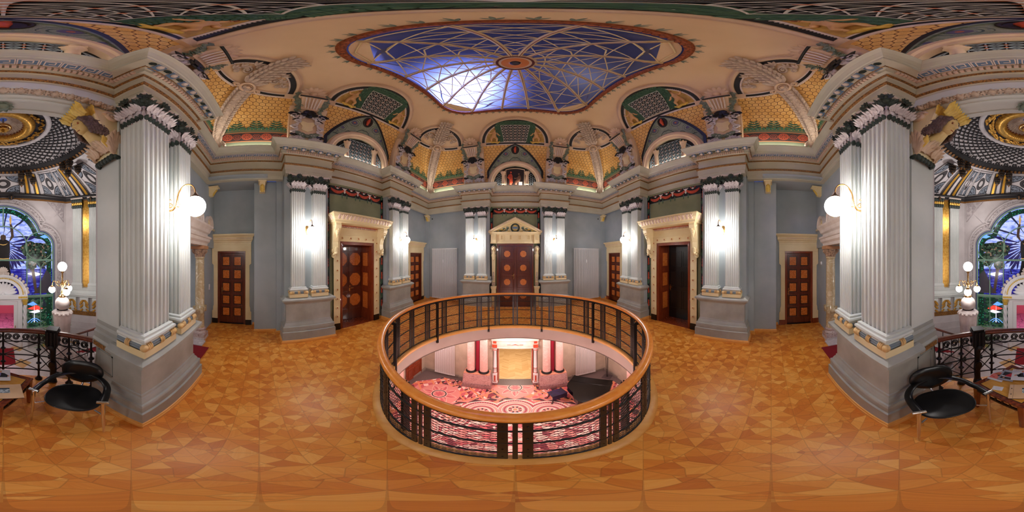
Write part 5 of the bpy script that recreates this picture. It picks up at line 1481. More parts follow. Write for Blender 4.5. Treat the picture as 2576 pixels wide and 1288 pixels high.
def f_glass(b):
    x, y, z = b.coord('Object')
    return {'c': b.mix(b.noise(b.vec(x*2, y*2, z), 1.2, 3), rgb(120,124,190), rgb(170,176,236)), 'h': ((x*70).sin()+(y*70).sin())*.5, 's': .15}
def glassmat(name, c):
    m = bpy.data.materials.new(name); m.use_nodes = True; nt = m.node_tree; b = B(nt); p = b.N['Principled BSDF']
    tr_ = b.n('ShaderNodeBsdfTranslucent'); mx_ = b.n('ShaderNodeMixShader'); out = b.N['Material Output']
    tr_.inputs[0].default_value = c; p.inputs['Base Color'].default_value = (c[0]*.16, c[1]*.16, c[2]*.17, 1); p.inputs['Roughness'].default_value = .25
    x, y, z = b.coord('Object'); bn = b.n('ShaderNodeBump'); bn.inputs['Strength'].default_value = .25; b.put(bn.inputs['Height'], ((x*90).sin()+(y*90).sin())*.02)
    b.L.new(bn.outputs[0], p.inputs['Normal'])
    mx_.inputs[0].default_value = .62; b.L.new(p.outputs[0], mx_.inputs[1]); b.L.new(tr_.outputs[0], mx_.inputs[2]); b.L.new(mx_.outputs[0], out.inputs[0]); return m
SKYGL = glassmat('ribbed_roof_glass', rgb(214,216,236))
for i in range(NSEC):
    a0, a1 = 2*pi*(i+.5)/NSEC, 2*pi*(i+1.5)/NSEC
    fm = .87 if i % 4 == 1 else 1.0
    g = MB(); g.grid(lambda u, v: domep(a0+(a1-a0)*u, v*(fm+(1-fm)*(abs(2*u-1)**2)*.5)), 6, 12); g.build('pane', SKYGL, sk_root)
    if fm < 1:
        g = MB(); g.grid(lambda u, v: domep(a0+(a1-a0)*u, 1-(1-v)*(1-(fm+(1-fm)*(abs(2*u-1)**2)*.5)), .01), 8, 3); g.build('corner_filler', BEIGE, sk_root)
    r_ = MB(); W2 = .034
    def ribsec(u, v):
        x, y, z = domep(a0, u); o, dz = [(-W2,0),(-W2,.07),(-W2*.4,.10),(W2*.4,.10),(W2,.07),(W2,0)][round(v*5)]; return (x-sin(a0)*o, y+cos(a0)*o, z-dz)
    r_.grid(ribsec, 14, 5, smooth=False)
    rb_ = r_.build('rib', CREAM, sk_root)
    ln = MB(); ln.tube([domep(a0, f, .104) for f in [v/14 for v in range(15)]], .008, 4); ln.build('brown_line', RIMW, rb_)
    c = MB()
    br_ = [.12,.34,.57,.79,.97]
    for q, f in enumerate(br_): c.tube([domep(a0+(a1-a0)*u, f, .03) for u in (0,.5,1)], .017, 4)
    for q in range(4):
        f0, f1 = br_[q], br_[q+1]
        c.tube([domep(a0, f0, .03), domep(a1, f1, .03)], .014, 4); c.tube([domep(a1, f0, .03), domep(a0, f1, .03)], .014, 4)
    c.build('glazing_lattice', CREAM, sk_root)
b_ = MB(); zt = SKZ+SKH; b_.lathe([(.36,zt+.0),(.37,zt-.05),(.34,zt-.10),(.30,zt-.12),(.27,zt-.10),(.24,zt-.105),(0,zt-.08)], 36)
bo_ = b_.build('boss', PINKBEIGE, sk_root)
b_ = MB(); b_.lathe([(.235,zt-.112),(.10,zt-.09),(.09,zt-.10)], 32); b_.build('orange_disc', mat('orange_paint', rgb(206,120,56), .5), bo_)
b_ = MB(); b_.lathe([(.325,zt-.122),(.30,zt-.128),(.28,zt-.118)], 32); b_.build('red_ring', DKRED, bo_)
b_ = MB(); b_.lathe([(.09,zt-.09),(.085,zt-.14),(.05,zt-.15),(0,zt-.15)], 20); b_.build('vent_cap', GREYIRON, bo_)
# roof space above the glass
rf = MB(); rf.box(-3.2, 3.2, -3.2, 3.2, 10.4, 10.5)
for sx in (-1, 1): a, c = sorted((sx*3.2, sx*3.3)); rf.box(a, c, -3.2, 3.2, 7.95, 10.5); rf.box(-3.2, 3.2, a, c, 7.95, 10.5)
struct(rf.build('ceiling_3', mat('roof_space_boards', rgb(70,70,80), .8), loc=(CX, CY, 0)))
# ================================================================ ROUND RAILING AND THE LOWER HALL
RR = 1.985
def pol(a, r, z): return (r*sin(a), r*cos(a), z)            # angle from the far side, clockwise
rl_ = thing('round_railing', 'round iron and oak railing around the open well in the floor', 'railing', (CX, CY, 0))
mb = MB(); HP = [(-.075,.985),(-.085,1.0),(-.088,1.02),(-.075,1.045),(-.04,1.058),(0,1.062),(.04,1.056),(.068,1.046),(.072,1.036),(.080,1.032),(.084,1.020),(.078,1.013),(.082,1.004),(.076,.996),(.078,.988),(.06,.98),(-.06,.98)]
mb.grid(lambda u, v: pol(2*pi*u, RR+HP[round(v*16)][0]*.50, 1.0+(HP[round(v*16)][1]-.98)*.58), 128, 16, wrap=True)
mb.build('handrail', RAILOAK, rl_)
mb = MB(); mb.grid(lambda u, v: pol(2*pi*u, RR+[-.025,.025,.025,-.025,-.025][round(v*4)], [.965,.965,1.003,1.003,.965][round(v*4)]), 96, 4, wrap=True, smooth=False)
mb.build('rail_band', IRON, rl_)
AW = R(15)
def panel_mesh():
    f = MB(); a0, a1 = -AW/2+.016, AW/2-.016
    def flat(a, w_, z0, z1, t=.006, r=RR):
        f.ez([pol(a-w_/2/r, r-t, 0)[:2], pol(a+w_/2/r, r-t, 0)[:2], pol(a+w_/2/r, r+t, 0)[:2], pol(a-w_/2/r, r+t, 0)[:2]], z0, z1)
    flat(a0+.012, .048, .03, .955); flat(a1-.012, .048, .03, .955)
    for z in (.03, .955): f.tube([pol(a0+(a1-a0)*u, RR, z) for u in [i/6 for i in range(7)]], .011, 4)
    for z in (.25, .52, .79): f.tube([pol(a0+(a1-a0)*u, RR, z) for u in [i/6 for i in range(7)]], .011, 4)
    for a in (a0+.012, a1-.012):
        for z in (.12, .36, .64, .88): f.ball(pol(a, RR+.008, z), .006, 6)
    m = MB(); x0, x1 = (a0+.024)*RR, (a1-.024)*RR; z0, z1 = .04, .945; st = .05; sl = .62
    c = z0-(x1-x0)*sl
    def clip(xa, za, xb, zb):
        P = []
        for i in range(9):
            t_ = i/8; x, z = xa+(xb-xa)*t_, za+(zb-za)*t_
            P.append((x, z))
        return P
    k = 0
    while c < z1:
        # rising and falling wires
        xs = max(x0, x0+(z0-c)/sl); xe = min(x1, x0+(z1-c)/sl)
        if xe-xs > .01:
            for mir in (0, 1):
                P = [(xs+(xe-xs)*t_/4, c+(xs+(xe-xs)*t_/4-x0)*sl) for t_ in range(5)]
                if mir: P = [(x0+x1-x, z) for x, z in P]
                m.tube([pol(x/RR, RR+(.0025 if mir else -.0025), z) for x, z in P], .0026, 3, cap=False)
        c += st; k += 1
    return f, m
f, m = panel_mesh()
p0 = f.build('panel_frame', IRON, rl_); m0 = m.build('wire_mesh', IRON, p0)
p0.rotation_euler = (0, 0, -AW/2)
for i in range(1, 24):
    c = p0.copy(); COL.objects.link(c); c.rotation_euler = (0, 0, -AW*(i+.5)); d = m0.copy(); COL.objects.link(d); d.parent = c
b = MB(); b.box(-.012, .012, RR-.006, RR+.006, .005, .97)
for z in (.25, .52, .79): b.tube([(-.045, RR, z), (.045, RR, z)], .009, 4)
bp = b.build('baluster', IRON, rl_)
for i in range(1, 24): c = bp.copy(); COL.objects.link(c); c.rotation_euler = (0, 0, -AW*i)
b = MB()
for e in (-1, 1): b.box(e*.016-.006, e*.016+.006, RR-.085, RR-.035, -.16, .97)
b.box(-.02, .02, RR-.075, RR-.01, .93, .97); b.box(-.02, .02, RR-.075, RR-.045, -.12, -.06)
for z in (-.13, -.05, .2, .6): b.ball((0, RR-.087, z), .008, 6)
pp = b.build('post', IRON, rl_); pp.rotation_euler = (0, 0, -R(22.5))
for i in range(1, 8): c = pp.copy(); COL.objects.link(c); c.rotation_euler = (0, 0, -R(22.5+45*i))

# ---- lower hall
LZ = -4.75
def f_lower(b):
    x, y, z = b.coord('Object'); r = (x*x+y*y).sqrt(); a = x.atan2(y)
    PK, PK2, MA, DK, CR, OR = rgb(214,140,134), rgb(196,96,104), rgb(132,46,64), rgb(70,44,52), rgb(238,206,196), rgb(222,140,104)
    def checks(u, v, s):       # triangles in squares
        U, V = (u/s), (v/s); fu, fv = U.fract(), V.fract(); tri = (fu+fv).gt(1); rnd = b.white(U.floor(), V.floor(), tri)
        return b.ramp(rnd, [(0, DK), (.16, PK2), (.4, PK), (.62, MA), (.72, CR), (.86, OR)], True)
    c = checks(x*.7071+y*.7071, x*.7071-y*.7071, .20)
    grid = ((x*.7071+y*.7071)/.62).fract().lt(.13).max(((x*.7071-y*.7071)/.62).fract().lt(.13)); c = b.mix(grid, c, OR)
    # inner field of irregular stones
    rnd = b.voro(b.vec(x, y, 0), 5.5, 'F1', 'Color'); sep = b.n('ShaderNodeSeparateColor'); b.L.new(rnd.k, sep.inputs[0]); vr = E(b, sep.outputs[0])
    inner = b.ramp(vr, [(0, CR), (.3, PK), (.55, PK2), (.72, CR), (.85, MA)], True)
    inner = b.mix(b.voro(b.vec(x, y, 0), 5.5, 'DISTANCE_TO_EDGE').lt(.035), inner, MA)
    c = b.mix(r.lt(1.75), c, inner)
    # guilloche of interlaced wheels
    P = 2*pi/14; a2 = (a+P/2).mod(P)-P/2; rc = 2.30
    def wheel(da):
        dx, dy = r*(a2-da).sin(), r*(a2-da).cos()-rc; return (dx*dx+dy*dy).sqrt()
    d = wheel(0).min(wheel(P)).min(wheel(-P)); d0 = wheel(0)
    th = (r*a2.cos()-rc).atan2(r*a2.sin())
    w_ = CR
    w_ = b.mix(((d*9).fract()-.5).abs().lt(.06), w_, MA); bead = ((th*7).fract()).lt(.5)
    for r0, r1 in ((.30, .37), (.55, .63)):
        w_ = b.mix(d.gt(r0)*d.lt(r1), w_, MA); w_ = b.mix(d.gt(r0+.015)*d.lt(r1-.015)*bead, w_, PK2)
    w_ = b.mix(d.gt(.43)*d.lt(.48), w_, PK); w_ = b.mix(d0.lt(.22), w_, PK); w_ = b.mix((d0-.16).abs().lt(.05)*((th*1.273).fract()-.5).abs().lt(.22), w_, DK)
    w_ = b.mix(d0.lt(.10), w_, CR); w_ = b.mix(d0.lt(.07), w_, OR)
    c = b.mix(d.lt(.70), c, w_)
    # row of dark triangles round the guilloche
    tb = r.gt(2.98)*r.lt(3.12); tri = ((a*34/6.28318).fract()-.5).abs()*2; c = b.mix(tb, c, b.mix((tri).lt((3.12-r)/.14), PK, DK))
    # eight large stars
    Q = pi/4; a3 = (a+Q/2).mod(Q)-Q/2; sx, sy = r*a3.sin(), r*a3.cos()-3.88; sr = (sx*sx+sy*sy).sqrt(); sa = sy.atan2(sx)
    k = ((sa*(8/6.28318)).fract()-.5).abs()*2; star = sr.lt(.36+.34*k)
    st = b.mix(((sa*(16/6.28318)).fract()).lt(.5), PK2, PK); st = b.mix((sr-(.36+.34*k)).abs().lt(.025), st, CR)
    st = b.mix(((sa*(8/6.28318)).fract()-.5).abs().lt(.03), st, CR)
    c = b.mix(sr.lt(.78), c, PK); c = b.mix(star, c, st); c = b.mix(sr.lt(.31), c, CR); c = b.mix((sr-.26).abs().lt(.025), c, DK); c = b.mix(sr.lt(.22), c, PK); k2 = ((sa*(6/6.28318)).fract()-.5).abs()*2; c = b.mix(sr.lt(.10+.09*k2), c, PK2)
    m_ = x.abs().max(y.abs()); edge = (x.abs().gt(3.0)*y.abs().gt(3.0)*(x.abs()+y.abs()).gt(7.2)).max(m_.gt(4.05)); c = b.mix(edge, c, b.mix(b.noise(b.vec(x, y, 0), 40, 2).gt(.5), rgb(96,84,84), rgb(112,98,96)))
    return {'c': c, 'r': .35+b.noise(b.vec(x, y, 0), 20, 2)*.2}
MOSFL = mat('star_mosaic_floor', fn=f_lower, rough=.4)
mb = MB(); mb.grid(lambda u, v: (-4.6+9.2*u, -4.6+9.2*v, 0), 4, 4, smooth=False)
fl2 = struct(mb.build('floor_lower', MOSFL, loc=(CX, CY, LZ)))
LWALL = mat('lower_wall_paint', fn=soft(rgb(176,164,146), rgb(190,178,160), 2), rough=.7)
CHERRY = mat('pale_pink_marble', fn=f_marble(rgb(236,210,202), rgb(222,180,172), 3, 2), rough=.3)
PMARB = mat('maroon_marble', fn=f_marble(rgb(122,60,70), rgb(214,178,176), 6, 3), rough=.2)
BMARB = mat('black_veined_marble', fn=f_marble(rgb(36,26,30), rgb(170,130,132), 5, 3), rough=.15)
CRIM = mat('crimson_paint', rgb(150,20,50), .6)
def f_herring(b):
    x, y, z = b.coord('Object'); W = .09; v = (y/W + ((x/.35).pp(1)*2.0)); row = v.floor(); col = (x/.35).floor(); t = b.white(row, col, 0)
    g = b.noise(b.vec(x*8, y*30, t*5), 1, 3); return b.mix((t*.6+g*.4), rgb(206,160,104), rgb(236,204,152))
HERR = mat('herringbone_parquet', fn=f_herring, rough=.35)
lw = MB()
wallbox(lw, L2(0, 4.5, 4.35), L2(0, -4.5, 4.35), LZ, -.46, .15, 0, [(4.5-.70, 4.5+.70, LZ+2.5)])
wallbox(lw, L2(1, 4.35, 4.35), L2(1, -4.6, 4.35), LZ, -.46, .15); wallbox(lw, L2(3, 4.6, 4.35), L2(3, -4.35, 4.35), LZ, -.46, .15); wallbox(lw, L2(2, 4.6, 4.4), L2(2, -4.6, 4.4), LZ, -.46, .15)
for sg in (1, -1):
    a, b_ = sorted((sg*.95, sg*2.3)); lw.ez([L2(0, a, 4.18), L2(0, b_, 4.18), L2(0, b_, 4.4), L2(0, a, 4.4)], LZ, -.46)
    a, b_ = sorted((sg*2.3, sg*2.5)); lw.ez([L2(0, a, 4.27), L2(0, b_, 4.27), L2(0, b_, 4.4), L2(0, a, 4.4)], LZ, -.46)
struct(lw.build('wall_lower', LWALL))
ls = MB()
for pth in ([L2(0, 4.3, 4.35), L2(0, 2.52, 4.35), L2(0, 2.5, 4.27), L2(0, 2.3, 4.27)], [L2(0, -2.3, 4.27), L2(0, -2.5, 4.27), L2(0, -2.52, 4.35), L2(0, -4.3, 4.35), L2(1, 3.3, 4.35)], [L2(3, -3.3, 4.35), L2(0, 4.3, 4.35)]):
    ls.sweep(pth, [(0,0),(.03,0),(.03,.13),(.02,.15),(0,.16)], z0=LZ)
struct(ls.build('baseboard_lower', mat('grey_skirting', rgb(132,122,112), .5)))
# room behind the lower doorway
rb = MB(); rb.grid(lambda u, v: (-2.2+4.4*u, 7.0+4*v, LZ-.003), 2, 2, smooth=False); struct(rb.build('floor_4', HERR))
rb = MB(); rb.box(-2.3, 2.3, 11, 11.1, LZ, -2); rb.box(-2.3, -2.2, 7.2, 11, LZ, -2); rb.box(2.2, 2.3, 7.2, 11, LZ, -2); rb.box(-2.3, 2.3, 7.2, 11.1, -2, -1.9); struct(rb.build('wall_6', LWALL))
lamp('adjoining_room_lamp', 'POINT', (0, 8.6, -2.3), 55, (1, .86, .72), .2)
# lower portal
t = thing('lower_portal', 'white and red ornamented doorway in the lower hall, seen through the well', 'door surround', (0, CY+4.35, LZ))
b = MB(); b.box(-.98, .98, -.22, 0, 2.5, 2.95); b.box(-1.0, 1.0, -.26, 0, 2.93, 3.05); b.box(-1.0, 1.0, -.24, 0, 2.5, 2.54); b.build('lintel', PALE, t, bevel=.004)
rd = MB(); Ww = MB()
for e in range(-5, 6): rd.ball((e*.045, -.225, 2.72+.02*cos(e)), .028-.003*abs(e), 6, sy=.4); 
for sg in (1, -1): rd.tube([(sg*.2, -.225, 2.72), (sg*.34, -.225, 2.72)], .012, 5); rd.box(sg*.86-.1, sg*.86+.1, -.275, -.22, 2.56, 2.72); rd.box(sg*.86-.07, sg*.86+.07, -.235, -.2, 2.78, 2.9); rd.box(sg*.74-.012, sg*.74+.012, -.12, 0, 0, 2.5)
rd.build('red_ornament', RED, t)
for sg in (1, -1):
    c = MB(); x = sg*.86; c.box(x-.12, x+.12, -.27, 0, .12, .20); c.box(x-.1, x+.1, -.25, 0, .2, .78); c.lathe([(.09,.78),(.085,.84),(.075,.86),(.075,1.2),(.085,1.21),(.075,1.22),(.068,2.3),(.085,2.33),(.1,2.46),(.115,2.5)], 16, (x, -.14)); c_ = c.build('portal_column', WHITE, t)
    k_ = MB(); k_.box(x-.125, x+.125, -.28, 0, 0, .12); k_.build('portal_socle', BMARB, t)
    q = MB(); q.lathe([(.088,.86),(.09,.875),(.08,.885)], 14, (x, -.14)); q.cut(); q.lathe([(.085,1.2),(.09,1.215),(.08,1.225)], 14, (x, -.14)); q.cut(); q.build_each('red_ring', RED, c_); q = MB(); q.box(x-.03, x+.03, -.257, -.25, .3, .7); q.box(x-.06, x+.06, -.262, -.25, .22, .26); q.build('red_inset', RED, c_); q = MB()
    for e in range(5): q.ball((x-.07+e*.035, -.23, 2.40), .02, 6)
    q.build('red_capital_leaves', RED, c_)
# coupled columns on marble pedestals
def coupled(label, x, y, rz):
    t = thing('coupled_columns', label, 'columns', (x, y, LZ), rz, 'coupled marble columns of the lower hall')
    p = MB(); p.box(-.62, .62, -.02, .5, 0, .09); p.frust(-.62, .62, -.02, .5, .09, -.58, .58, .0, .5, .3); p.build('black_step', BMARB, t, bevel=.01)
    p = MB(); p.box(-.58, .58, .03, .5, .3, .38); p.frust(-.58, .58, .03, .5, .38, -.54, .54, .06, .5, 1.0); p.build('pedestal', PMARB, t, bevel=.01)
    p = MB(); p.box(-.54, .54, .06, .5, 1.0, 1.06); p.build('pedestal_cap', mat('salmon_cap', rgb(214,150,124), .5), t, bevel=.01)
    for sg in (1, -1):
        c = MB(); c.lathe([(.17,1.18),(.168,1.6),(.155,4.29)], 28, (sg*.27, .27)); c.build('shaft', CHERRY, t)
        c = MB(); c.lathe([(.21,1.06),(.225,1.09),(.22,1.12),(.19,1.14),(.195,1.16),(.175,1.19)], 28, (sg*.27, .27)); c.build('ring_base', BLACK, t)
    c = MB(); c.box(-.07, .07, .30, .48, 1.06, 4.29); c.build('crimson_strip', CRIM, t)
    return t
coupled('coupled pale pink columns on maroon pedestal left of the lower doorway', -1.56, 6.34, 0)
coupled('coupled pale pink columns on maroon pedestal right of the lower doorway', 1.56, 6.34, 0)
coupled('pale pink columns at the left end of the well opening, beside the red door', -3.64, 4.26, pi/2)
coupled('pale pink columns at the right end of the well opening, behind the piano', 3.64, 4.26, -pi/2)
radiator('radiator', 'white tube radiator downstairs left, beside the red panelled door', 'radiator', (-3.22, CY+4.28, LZ+.12), 0, 2.5, 20, 1.05, None)
radiator('radiator', 'white tube radiator downstairs right, behind the black grand piano', 'radiator', (3.22, CY+4.28, LZ+.12), 0, 2.5, 20, 1.05, None)
t = struct(thing('door_8', None, None, (-4.35, 6.05, LZ), pi/2))
b = MB(); b.box(-.55, .55, -.03, .0, 0, 2.4); bo_ = b.build('leaf', MAHRED, t); b = MB()
for z0 in (.2, .95, 1.7): frame4(b, -.46, -.04, z0, z0+.62, .03, -.05, -.03); frame4(b, .04, .46, z0, z0+.62, .03, -.05, -.03)
frame4(b, -.6, .6, -.08, 2.45, .06, -.06, 0); b.build('panel_frames', MAHRED, bo_)
# grand piano: keyboard on local -y, tail on +y
PIANO = mat('black_piano_lacquer', rgb(6,6,7), .22, spec=.25)
rzp = atan2(-1.09, 1.19)+pi
t = thing('grand_piano', 'black grand piano with closed lid on the mosaic floor of the lower hall', 'piano', (2.90, 5.62, LZ), rzp)
def pout(o=0): return [(-.76-o, -.0-o), (.76+o, -.0-o), (.76+o, .62), (.70+o, .85), (.52+o, 1.02), (.33+o, 1.18), (.22+o, 1.42+o), (.02, 1.60+o), (-.28, 1.66+o), (-.58, 1.60+o), (-.74-o, 1.46+o)]
b = MB(); b.ez(pout(), .62, .93); b.build('case', PIANO, t, bevel=.012)
b = MB(); b.ez([p for p in pout(.02)][2:]+[(-.78, .42), (.78, .42)], .93, .965); b.build('lid', PIANO, t, bevel=.008)
b = MB(); b.ez([(-.78,-.02),(.78,-.02),(.78,.415),(-.78,.415)], .935, .967); b.build('front_flap', PIANO, t, bevel=.008)
b = MB(); b.box(-.66, .66, -.12, .06, .66, .70); b.box(-.76, .76, -.16, .0, .62, .66); b.build('key_bed', PIANO, t, bevel=.006)
b = MB(); b.box(-.64, .64, -.13, .0, .70, .715); b.build('keys', WHITE, t)
for x, y in ((-.64, .12), (.64, .12), (-.3, 1.36)):
    b = MB(); b.lathe([(.035,.05),(.05,.1),(.045,.4),(.075,.56),(.08,.63)], 14, (x, y)); b.ball((x, y, .035), .035, 10); b.build('leg', PIANO, t)
t = thing('piano_stool', 'dark stool draped with a purple cloth beside the marble pedestal and piano', 'stool', (1.46, 5.55, LZ), .3)
b = MB(); b.grid(lambda u, v: (-.30+.6*u, -.19+.38*v, .50+.01*sin(u*9)*sin(v*7)), 10, 8); b.box(-.28, .28, -.17, .17, .42, .49); b.build('seat', BLACK, t)
b = MB(); b.grid(lambda u, v: ((-.31+.62*u)*(1-.03*v), -.20-.02*sin(u*12)*v, .505-.26*v-.05*v*abs(sin(u*5))), 24, 6); b.grid(lambda u, v: (-.31+.62*u, -.2+.4*v, .512), 6, 4); b.build('cloth', mat('purple_cloth', fn=soft(rgb(24,14,44), rgb(40,24,74), 9), rough=.7), t)
for x in (-.24, .24):
    for y in (-.14, .14): b = MB(); b.tube([(x, y, .44), (x*1.02, y*1.05, .2), (x*1.25, y*1.4, .03), (x*1.5, y*1.7, .02)], [.03,.025,.022,.028], 8); b.build('leg', BLACK, t)
t = thing('floor_lamp', 'thin black three-rod floor stand on a square plate in the lower right corner', 'floor lamp', (4.02, 6.35, LZ), .6)
b = MB(); b.box(-.2, .2, -.2, .2, 0, .02); b.build('base', mat('plate_metal', rgb(92,82,86), .4, .5), t, bevel=.004)
for e in range(3): a = e*2*pi/3; b = MB(); b.tube([(.03*cos(a), .03*sin(a), .02), (.06*cos(a), .06*sin(a), 1.9)], .013, 8); b.build('rod', BLACK, t)
b = MB(); b.lathe([(.02,1.86),(.16,1.98),(.2,2.1),(.19,2.1)], 20); b.build('lamp_shade', BLACK, t)
# ================================================================ STAIR HALL (local frame turned by 180 deg: X to the right, Y away from the eye)
SH = pi
def loc_(x, y, z=0): return (-x, -y, z)
LAND = -2.1
SWALL = mat('stair_hall_paint', fn=soft(rgb(188,180,180), rgb(206,198,198), 1.5), rough=.6)
RELIEF = mat('grey_relief_plaster', fn=soft(rgb(168,158,160), rgb(196,186,188), 18), rough=.6)
LATT = mat('green_window_frame', rgb(134,170,146), .5)
def f_mfloor(b):
    x, y, z = b.coord('Object'); P = 1.25; u, v = ((x/P).fract()-.5).abs(), (((y+.2)/P).fract()-.5).abs()
    dia = (u+v).lt(.27); n = b.noise(b.vec(x, y, z), 5, 4, .6, 2)
    return {'c': b.mix(dia, b.mix(n, rgb(196,186,182), rgb(226,218,214)), b.mix(n, rgb(196,150,88), rgb(214,176,120))), 'r': .25}
mb = MB(); mb.grid(lambda u, v: (-4.7+9.4*u, 3.7+3.3*v, LAND), 6, 3, smooth=False)
for i in range(9): mb.box(-2.0, 2.0, 3.7-.30*(i+1), 3.7-.30*i+.02, LAND-.17*(i+1)-.02, LAND-.17*(i+1))
struct(mb.build('floor_2', mat('diamond_marble_floor', fn=f_mfloor, rough=.3), rz=SH))
# far wall with the trefoil opening, diagonal and side walls
D = 6.9
def trefoil(o=0.0, zb=-1.24):
    P = [(2.23+o, zb)]
    for i in range(11): a = R(i*9); P.append((1.58+(.65+o)*cos(a), 2.54+(.65+o)*sin(a)))
    P = [p for p in P]
    a0 = atan2(3.21+o*.8-2.63, 1.585)
    for i in range(17): a = a0+(pi/2-a0)*i/16; P.append(((1.69+o)*cos(a), 2.63+(1.69+o)*sin(a)))
    return P
def trefoil_full(o=0.0, zb=-1.24): P = trefoil(o, zb); return P+[(-x, z) for x, z in P[::-1][1:]]
w_ = MB(); T = trefoil_full(.04); n = len(T); V = []; 
def outer(x, z):
    cz = 1.6; dx, dz = x, z-cz; k = 1e9
    if abs(dx) > 1e-6: k = min(k, 2.85/abs(dx))
    if dz > 1e-6: k = min(k, (4.85-cz)/dz)
    if dz < -1e-6: k = min(k, (cz-LAND)/-dz)
    return (x+dx*(k-1), z+dz*(k-1)) if k < 1e8 else (x, z)
for x, z in T: V.append((x, D, z))
for x, z in T: a, b = outer(x, z); V.append((a, D, b))
w_.add(V, [(i, i+1, n+i+1, n+i) for i in range(n-1)])
w_.box(-2.85, -2.2, D-.01, D+.1, LAND, -.6); w_.box(2.2, 2.85, D-.01, D+.1, LAND, -.6); w_.box(-2.3, -.58, D-.02, D+.1, LAND, -1.22); w_.box(.58, 2.3, D-.02, D+.1, LAND, -1.22)
w_.add([(x, D, z) for x, z in T]+[(x, D+.16, z) for x, z in T], [(i, i+1, n+i+1, n+i) for i in range(n-1)])
for sg in (1, -1):
    def q(x, y): return (sg*x, y)
    w_.ez([q(2.8, 6.9), q(4.75, 4.95), q(4.95, 5.1), q(2.95, 7.05)], LAND-2, 4.9)
    w_.ez([q(4.75, 4.95), q(4.75, 1.6), q(4.95, 1.6), q(4.95, 4.95)], -4.7, 4.9)
    w_.ez([q(4.75, 1.5), q(1.4, 1.5), q(1.4, 1.62), q(4.75, 1.62)], 2.6, 4.9); w_.ez([q(2.1, 1.78), q(1.14, 1.78), q(1.14, 1.68), q(2.1, 1.68)], 0, 4.9)
struct(w_.build('wall_4', SWALL, rz=SH))
# relief mouldings round the window
t = struct(thing('trim_31', None, None, (0,0,0), SH))
mb = MB()
for o, r in ((.10, .05), (.34, .045), (.44, .02)): mb.tube([(x, D-.02, z) for x, z in trefoil_full(o)], r, 6)
mb.build('window_moulding', SWALL, t)
mb = MB(); random.seed(5)
P = trefoil_full(.22); 
for i in range(len(P)-1):
    L = hypot(P[i+1][0]-P[i][0], P[i+1][1]-P[i][1]); m_ = max(1, int(L/.11))
    for j in range(m_):
        u = j/m_; x, z = P[i][0]+(P[i+1][0]-P[i][0])*u, P[i][1]+(P[i+1][1]-P[i][1])*u
        mb.leaf((x, D-.01, z), (1,0,0), (cos(i+j), 0, sin(i+j)), (0,-1,0), .09, .13, .3, lobes=2); mb.ball((x+.05, D-.02, z+.04), .025, 6)
for sg in (1, -1):
    for a in range(30):
        u, v = random.random(), random.random()
        if u+v > 1: u, v = 1-u, 1-v
        x, z = sg*(2.62-.62*u), 4.55-.75*v
        if u+v > .95: continue
        mb.tube([(x+.05*cos(q)*(1-q/11), D-.02, z+.05*sin(q)*(1-q/11)) for q in [w2*.55 for w2 in range(16)]], .013, 5); mb.leaf((x, D-.01, z), (1,0,0), (cos(a), 0, sin(a)), (0,-1,0), .06, .1, .3)
    mb.tube([(sg*2.68, D-.01, 4.62), (sg*1.9, D-.01, 4.62), (sg*2.68, D-.01, 3.7)], .03, 6, closed=True)
mb.build('carved_spandrel', RELIEF, t)
# stained-glass window
wn = struct(thing('window_1', None, None, (0,0,0), SH))
def f_glassbg(b):
    x, y, z = b.coord('Object'); n = b.noise(b.vec(x*2, z*5, 0), 1.4, 4, .6, .8); a = (z-2.9).atan2(x)
    ray = ((a*9+b.noise(b.vec(x, z, 0), 1.2, 2)*2).sin()).gt(.94)
    c = b.ramp(n, [(.25, rgb(64,84,176)), (.45, rgb(116,136,206)), (.6, rgb(176,188,232)), (.75, rgb(110,118,200))])
    sea = z.lt(1.55); wv = b.noise(b.vec(x*1.4, z*9, 0), 1.6, 3, .6, .5)
    c = b.mix(sea, c, b.ramp(wv, [(.3, rgb(16,12,84)), (.5, rgb(26,22,130)), (.66, rgb(84,98,180)), (.72, rgb(20,18,96))]))
    low = z.lt(.30); gd = b.voro(b.vec(x*1, z*1.4, 0), 7, 'F1', 'Color'); sep = b.n('ShaderNodeSeparateColor'); b.L.new(gd.k, sep.inputs[0])
    c = b.mix(low, c, b.ramp(E(b, sep.outputs[0]), [(0, rgb(18,44,30)), (.35, rgb(40,72,52)), (.6, rgb(30,36,44)), (.8, rgb(70,84,72))], True))
    lead = b.voro(b.vec(x, z, 0), 4.5, 'DISTANCE_TO_EDGE').lt(.022); c = b.mix(lead*sea.max(0)*.9, c, rgb(16,16,22)); c = b.mix(ray*(1-sea), c, rgb(30,32,60))
    return c
def stained(name, c=None, fn=None, e=.55):
    m = bpy.data.materials.new(name); m.use_nodes = True; b = B(m.node_tree); p = b.N['Principled BSDF']; p.inputs['Roughness'].default_value = .2
    col = fn(b) if fn else c
    b.put(p.inputs['Base Color'], col); b.put(p.inputs['Emission Color'], col); p.inputs['Emission Strength'].default_value = e; return m
SG_BG = stained('stained_sea_and_sky', fn=f_glassbg, e=.34)
SG_GREEN = stained('stained_green', fn=lambda b: (lambda xyz: b.mix(b.voro(b.vec(xyz[0], xyz[1], xyz[2]), 11).lt(.30), rgb(16,40,30), rgb(30,110,84)))(b.coord('Object')), e=.3)
SG_TREE = stained('stained_foliage', fn=lambda b: (lambda xyz: b.ramp(b.white((xyz[0]*16+b.noise(b.vec(xyz[0], 0, xyz[2]), 9, 2)*2).floor(), (xyz[2]*16+b.noise(b.vec(xyz[2], 0, xyz[0]), 9, 2)*2).floor()), [(.0, rgb(14,22,18)), (.3, rgb(34,54,40)), (.6, rgb(60,76,62)), (.9, rgb(120,96,80))], True))(b.coord('Object')), e=.22)
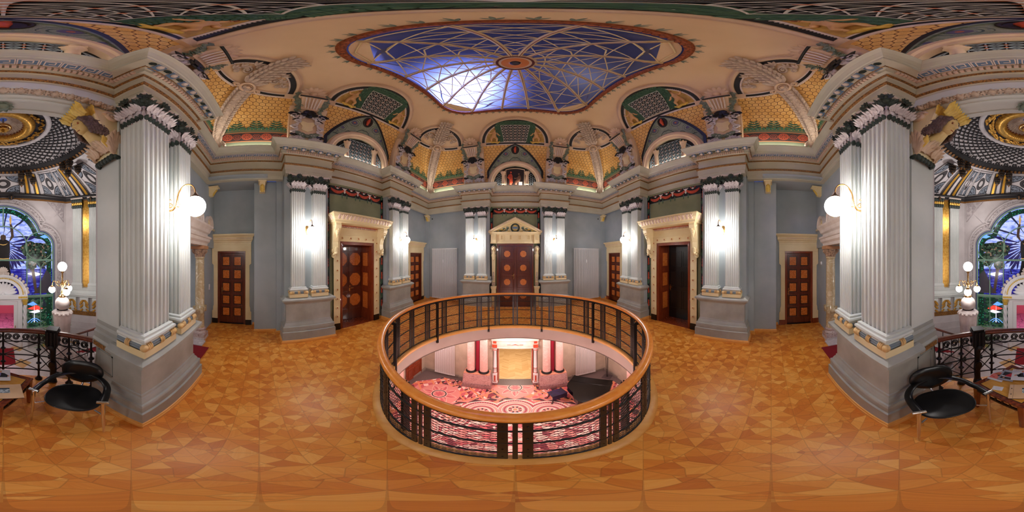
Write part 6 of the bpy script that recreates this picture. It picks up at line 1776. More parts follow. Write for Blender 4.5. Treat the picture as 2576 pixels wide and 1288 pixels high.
SG_NAVY = stained('stained_navy', rgb(30,24,84), e=.25); SG_BLACK = stained('stained_black', rgb(24,22,26), e=.1); SG_RED = stained('stained_red', rgb(206,60,48), e=.5)
SG_BLUE = stained('stained_blue', rgb(90,140,210), e=.5); SG_WHITE = stained('stained_white', rgb(206,210,226), e=.45); SG_BROWN = stained('stained_brown', rgb(70,54,46), e=.16); SG_GOLD = stained('stained_gold', rgb(176,140,80), e=.3); SG_ROCK = stained('stained_rock', rgb(52,48,56), e=.2)
g = MB(); P = trefoil_full(-.0); cx_ = (0, 1.2); P = [(2.23, .45)]+P[1:-1]+[(-2.23, .45)]; V = [(0, D+.12, 1.2)]+[(x, D+.12, z) for x, z in P]; g.add(V, [(0, i+1, i+2) for i in range(len(P)-1)]+[(0, len(P), 1)])
for sg in (1, -1): g.add([(sg*.60, D+.12, -1.24), (sg*2.23, D+.12, -1.24), (sg*2.23, D+.12, .45), (sg*.60, D+.12, .45)], [(0,1,2,3)])
gl = g.build('glass', SG_BG, wn)
g = MB()
for i in range(len(trefoil_full())-1):
    a, b = trefoil_full(-.10), trefoil_full(-.32); g.add([(a[i][0], D+.112, a[i][1]), (a[i+1][0], D+.112, a[i+1][1]), (b[i+1][0], D+.112, b[i+1][1]), (b[i][0], D+.112, b[i][1])], [(0,1,2,3)])
g.build('green_border', SG_GREEN, gl)
def shape(poly, m, nm, y=.104, par=gl, both=False):
    g = MB(); 
    for s_ in ((1, -1) if both else (1,)): g.ey([(x*s_, z) for x, z in poly], D+y, D+y+.006)
    return g.build(nm, m, par)
# winged figure holding up two torches
shape([(-.02,3.02),(-.12,2.95),(-.10,2.84),(-.28,2.74),(-.30,2.3),(-.24,1.9),(-.46,.6),(-.5,.2),(.5,.2),(.46,.6),(.24,1.9),(.30,2.3),(.28,2.74),(.10,2.84),(.12,2.95),(.02,3.02)], SG_BLACK, 'robe')
shape([(0,3.05),(-.11,3.0),(-.12,2.86),(0,2.78),(.12,2.86),(.11,3.0)], SG_BROWN, 'head', .098)
shape([(.26,2.72),(.46,2.95),(.42,3.35),(.34,3.55),(.28,3.5),(.34,3.0),(.2,2.6)], SG_BROWN, 'arm', .098, both=True)
shape([(.29,3.5),(.26,3.72),(.31,3.95),(.36,3.72),(.34,3.5)], SG_GOLD, 'torch', .096, both=True)
shape([(-.2,2.68),(-.12,2.60),(0,2.575),(.12,2.60),(.2,2.68),(.12,2.63),(0,2.61),(-.12,2.63)], SG_GOLD, 'collar', .097); shape([(-.25,2.03),(-.25,1.995),(0,1.975),(.25,1.995),(.25,2.03),(0,2.01)], SG_GOLD, 'belt', .097)
for sg in (1, -1):
    for i in range(9): 
        a = R(14-i*11); x0, z0 = sg*.24, 2.66-i*.055; L = 1.35-.075*i; q = .075
        shape([(x0, z0), (x0+sg*L*.7*cos(a)-sg*q*sin(a), z0+L*.7*sin(a)+q), (x0+sg*L*cos(a), z0+L*sin(a)), (x0+sg*L*.7*cos(a), z0+L*.7*sin(a)-q)], SG_NAVY, 'wing_feather', .100+.0004*i)
    random.seed(3)
    for i in range(18):
        cx, cz, r = sg*(1.45+random.uniform(-.52,.42)), 2.12+random.uniform(-.42,.5), random.uniform(.16,.26)
        shape([(cx+r*cos(k*pi/4+i)*(1+.2*(k % 2)), cz+r*.8*sin(k*pi/4+i)) for k in range(8)], SG_TREE, 'tree_crown', .100-.0005*i)
    shape([(sg*1.38,.45),(sg*1.28,1.1),(sg*1.2,1.6),(sg*1.42,1.9),(sg*1.36,1.5),(sg*1.42,1.1),(sg*1.5,.45)], SG_BROWN, 'tree_trunk', .102)
    shape([(sg*2.1,1.3),(sg*1.9,1.5),(sg*1.7,1.1),(sg*1.55,.75),(sg*1.3,.45),(sg*2.1,.45)], SG_ROCK, 'cliff', .103); 
    shape([(sg*1.0,1.35),(sg*1.35,1.42),(sg*1.75,1.32),(sg*1.4,1.22)], SG_WHITE, 'bright_cloud', .106); shape([(sg*1.6,2.98),(sg*1.85,3.08),(sg*2.05,2.95),(sg*1.8,2.9)], SG_BLUE, 'blue_hill', .101)
    shape([(sg*1.05,-.25),(sg*1.45,-.10),(sg*1.75,-.28),(sg*1.5,-.36),(sg*1.2,-.3)], SG_RED, 'red_sail', .100); shape([(sg*1.1,-.42),(sg*1.5,-.32),(sg*1.7,-.42),(sg*1.4,-.5)], SG_WHITE, 'white_sail', .099); shape([(sg*1.02,-.05),(sg*1.3,.08),(sg*1.5,-.08),(sg*1.25,-.12)], SG_BLUE, 'blue_pennant', .099)
    shape([(sg*1.33,-.95),(sg*1.35,.0),(sg*1.38,-.95)], SG_WHITE, 'fountain_jet', .097)
    g = MB(); g.tube([(sg*(1.36+e), D+.097, -.95+.2*sin(pi*(e+.3)/.6)) for e in [-.3+.05*i for i in range(13)]], .02, 5); g.tube([(sg*(1.36+e), D+.097, -.95+.12*sin(pi*(e+.15)/.3)) for e in [-.15+.03*i for i in range(11)]], .018, 5); g.build('fountain_arcs', SG_BLUE, gl)
mb = MB(); mb.tube([(x, D+.06, z) for x, z in trefoil_full(-.04)], .035, 6)
for z, r in ((1.94, .04), (.36, .04), (.30, .03)): mb.tube([(-2.2, D+.05, z), (2.2, D+.05, z)], r, 6)
for sg in (1, -1): mb.tube([(sg*.62, D+.05, -1.2), (sg*2.2, D+.05, -1.2)], .04, 6)
for sg in (1, -1):
    mb.tube([(sg*1.62, D+.05, -1.2), (sg*1.62, D+.05, 1.6), (sg*1.5, D+.05, 1.82), (sg*1.25, D+.05, 1.92)], .025, 6); mb.tube([(sg*1.64, D+.05, 1.6), (sg*1.78, D+.05, 1.82), (sg*2.1, D+.05, 1.92)], .022, 6)
    mb.tube([(sg*1.58+.62*cos(a), D+.05, 2.54+.62*sin(a)) for a in [i*pi/14 for i in range(28)]], .025, 6, closed=True)
    mb.tube([(sg*(1.02 if a < 0 else 1.02*cos(a)), D+.05, (2.5+a) if a < 0 else 2.5+.9*sin(a)) for a in [-.6,-.3]+[i*pi/24 for i in range(13)]], .025, 6); mb.tube([(sg*1.02, D+.05, -1.2), (sg*1.02, D+.05, 1.94)], .028, 6)
mb.tube([(0, D+.05, 3.4), (0, D+.05, 4.3)], .03, 6); mb.build('mullions', LATT, wn)

# shell-topped white door portal in front of the window
t = thing('door_portal', 'white shell-topped door surround with twisted columns before the stained-glass window', 'door surround', loc_(0, 6.72, LAND), SH)
b = MB()
for sg in (1, -1): a, c = sorted((sg*.60, sg*.80)); b.box(a, c, -.02, .12, 0, 2.3)
b.box(-.8, .8, -.02, .12, 2.3, 2.42); b.box(-1.0, 1.0, -.14, .12, 2.42, 2.60); b.build('frame', WHITE, t, bevel=.006)
for sg in (1, -1):
    c = MB(); x = sg*.90
    c.grid(lambda u, v: (x+(.075+.016*cos(3*(2*pi*u)+v*26))*cos(2*pi*u), -.04+(.075+.016*cos(3*(2*pi*u)+v*26))*sin(2*pi*u), .9+1.25*v), 18, 50, wrap=True); c.box(x-.1, x+.1, -.14, .06, 0, .8); c.box(x-.085, x+.085, -.125, .045, .8, .9); c.build('twisted_column', WHITE, t)
    c = MB(); c.lathe([(.075,2.15),(.09,2.2),(.12,2.36),(.13,2.42)], 14, (x, -.04))
    for e in range(8): a = e*pi/4; c.leaf((x+.08*cos(a), -.04+.08*sin(a), 2.18), (-sin(a), cos(a), 0), (0,0,1), (cos(a), sin(a), 0), .08, .18, .5, lobes=2)
    c.build('gilt_capital', YELLOW, t)
a_ = MB()
def prt(r0, r1, y0, y1, n=28): a_.grid(lambda u, v: ([(r0,y1),(r0,y0),(r1,y0),(r1,y1)][round(v*3)][0]*cos(pi*u), [(r0,y1),(r0,y0),(r1,y0),(r1,y1)][round(v*3)][1], 2.60+.86*[(r0,y1),(r0,y0),(r1,y0),(r1,y1)][round(v*3)][0]*sin(pi*u)), n, 3, smooth=False)
prt(.66, .98, -.08, .12); prt(.66, .72, -.12, 0); prt(.92, .99, -.13, 0); a_.build('arch', WHITE, t)
go = MB()
for i in range(34): a = pi*(i+.5)/34; go.ball((.82*cos(a), -.085, 2.60+.86*.82*sin(a)), .035, 6, sy=.5)
go.box(-.98, -.62, -.15, -.14, 2.46, 2.54); go.box(.62, .98, -.15, -.14, 2.46, 2.54); go.build('gilt_meander', YELLOW, t)
sl = MB()
for i in range(11):
    a = pi*(i+.5)/11; sl.leaf((0, .02, 2.64), (-sin(a), 0, cos(a)), (cos(a), 0, .88*sin(a)), (0,-1,0), .17, .60, .05)
sl.ball((0, -.03, 2.64), .07, 10); sl.build('shell', WHITE, t)
cr_ = MB()
for i in range(17):
    a = pi*(i+.5)/17; cr_.ball((1.03*cos(a), -.03, 2.60+.9*sin(a)), .075, 8, sy=.6)
for sg in (1, -1): cr_.tube([(sg*(.95+.1*cos(q)*(1-q/16)), -.06, 2.70+.1*sin(q)*(1-q/16)) for q in [v*.5 for v in range(26)]], .03, 6)
for e in range(7): a = R(20+e*23.3); cr_.leaf((0, -.03, 3.56), (-sin(a), 0, cos(a)), (cos(a), 0, sin(a)), (0,-1,0), .11, .24, .2)
cr_.box(-.16, .16, -.1, .05, 3.44, 3.52)
for sg in (1, -1): cr_.tube([(sg*(.1+.06*cos(q)*(1-q/13)), -.1, 3.5+.06*sin(q)*(1-q/13)) for q in [v*.5 for v in range(20)]], .02, 6)
cr_.build('crest', PALE, t)
dr = MB(); frame4(dr, -.60, .60, .02, 2.28, .16, .02, .07); dr.box(-.44, .44, .03, .06, .18, .82); frame4(dr, -.40, .40, .24, .76, .04, .01, .03); dr.box(-.02, .02, .015, .07, .2, 2.2) if 0 else None
do = dr.build('door_leaf', WHITE, t, bevel=.004)
gg = MB(); gg.box(-.44, .44, .045, .05, .82, 2.14)
gmat = bpy.data.materials.new('clear_door_glass'); gmat.use_nodes = True; bb = B(gmat.node_tree); tp = bb.n('ShaderNodeBsdfTransparent'); gs = bb.n('ShaderNodeBsdfGlossy'); mx = bb.n('ShaderNodeMixShader'); gs.inputs['Roughness'].default_value = .03; mx.inputs[0].default_value = .08; bb.L.new(tp.outputs[0], mx.inputs[1]); bb.L.new(gs.outputs[0], mx.inputs[2]); bb.L.new(mx.outputs[0], bb.N['Material Output'].inputs[0])
gg.build('door_glass', gmat, do); hh = MB(); hh.tube([(.5, .0, 1.05), (.5, -.05, 1.05), (.42, -.05, 1.05)], .012, 6); hh.box(.485, .515, .0, .02, .95, 1.15); hh.build('handle', BRASS, do)
# the purple-lit room behind it
mb = MB(); mb.grid(lambda u, v: (-1.6+3.2*u, 7.1+4.4*v, LAND), 2, 2, smooth=False); struct(mb.build('floor_5', mat('purple_tiles', fn=lambda b: (lambda p: b.mix(b.voro(b.vec(p[0], p[1], 0), 3, 'DISTANCE_TO_EDGE').lt(.04), rgb(176,140,176), rgb(110,80,120)))(b.coord('Object')), rough=.3), rz=SH))
mb = MB(); mb.box(-1.7, -1.6, 7.1, 11.5, LAND, .8); mb.box(1.6, 1.7, 7.1, 11.5, LAND, .8); mb.box(-1.7, 1.7, 11.5, 11.6, LAND, .8); mb.box(-1.7, 1.7, 7.1, 11.6, .8, .9); struct(mb.build('wall_5', mat('pink_porch_paint', rgb(206,120,140), .7), rz=SH))

# pilaster walls of the diagonals
for sg in (1, -1):
    ang = pi - sg*pi/4
    t = thing('gilded_pilaster_wall', 'paired white pilasters with gold strip on the %s diagonal wall of the stair hall' % ('left' if sg > 0 else 'right'), 'pilaster', loc_(sg*3.45, 6.25, LAND), ang)
    for e in (-.34, .40):
        s_ = MB(); s_.ez(flute_poly(e-.20, e+.20, -.14, .06, 7, 2, 2), 3.05, 6.35); s_.build('shaft', SHAFT, t)
        p = MB(); around(e-.2, e+.2, -.14, .06, [(0,3.06),(.03,3.03),(.05,2.98),(.05,2.94),(.03,2.92),(.06,2.9),(.06,2.82),(0,2.82)], p); p.build('pilaster_base', SHAFT, t)
        c = MB(); c.frust(e-.2, e+.2, -.14, .06, 6.35, e-.25, e+.25, -.2, .06, 6.78)
        for i in range(6):
            for j in range(3): c.leaf((e-.2+i*.08, -.15-.02*j, 6.36+j*.12), (1,0,0), (0,0,1), (0,-1,0), .09, .15, .45, j % 2, lobes=2)
        c.box(e-.27, e+.27, -.22, .06, 6.78, 6.84, 2)
        c.build('capital', [DKGREEN, GOLD, PALE], t)
    g = MB(); g.box(-.12, .18, -.02, .06, 2.85, 6.84); g.build('gold_strip', GOLD, t)
    m = MB(); m.sweep([(.95, .05), (.95, -.1), (-.95, -.1), (-.95, .05)], [(0,2.38),(.10,2.42),(.10,2.46),(.16,2.5),(.16,2.56),(.06,2.60),(.04,2.72),(.08,2.74),(.08,2.82),(0,2.84)]); m.box(-.95,.95,-.1,.05,2.80,2.84); m.build('string_course', SHAFT, t)
    for e in (-.55, .0, .55):
        k_ = MB(); k_.ex([(.05,2.4),(-.24,2.4),(-.24,2.3),(-.2,2.1),(-.14,1.85),(-.08,1.72),(.05,1.70)], e-.19, e+.19); ko = k_.build('bracket', SHAFT, t, bevel=.01)
        l = MB()
        for q in range(3):
            for s2 in (1, -1): l.leaf((e+s2*.03, -.25+.05*q, 2.32-.17*q), (1,0,0), (s2*.6,.25,-1), (0,-1,0), .15, .26, .25, lobes=3)
        l.build('gilt_acanthus', GOLD, ko)
    b = MB(); b.box(-.95, .95, -.06, .05, 1.52, 1.72); b.build('gilt_band', GILT, t)
    b = MB(); b.box(-.95, .95, -.04, .05, 0, 1.52)
    for z in (.45, .8, 1.15): b.box(-.95, .95, -.055, -.03, z, z+.02)
    b.build('wainscot', SWALL, t)

# dome over the stair hall
DC = (0, 4.15); RZ = 6.05
def oct_pt(i): return [(2.8,6.9),(4.75,4.95),(4.75,2.6),(3.4,1.5),(-3.4,1.5),(-4.75,2.6),(-4.75,4.95),(-2.8,6.9)][i % 8]
cl = struct(thing('ceiling_2', None, None, (0,0,0), SH))
CHAR = mat('charcoal_paint', rgb(44,42,44), .5); OFFW = mat('white_stucco', fn=soft(rgb(206,200,200), rgb(224,218,218), 6), rough=.5)
def f_panel(b):
    u, v, _ = b.coord('UV'); W = 1.0; x = (u-.5).abs(); 
    c = b.mix(b.noise(b.vec(u, v, 0), 4, 2), rgb(206,200,202), rgb(226,220,220))
    dx, dy = u-.5, v-.5; r = (dx*dx*1.6+dy*dy).sqrt()
    X, Y = (u*2).fract()-.5, (v*2).fract()-.5
    rc = ((u-.5).abs()-.5); cy = (v-.5).abs()-.5; rq = (rc*rc+cy*cy).sqrt()
    c = b.mix(rq.lt(.42), c, rgb(140,150,164)); vine = b.noise(b.vec(u, v, 0), 16, 3, .6, 1.4).gt(.52); c = b.mix(rq.lt(.38)*vine, c, rgb(36,38,46)); c = b.mix((rq-.43).abs().lt(.018), c, rgb(34,32,34))
    c = b.mix((r.lt(.26))*(1-rq.lt(.45)), c, rgb(70,66,68)); c = b.mix(r.lt(.14), c, rgb(206,200,200)); c = b.mix((r-.14).abs().lt(.018), c, rgb(34,32,34))
    e = x.gt(.455).max((v-.5).abs().gt(.455)); c = b.mix(e, c, rgb(214,208,208)); e2 = (x-.44).abs().lt(.012).max(((v-.5).abs()-.44).abs().lt(.012)); c = b.mix(e2, c, rgb(34,32,34)); return c
PANEL = mat('stencilled_cove_panel', fn=f_panel, rough=.55)
GOLDY = mat('bright_gilding', rgb(226,170,60), .35, .5)
RB = 2.35
pn, rbw, rbk, rgd, pl2 = MB(), MB(), MB(), MB(), MB()
for i in range(8):
    p0, p1 = oct_pt(i), oct_pt(i+1)
    def cov(u, v, d=0):
        x, y = p0[0]+(p1[0]-p0[0])*u, p0[1]+(p1[1]-p0[1])*u; a = atan2(x-DC[0], y-DC[1])
        qx, qy = DC[0]+RB*sin(a), DC[1]+RB*cos(a); w2 = v; return (x+(qx-x)*w2, y+(qy-y)*w2, 4.86+(RZ-.35-4.86)*(w2**.85)-d)
    rbw.grid(lambda u, v: cov(u, v, -.03), 16, 10)
    L = hypot(p1[0]-p0[0], p1[1]-p0[1]); q = 5.6/L
    if i == 7: PN, RG = ((.01,.185), (.355,.645), (.815,.99)), (.27, .73)
    elif i == 0: PN, RG = ((.01,.13), (.47,.86)), (.30,)
    elif i == 6: PN, RG = ((.14,.53), (.87,.99)), (.70,)
    else: PN, RG = ((.06,.34), (.66,.94)), (.5,)
    for u0, u1 in PN: pn.grid(lambda u, v: cov(u0+(u1-u0)*u, .04+.9*v, .02), 6, 8, uv=lambda u, v: (u, v))
    for u0 in RG:
        for e, ww, mm, dd in ((-.058,.010,rbk,.05), (-.040,.020,rgd,.06), (-.022,.010,rbk,.05), (0,.024,pl2,.06), (.022,.010,rbk,.05), (.040,.020,rgd,.06), (.058,.010,rbk,.05)):
            mm.grid(lambda u, v: cov(u0+(e+(u-.5)*ww)*q, .02+.93*v, dd), 2, 10)
rbw.build('cove', OFFW, cl); pn.build('stencilled_panels', PANEL, cl); rbk.build('black_ribs', CHAR, cl); rgd.build('gold_ribs', GOLDY, cl); pl2.build('white_ribs', OFFW, cl)
mb = MB(); OC = [oct_pt(i) for i in range(8)][::-1]
mb.sweep(OC, [(0,4.66),(.05,4.66),(.06,4.72),(.14,4.76),(.16,4.80),(.16,4.86),(.02,4.88)], True); mb.build('dark_cornice', CHAR, cl)
mb = MB(); mb.sweep(OC, [(.0,4.60),(.07,4.60),(.07,4.66),(.0,4.67)], True); mb.build('gold_fillet', GILT, cl)
mb = MB(); mb.lathe([(RB,RZ-.35),(RB-.05,RZ-.37),(RB-.10,RZ-.30),(RB-.16,RZ-.2),(RB-.22,RZ-.12),(RB-.26,RZ-.02)], 64, DC); mb.build('leaf_ring', CHAR, cl)
mb = MB()
for i in range(90): a = 2*pi*i/90; mb.leaf((DC[0]+(RB-.05)*sin(a), DC[1]+(RB-.05)*cos(a), RZ-.38), (cos(a), -sin(a), 0), (-sin(a)*.6, -cos(a)*.6, .5), (0,0,-1), .11, .2, .2)
mb.build('gilt_leaves', GILT, cl)
Rw0, Rw1 = 2.13, 1.16
def dm(a, f, d=0): r = Rw0+(Rw1-Rw0)*f; return (DC[0]+r*sin(a), DC[1]+r*cos(a), RZ-.12+.42*sin(f*pi/2)-d)
mb = MB(); mb.grid(lambda u, v: dm(2*pi*u, v, -.02), 72, 8, wrap=True); mb.build('inner_dome', OFFW, cl)
mb = MB(); NL = 40
for i in range(NL):
    for dr_ in (1, -1): mb.tube([dm(2*pi*i/NL+dr_*f*1.05, f, .012) for f in [v/12 for v in range(13)]], .022, 4, cap=False)
mb.build('charcoal_lattice', CHAR, cl)
mb = MB()
for i in range(NL):
    a0 = 2*pi*(i+.5)/NL; mb.tube([dm(a0+x*.055, y, .03) for x, y in ((-1,.02),(-1,.10),(-.6,.16),(0,.19),(.6,.16),(1,.10),(1,.02))], .012, 4)
    for f, sz in ((.36, .6), (.55, .5), (.72, .4)): mb.ball(dm(a0+(0 if f != .55 else pi/NL), f, .02), .03*sz*1.6, 6)
mb.build('white_arches', OFFW, cl)
mb = MB(); mb.lathe([(Rw1+.06,RZ+.25),(Rw1+.0,RZ+.2),(Rw1-.07,RZ+.25),(Rw1-.08,RZ+.30)], 56, DC); mb.build('white_ring', OFFW, cl)
mb = MB(); mb.lathe([(Rw1-.06,RZ+.27),(.82,RZ+.34)], 48, DC); lo = mb.build('laurel_ground', CHAR, cl); mb = MB(); random.seed(2)
for i in range(150): a = 2*pi*i/150; r = random.uniform(.86, 1.04); mb.leaf((DC[0]+r*sin(a), DC[1]+r*cos(a), RZ+.27), (sin(a), cos(a), 0), (cos(a), -sin(a), random.uniform(-.3,.1)), (0,0,-1), .07, .14, .3)
mb.build('gilt_laurel', GOLD, lo)
mb = MB(); mb.grid(lambda u, v: (DC[0]+(.67+(.15+.010*cos(60*2*pi*u))*cos(2*pi*v))*sin(2*pi*u), DC[1]+(.67+(.15+.010*cos(60*2*pi*u))*cos(2*pi*v))*cos(2*pi*u), RZ+.30+.15*sin(2*pi*v)), 240, 12, wrap=True); mb.build('gold_torus', GOLD, cl)
mb = MB(); mb.grid(lambda u, v: (lambda r, z: (DC[0]+r*sin(2*pi*u), DC[1]+r*cos(2*pi*u), z))((.53-.43*v)*(1+.02*cos(36*2*pi*u)), RZ+.34+.32*sin(v*pi/2)), 144, 8, wrap=True); mb.build('fluted_hollow', MAUVE, cl)
mb = MB()
for i in range(30): a = 2*pi*i/30; mb.ball((DC[0]+.51*sin(a), DC[1]+.51*cos(a), RZ+.33), .03, 6)
mb.build('bead_ring', RIMW, cl)
mb = MB(); mb.grid(lambda u, v: (DC[0]+(.17+.055*cos(2*pi*v))*sin(2*pi*u), DC[1]+(.17+.055*cos(2*pi*v))*cos(2*pi*u), RZ+.22+.055*sin(2*pi*v)), 24, 10, wrap=True); mb.lathe([(.02,RZ+.7),(.03,RZ+.45),(.12,RZ+.3)], 12, DC); mb.build('brass_ring', BRASS, cl)
mb = MB()
for i in range(10): a = 2*pi*i/10; mb.leaf((DC[0], DC[1], RZ+.12), (cos(a), -sin(a), 0), (sin(a), cos(a), .2), (0,0,-1), .09, .15, .3)
mb.lathe([(.06,RZ+.14),(.05,RZ+.06),(.0,RZ+.0)], 12, DC); mb.build('gilt_finial', GOLD, cl)
AC = mat('dark_acorn_paint', fn=soft(rgb(26,24,24), rgb(52,46,40), 20), rough=.45)
first = None
for gi in range(8):
    for j, (da, dr_, dz) in enumerate(((-.055,-.04,0),(.055,-.04,0),(-.075,.30,-.12),(.075,.30,-.12))):
        a = R(22.5+45*gi)+da*1.25; r = RB-.12+dr_
        if first is None:
            t = thing('acorn_pendant', 'dark gilt-rimmed acorn pendant in the ring of clusters under the stair hall dome', 'ceiling pendant', (0,0,0), 0, 'acorn pendants of the stair hall dome'); first = t
            b = MB(); b.lathe([(.03,.16),(.06,.10),(.13,.04),(.135,.0),(.10,-.03),(.12,-.06),(.115,-.11),(.08,-.14),(.095,-.165),(.085,-.2),(.05,-.24)], 14)
            for z, rr in ((.02,.135),(-.08,.118),(-.18,.095)):
                for q in range(12): b.ball((rr*cos(q*pi/6), rr*sin(q*pi/6), z), .014, 5, 1)
            b.build('body', [AC, GILT], t)
            b = MB(); b.lathe([(.05,-.24),(.04,-.255),(.022,-.3),(0,-.33)], 10); b.build('gilt_tip', GILT, t)
        else: t = dup(first)
        p = loc_(DC[0]+r*sin(a), DC[1]+r*cos(a), RZ-.52+dz); t.location = p
# lion-head brackets under the cove
for i in (0, 7, 6):
    p0, p1 = oct_pt(i), oct_pt(i+1)
    if i == 6: us = (.44, .56)
    else: us = (.44, .56)
    for u in us:
        x, y = p0[0]+(p1[0]-p0[0])*u, p0[1]+(p1[1]-p0[1])*u; L = hypot(p1[0]-p0[0], p1[1]-p0[1]); nx, ny = (p1[1]-p0[1])/L, -(p1[0]-p0[0])/L
        if nx*(DC[0]-x)+ny*(DC[1]-y) < 0: nx, ny = -nx, -ny
        t = thing('lion_bracket', 'small dark gilt lion head under the dark cornice of the stair hall', 'bracket', loc_(x+nx*.14, y+ny*.14, 4.66), atan2(-nx, ny)+pi+pi, 'lion heads under the stair hall cornice')
        t.rotation_euler = (0, 0, atan2(nx, -ny)+pi)
        b = MB(); b.ball((0,-.04,0), .085, 10); b.ball((0,-.11,-.03), .045, 8); 
        for q in range(10): b.ball((.09*cos(q*pi/5), -.03, .09*sin(q*pi/5)), .04, 6)
        b.build('mane', AC, t); b = MB(); b.tube([(0,-.11,-.05),(0,-.1,-.12)], [.03,.02], 8); b.ball((0,-.14,-.02), .03, 8); b.build('muzzle', GILT, t)

# lamp standards
LPW = mat('pinkish_stone_post', fn=soft(rgb(206,190,184), rgb(222,208,202), 5), rough=.5)
for sg in (1, -1):
    t = thing('lamp_standard', 'stone lamp post with four lit globes %s of the stained-glass window' % ('right, as one faces it,' if sg > 0 else 'left, as one faces it,'), 'lamp post', loc_(sg*1.74, 4.58, LAND), SH)
    b = MB(); b.box(-.34, .34, -.34, .34, 0, .25); b.box(-.28, .28, -.28, .28, .25, .4); b.build('plinth', LPW, t, bevel=.02)
    b = MB()
    b.grid(lambda u, v: (lambda r: (r*cos(2*pi*u), r*sin(2*pi*u), .4+2.05*v))((.27-.06*sin(pi*v)+.02*v)*(1-.07*(cos(8*2*pi*u) > .2))), 64, 12, wrap=True); b.build('pedestal', LPW, t)
    b = MB()
    for q in range(4):
        a = q*pi/2+pi/4; d = (cos(a), sin(a))
        b.tube([(d[0]*(.30+.12*cos(v*.5)*(1-v/30)), d[1]*(.30+.12*cos(v*.5)*(1-v/30)), .95+.12*sin(v*.5)*(1-v/30)) for v in range(24)], .05, 8); b.tube([(d[0]*.40, d[1]*.40, .95), (d[0]*.42, d[1]*.42, .6), (d[0]*.36, d[1]*.36, .4)], [.06,.08,.1], 8); b.leaf((d[0]*.36, d[1]*.36, .42), (-d[1], d[0], 0), (0,0,1), (d[0], d[1], 0), .25, .5, .3, lobes=3)
    b.build('scroll_feet', LPW, t)
    b = MB(); b.lathe([(.24,2.42),(.29,2.46),(.29,2.50),(.2,2.53),(.17,2.56)], 28)
    for q in range(14): a = q*pi/7; b.ball((.28*cos(a), .28*sin(a), 2.45), .05, 8)
    b.build('garland_collar', LPW, t)
    b = MB(); b.ball((0,0,2.76), .225, 24); b.build('stone_ball', LPW, t)
    b = MB(); b.lathe([(.1,2.97),(.13,2.99),(.06,3.04),(.03,3.08),(.05,3.14),(.025,3.22),(.04,3.3),(.07,3.36),(.04,3.42),(.02,3.5),(.03,3.6),(.02,3.68),(.05,3.74),(.06,3.77)], 16)
    for q in range(3):
        a = q*2*pi/3+R(200 if sg > 0 else 220)+R(70); d = (cos(a), sin(a)); b.tube([(d[0]*r, d[1]*r, z) for r, z in ((.03,3.34),(.10,3.30),(.17,3.36),(.21,3.44),(.27,3.46),(.31,3.40),(.32,3.30))], .012, 6); b.tube([(d[0]*(.12+.05*cos(v*.5)*(1-v/26)), d[1]*(.12+.05*cos(v*.5)*(1-v/26)), 3.42+.05*sin(v*.5)*(1-v/26)) for v in range(20)], .008, 5)
        c = MB(); c.lathe([(.02,3.32),(.06,3.29),(.06,3.27)], 12, (d[0]*.32, d[1]*.32)); c.build('cap', BRASS, t); c = MB(); c.ball((d[0]*.32, d[1]*.32, 3.185), .105, 18); c.build('globe', OPALS, t)
    b.build('brass_stem', BRASS, t); c = MB(); c.ball((0,0,3.90), .142, 20); c.build('globe', OPALS, t)
# potted palms
FROND = mat('palm_green', fn=soft(rgb(40,96,36), rgb(84,140,60), 6), rough=.5)
for sg in (1, -1):
    t = thing('potted_palm', 'green potted palm %s the stained-glass window behind the lamp post' % ('right of' if sg > 0 else 'left of'), 'plant', loc_(sg*1.86, 6.1, LAND), SH)
    b = MB(); b.lathe([(.16,0),(.22,.1),(.26,.42),(.27,.45),(.24,.46),(.22,.40),(0,.40)], 20); b.build('pot', mat('clay_pot', rgb(120,80,60), .7), t)
    random.seed(8+sg); f = MB()
    for i in range(16):
        a = i*2.4; el = random.uniform(.25, 1.1); L = random.uniform(.6, 1.0); d = (cos(a), sin(a)); P = []
        for v in range(9): u = v/8; P.append(Vector((d[0]*L*u*cos(el*.9)*(.6+.5*u), d[1]*L*u*cos(el*.9)*(.6+.5*u), .45+L*1.25*(u*sin(el)+.25*u-.55*u*u*(1.2-el)))))
        f.tube(P, [.012-.001*v for v in range(9)], 5)
        for v in range(2, 9):
            tn = (P[v]-P[v-1]).normalized(); sd_ = tn.cross(Vector((0,0,1))).normalized()
            for e in (1, -1): f.leaf(P[v], tn, (sd_*e+tn*.7-Vector((0,0,.25))).normalized(), Vector((0,0,1)), .035, .30*(1.15-v/11), .15)
    f.build('fronds', FROND, t)

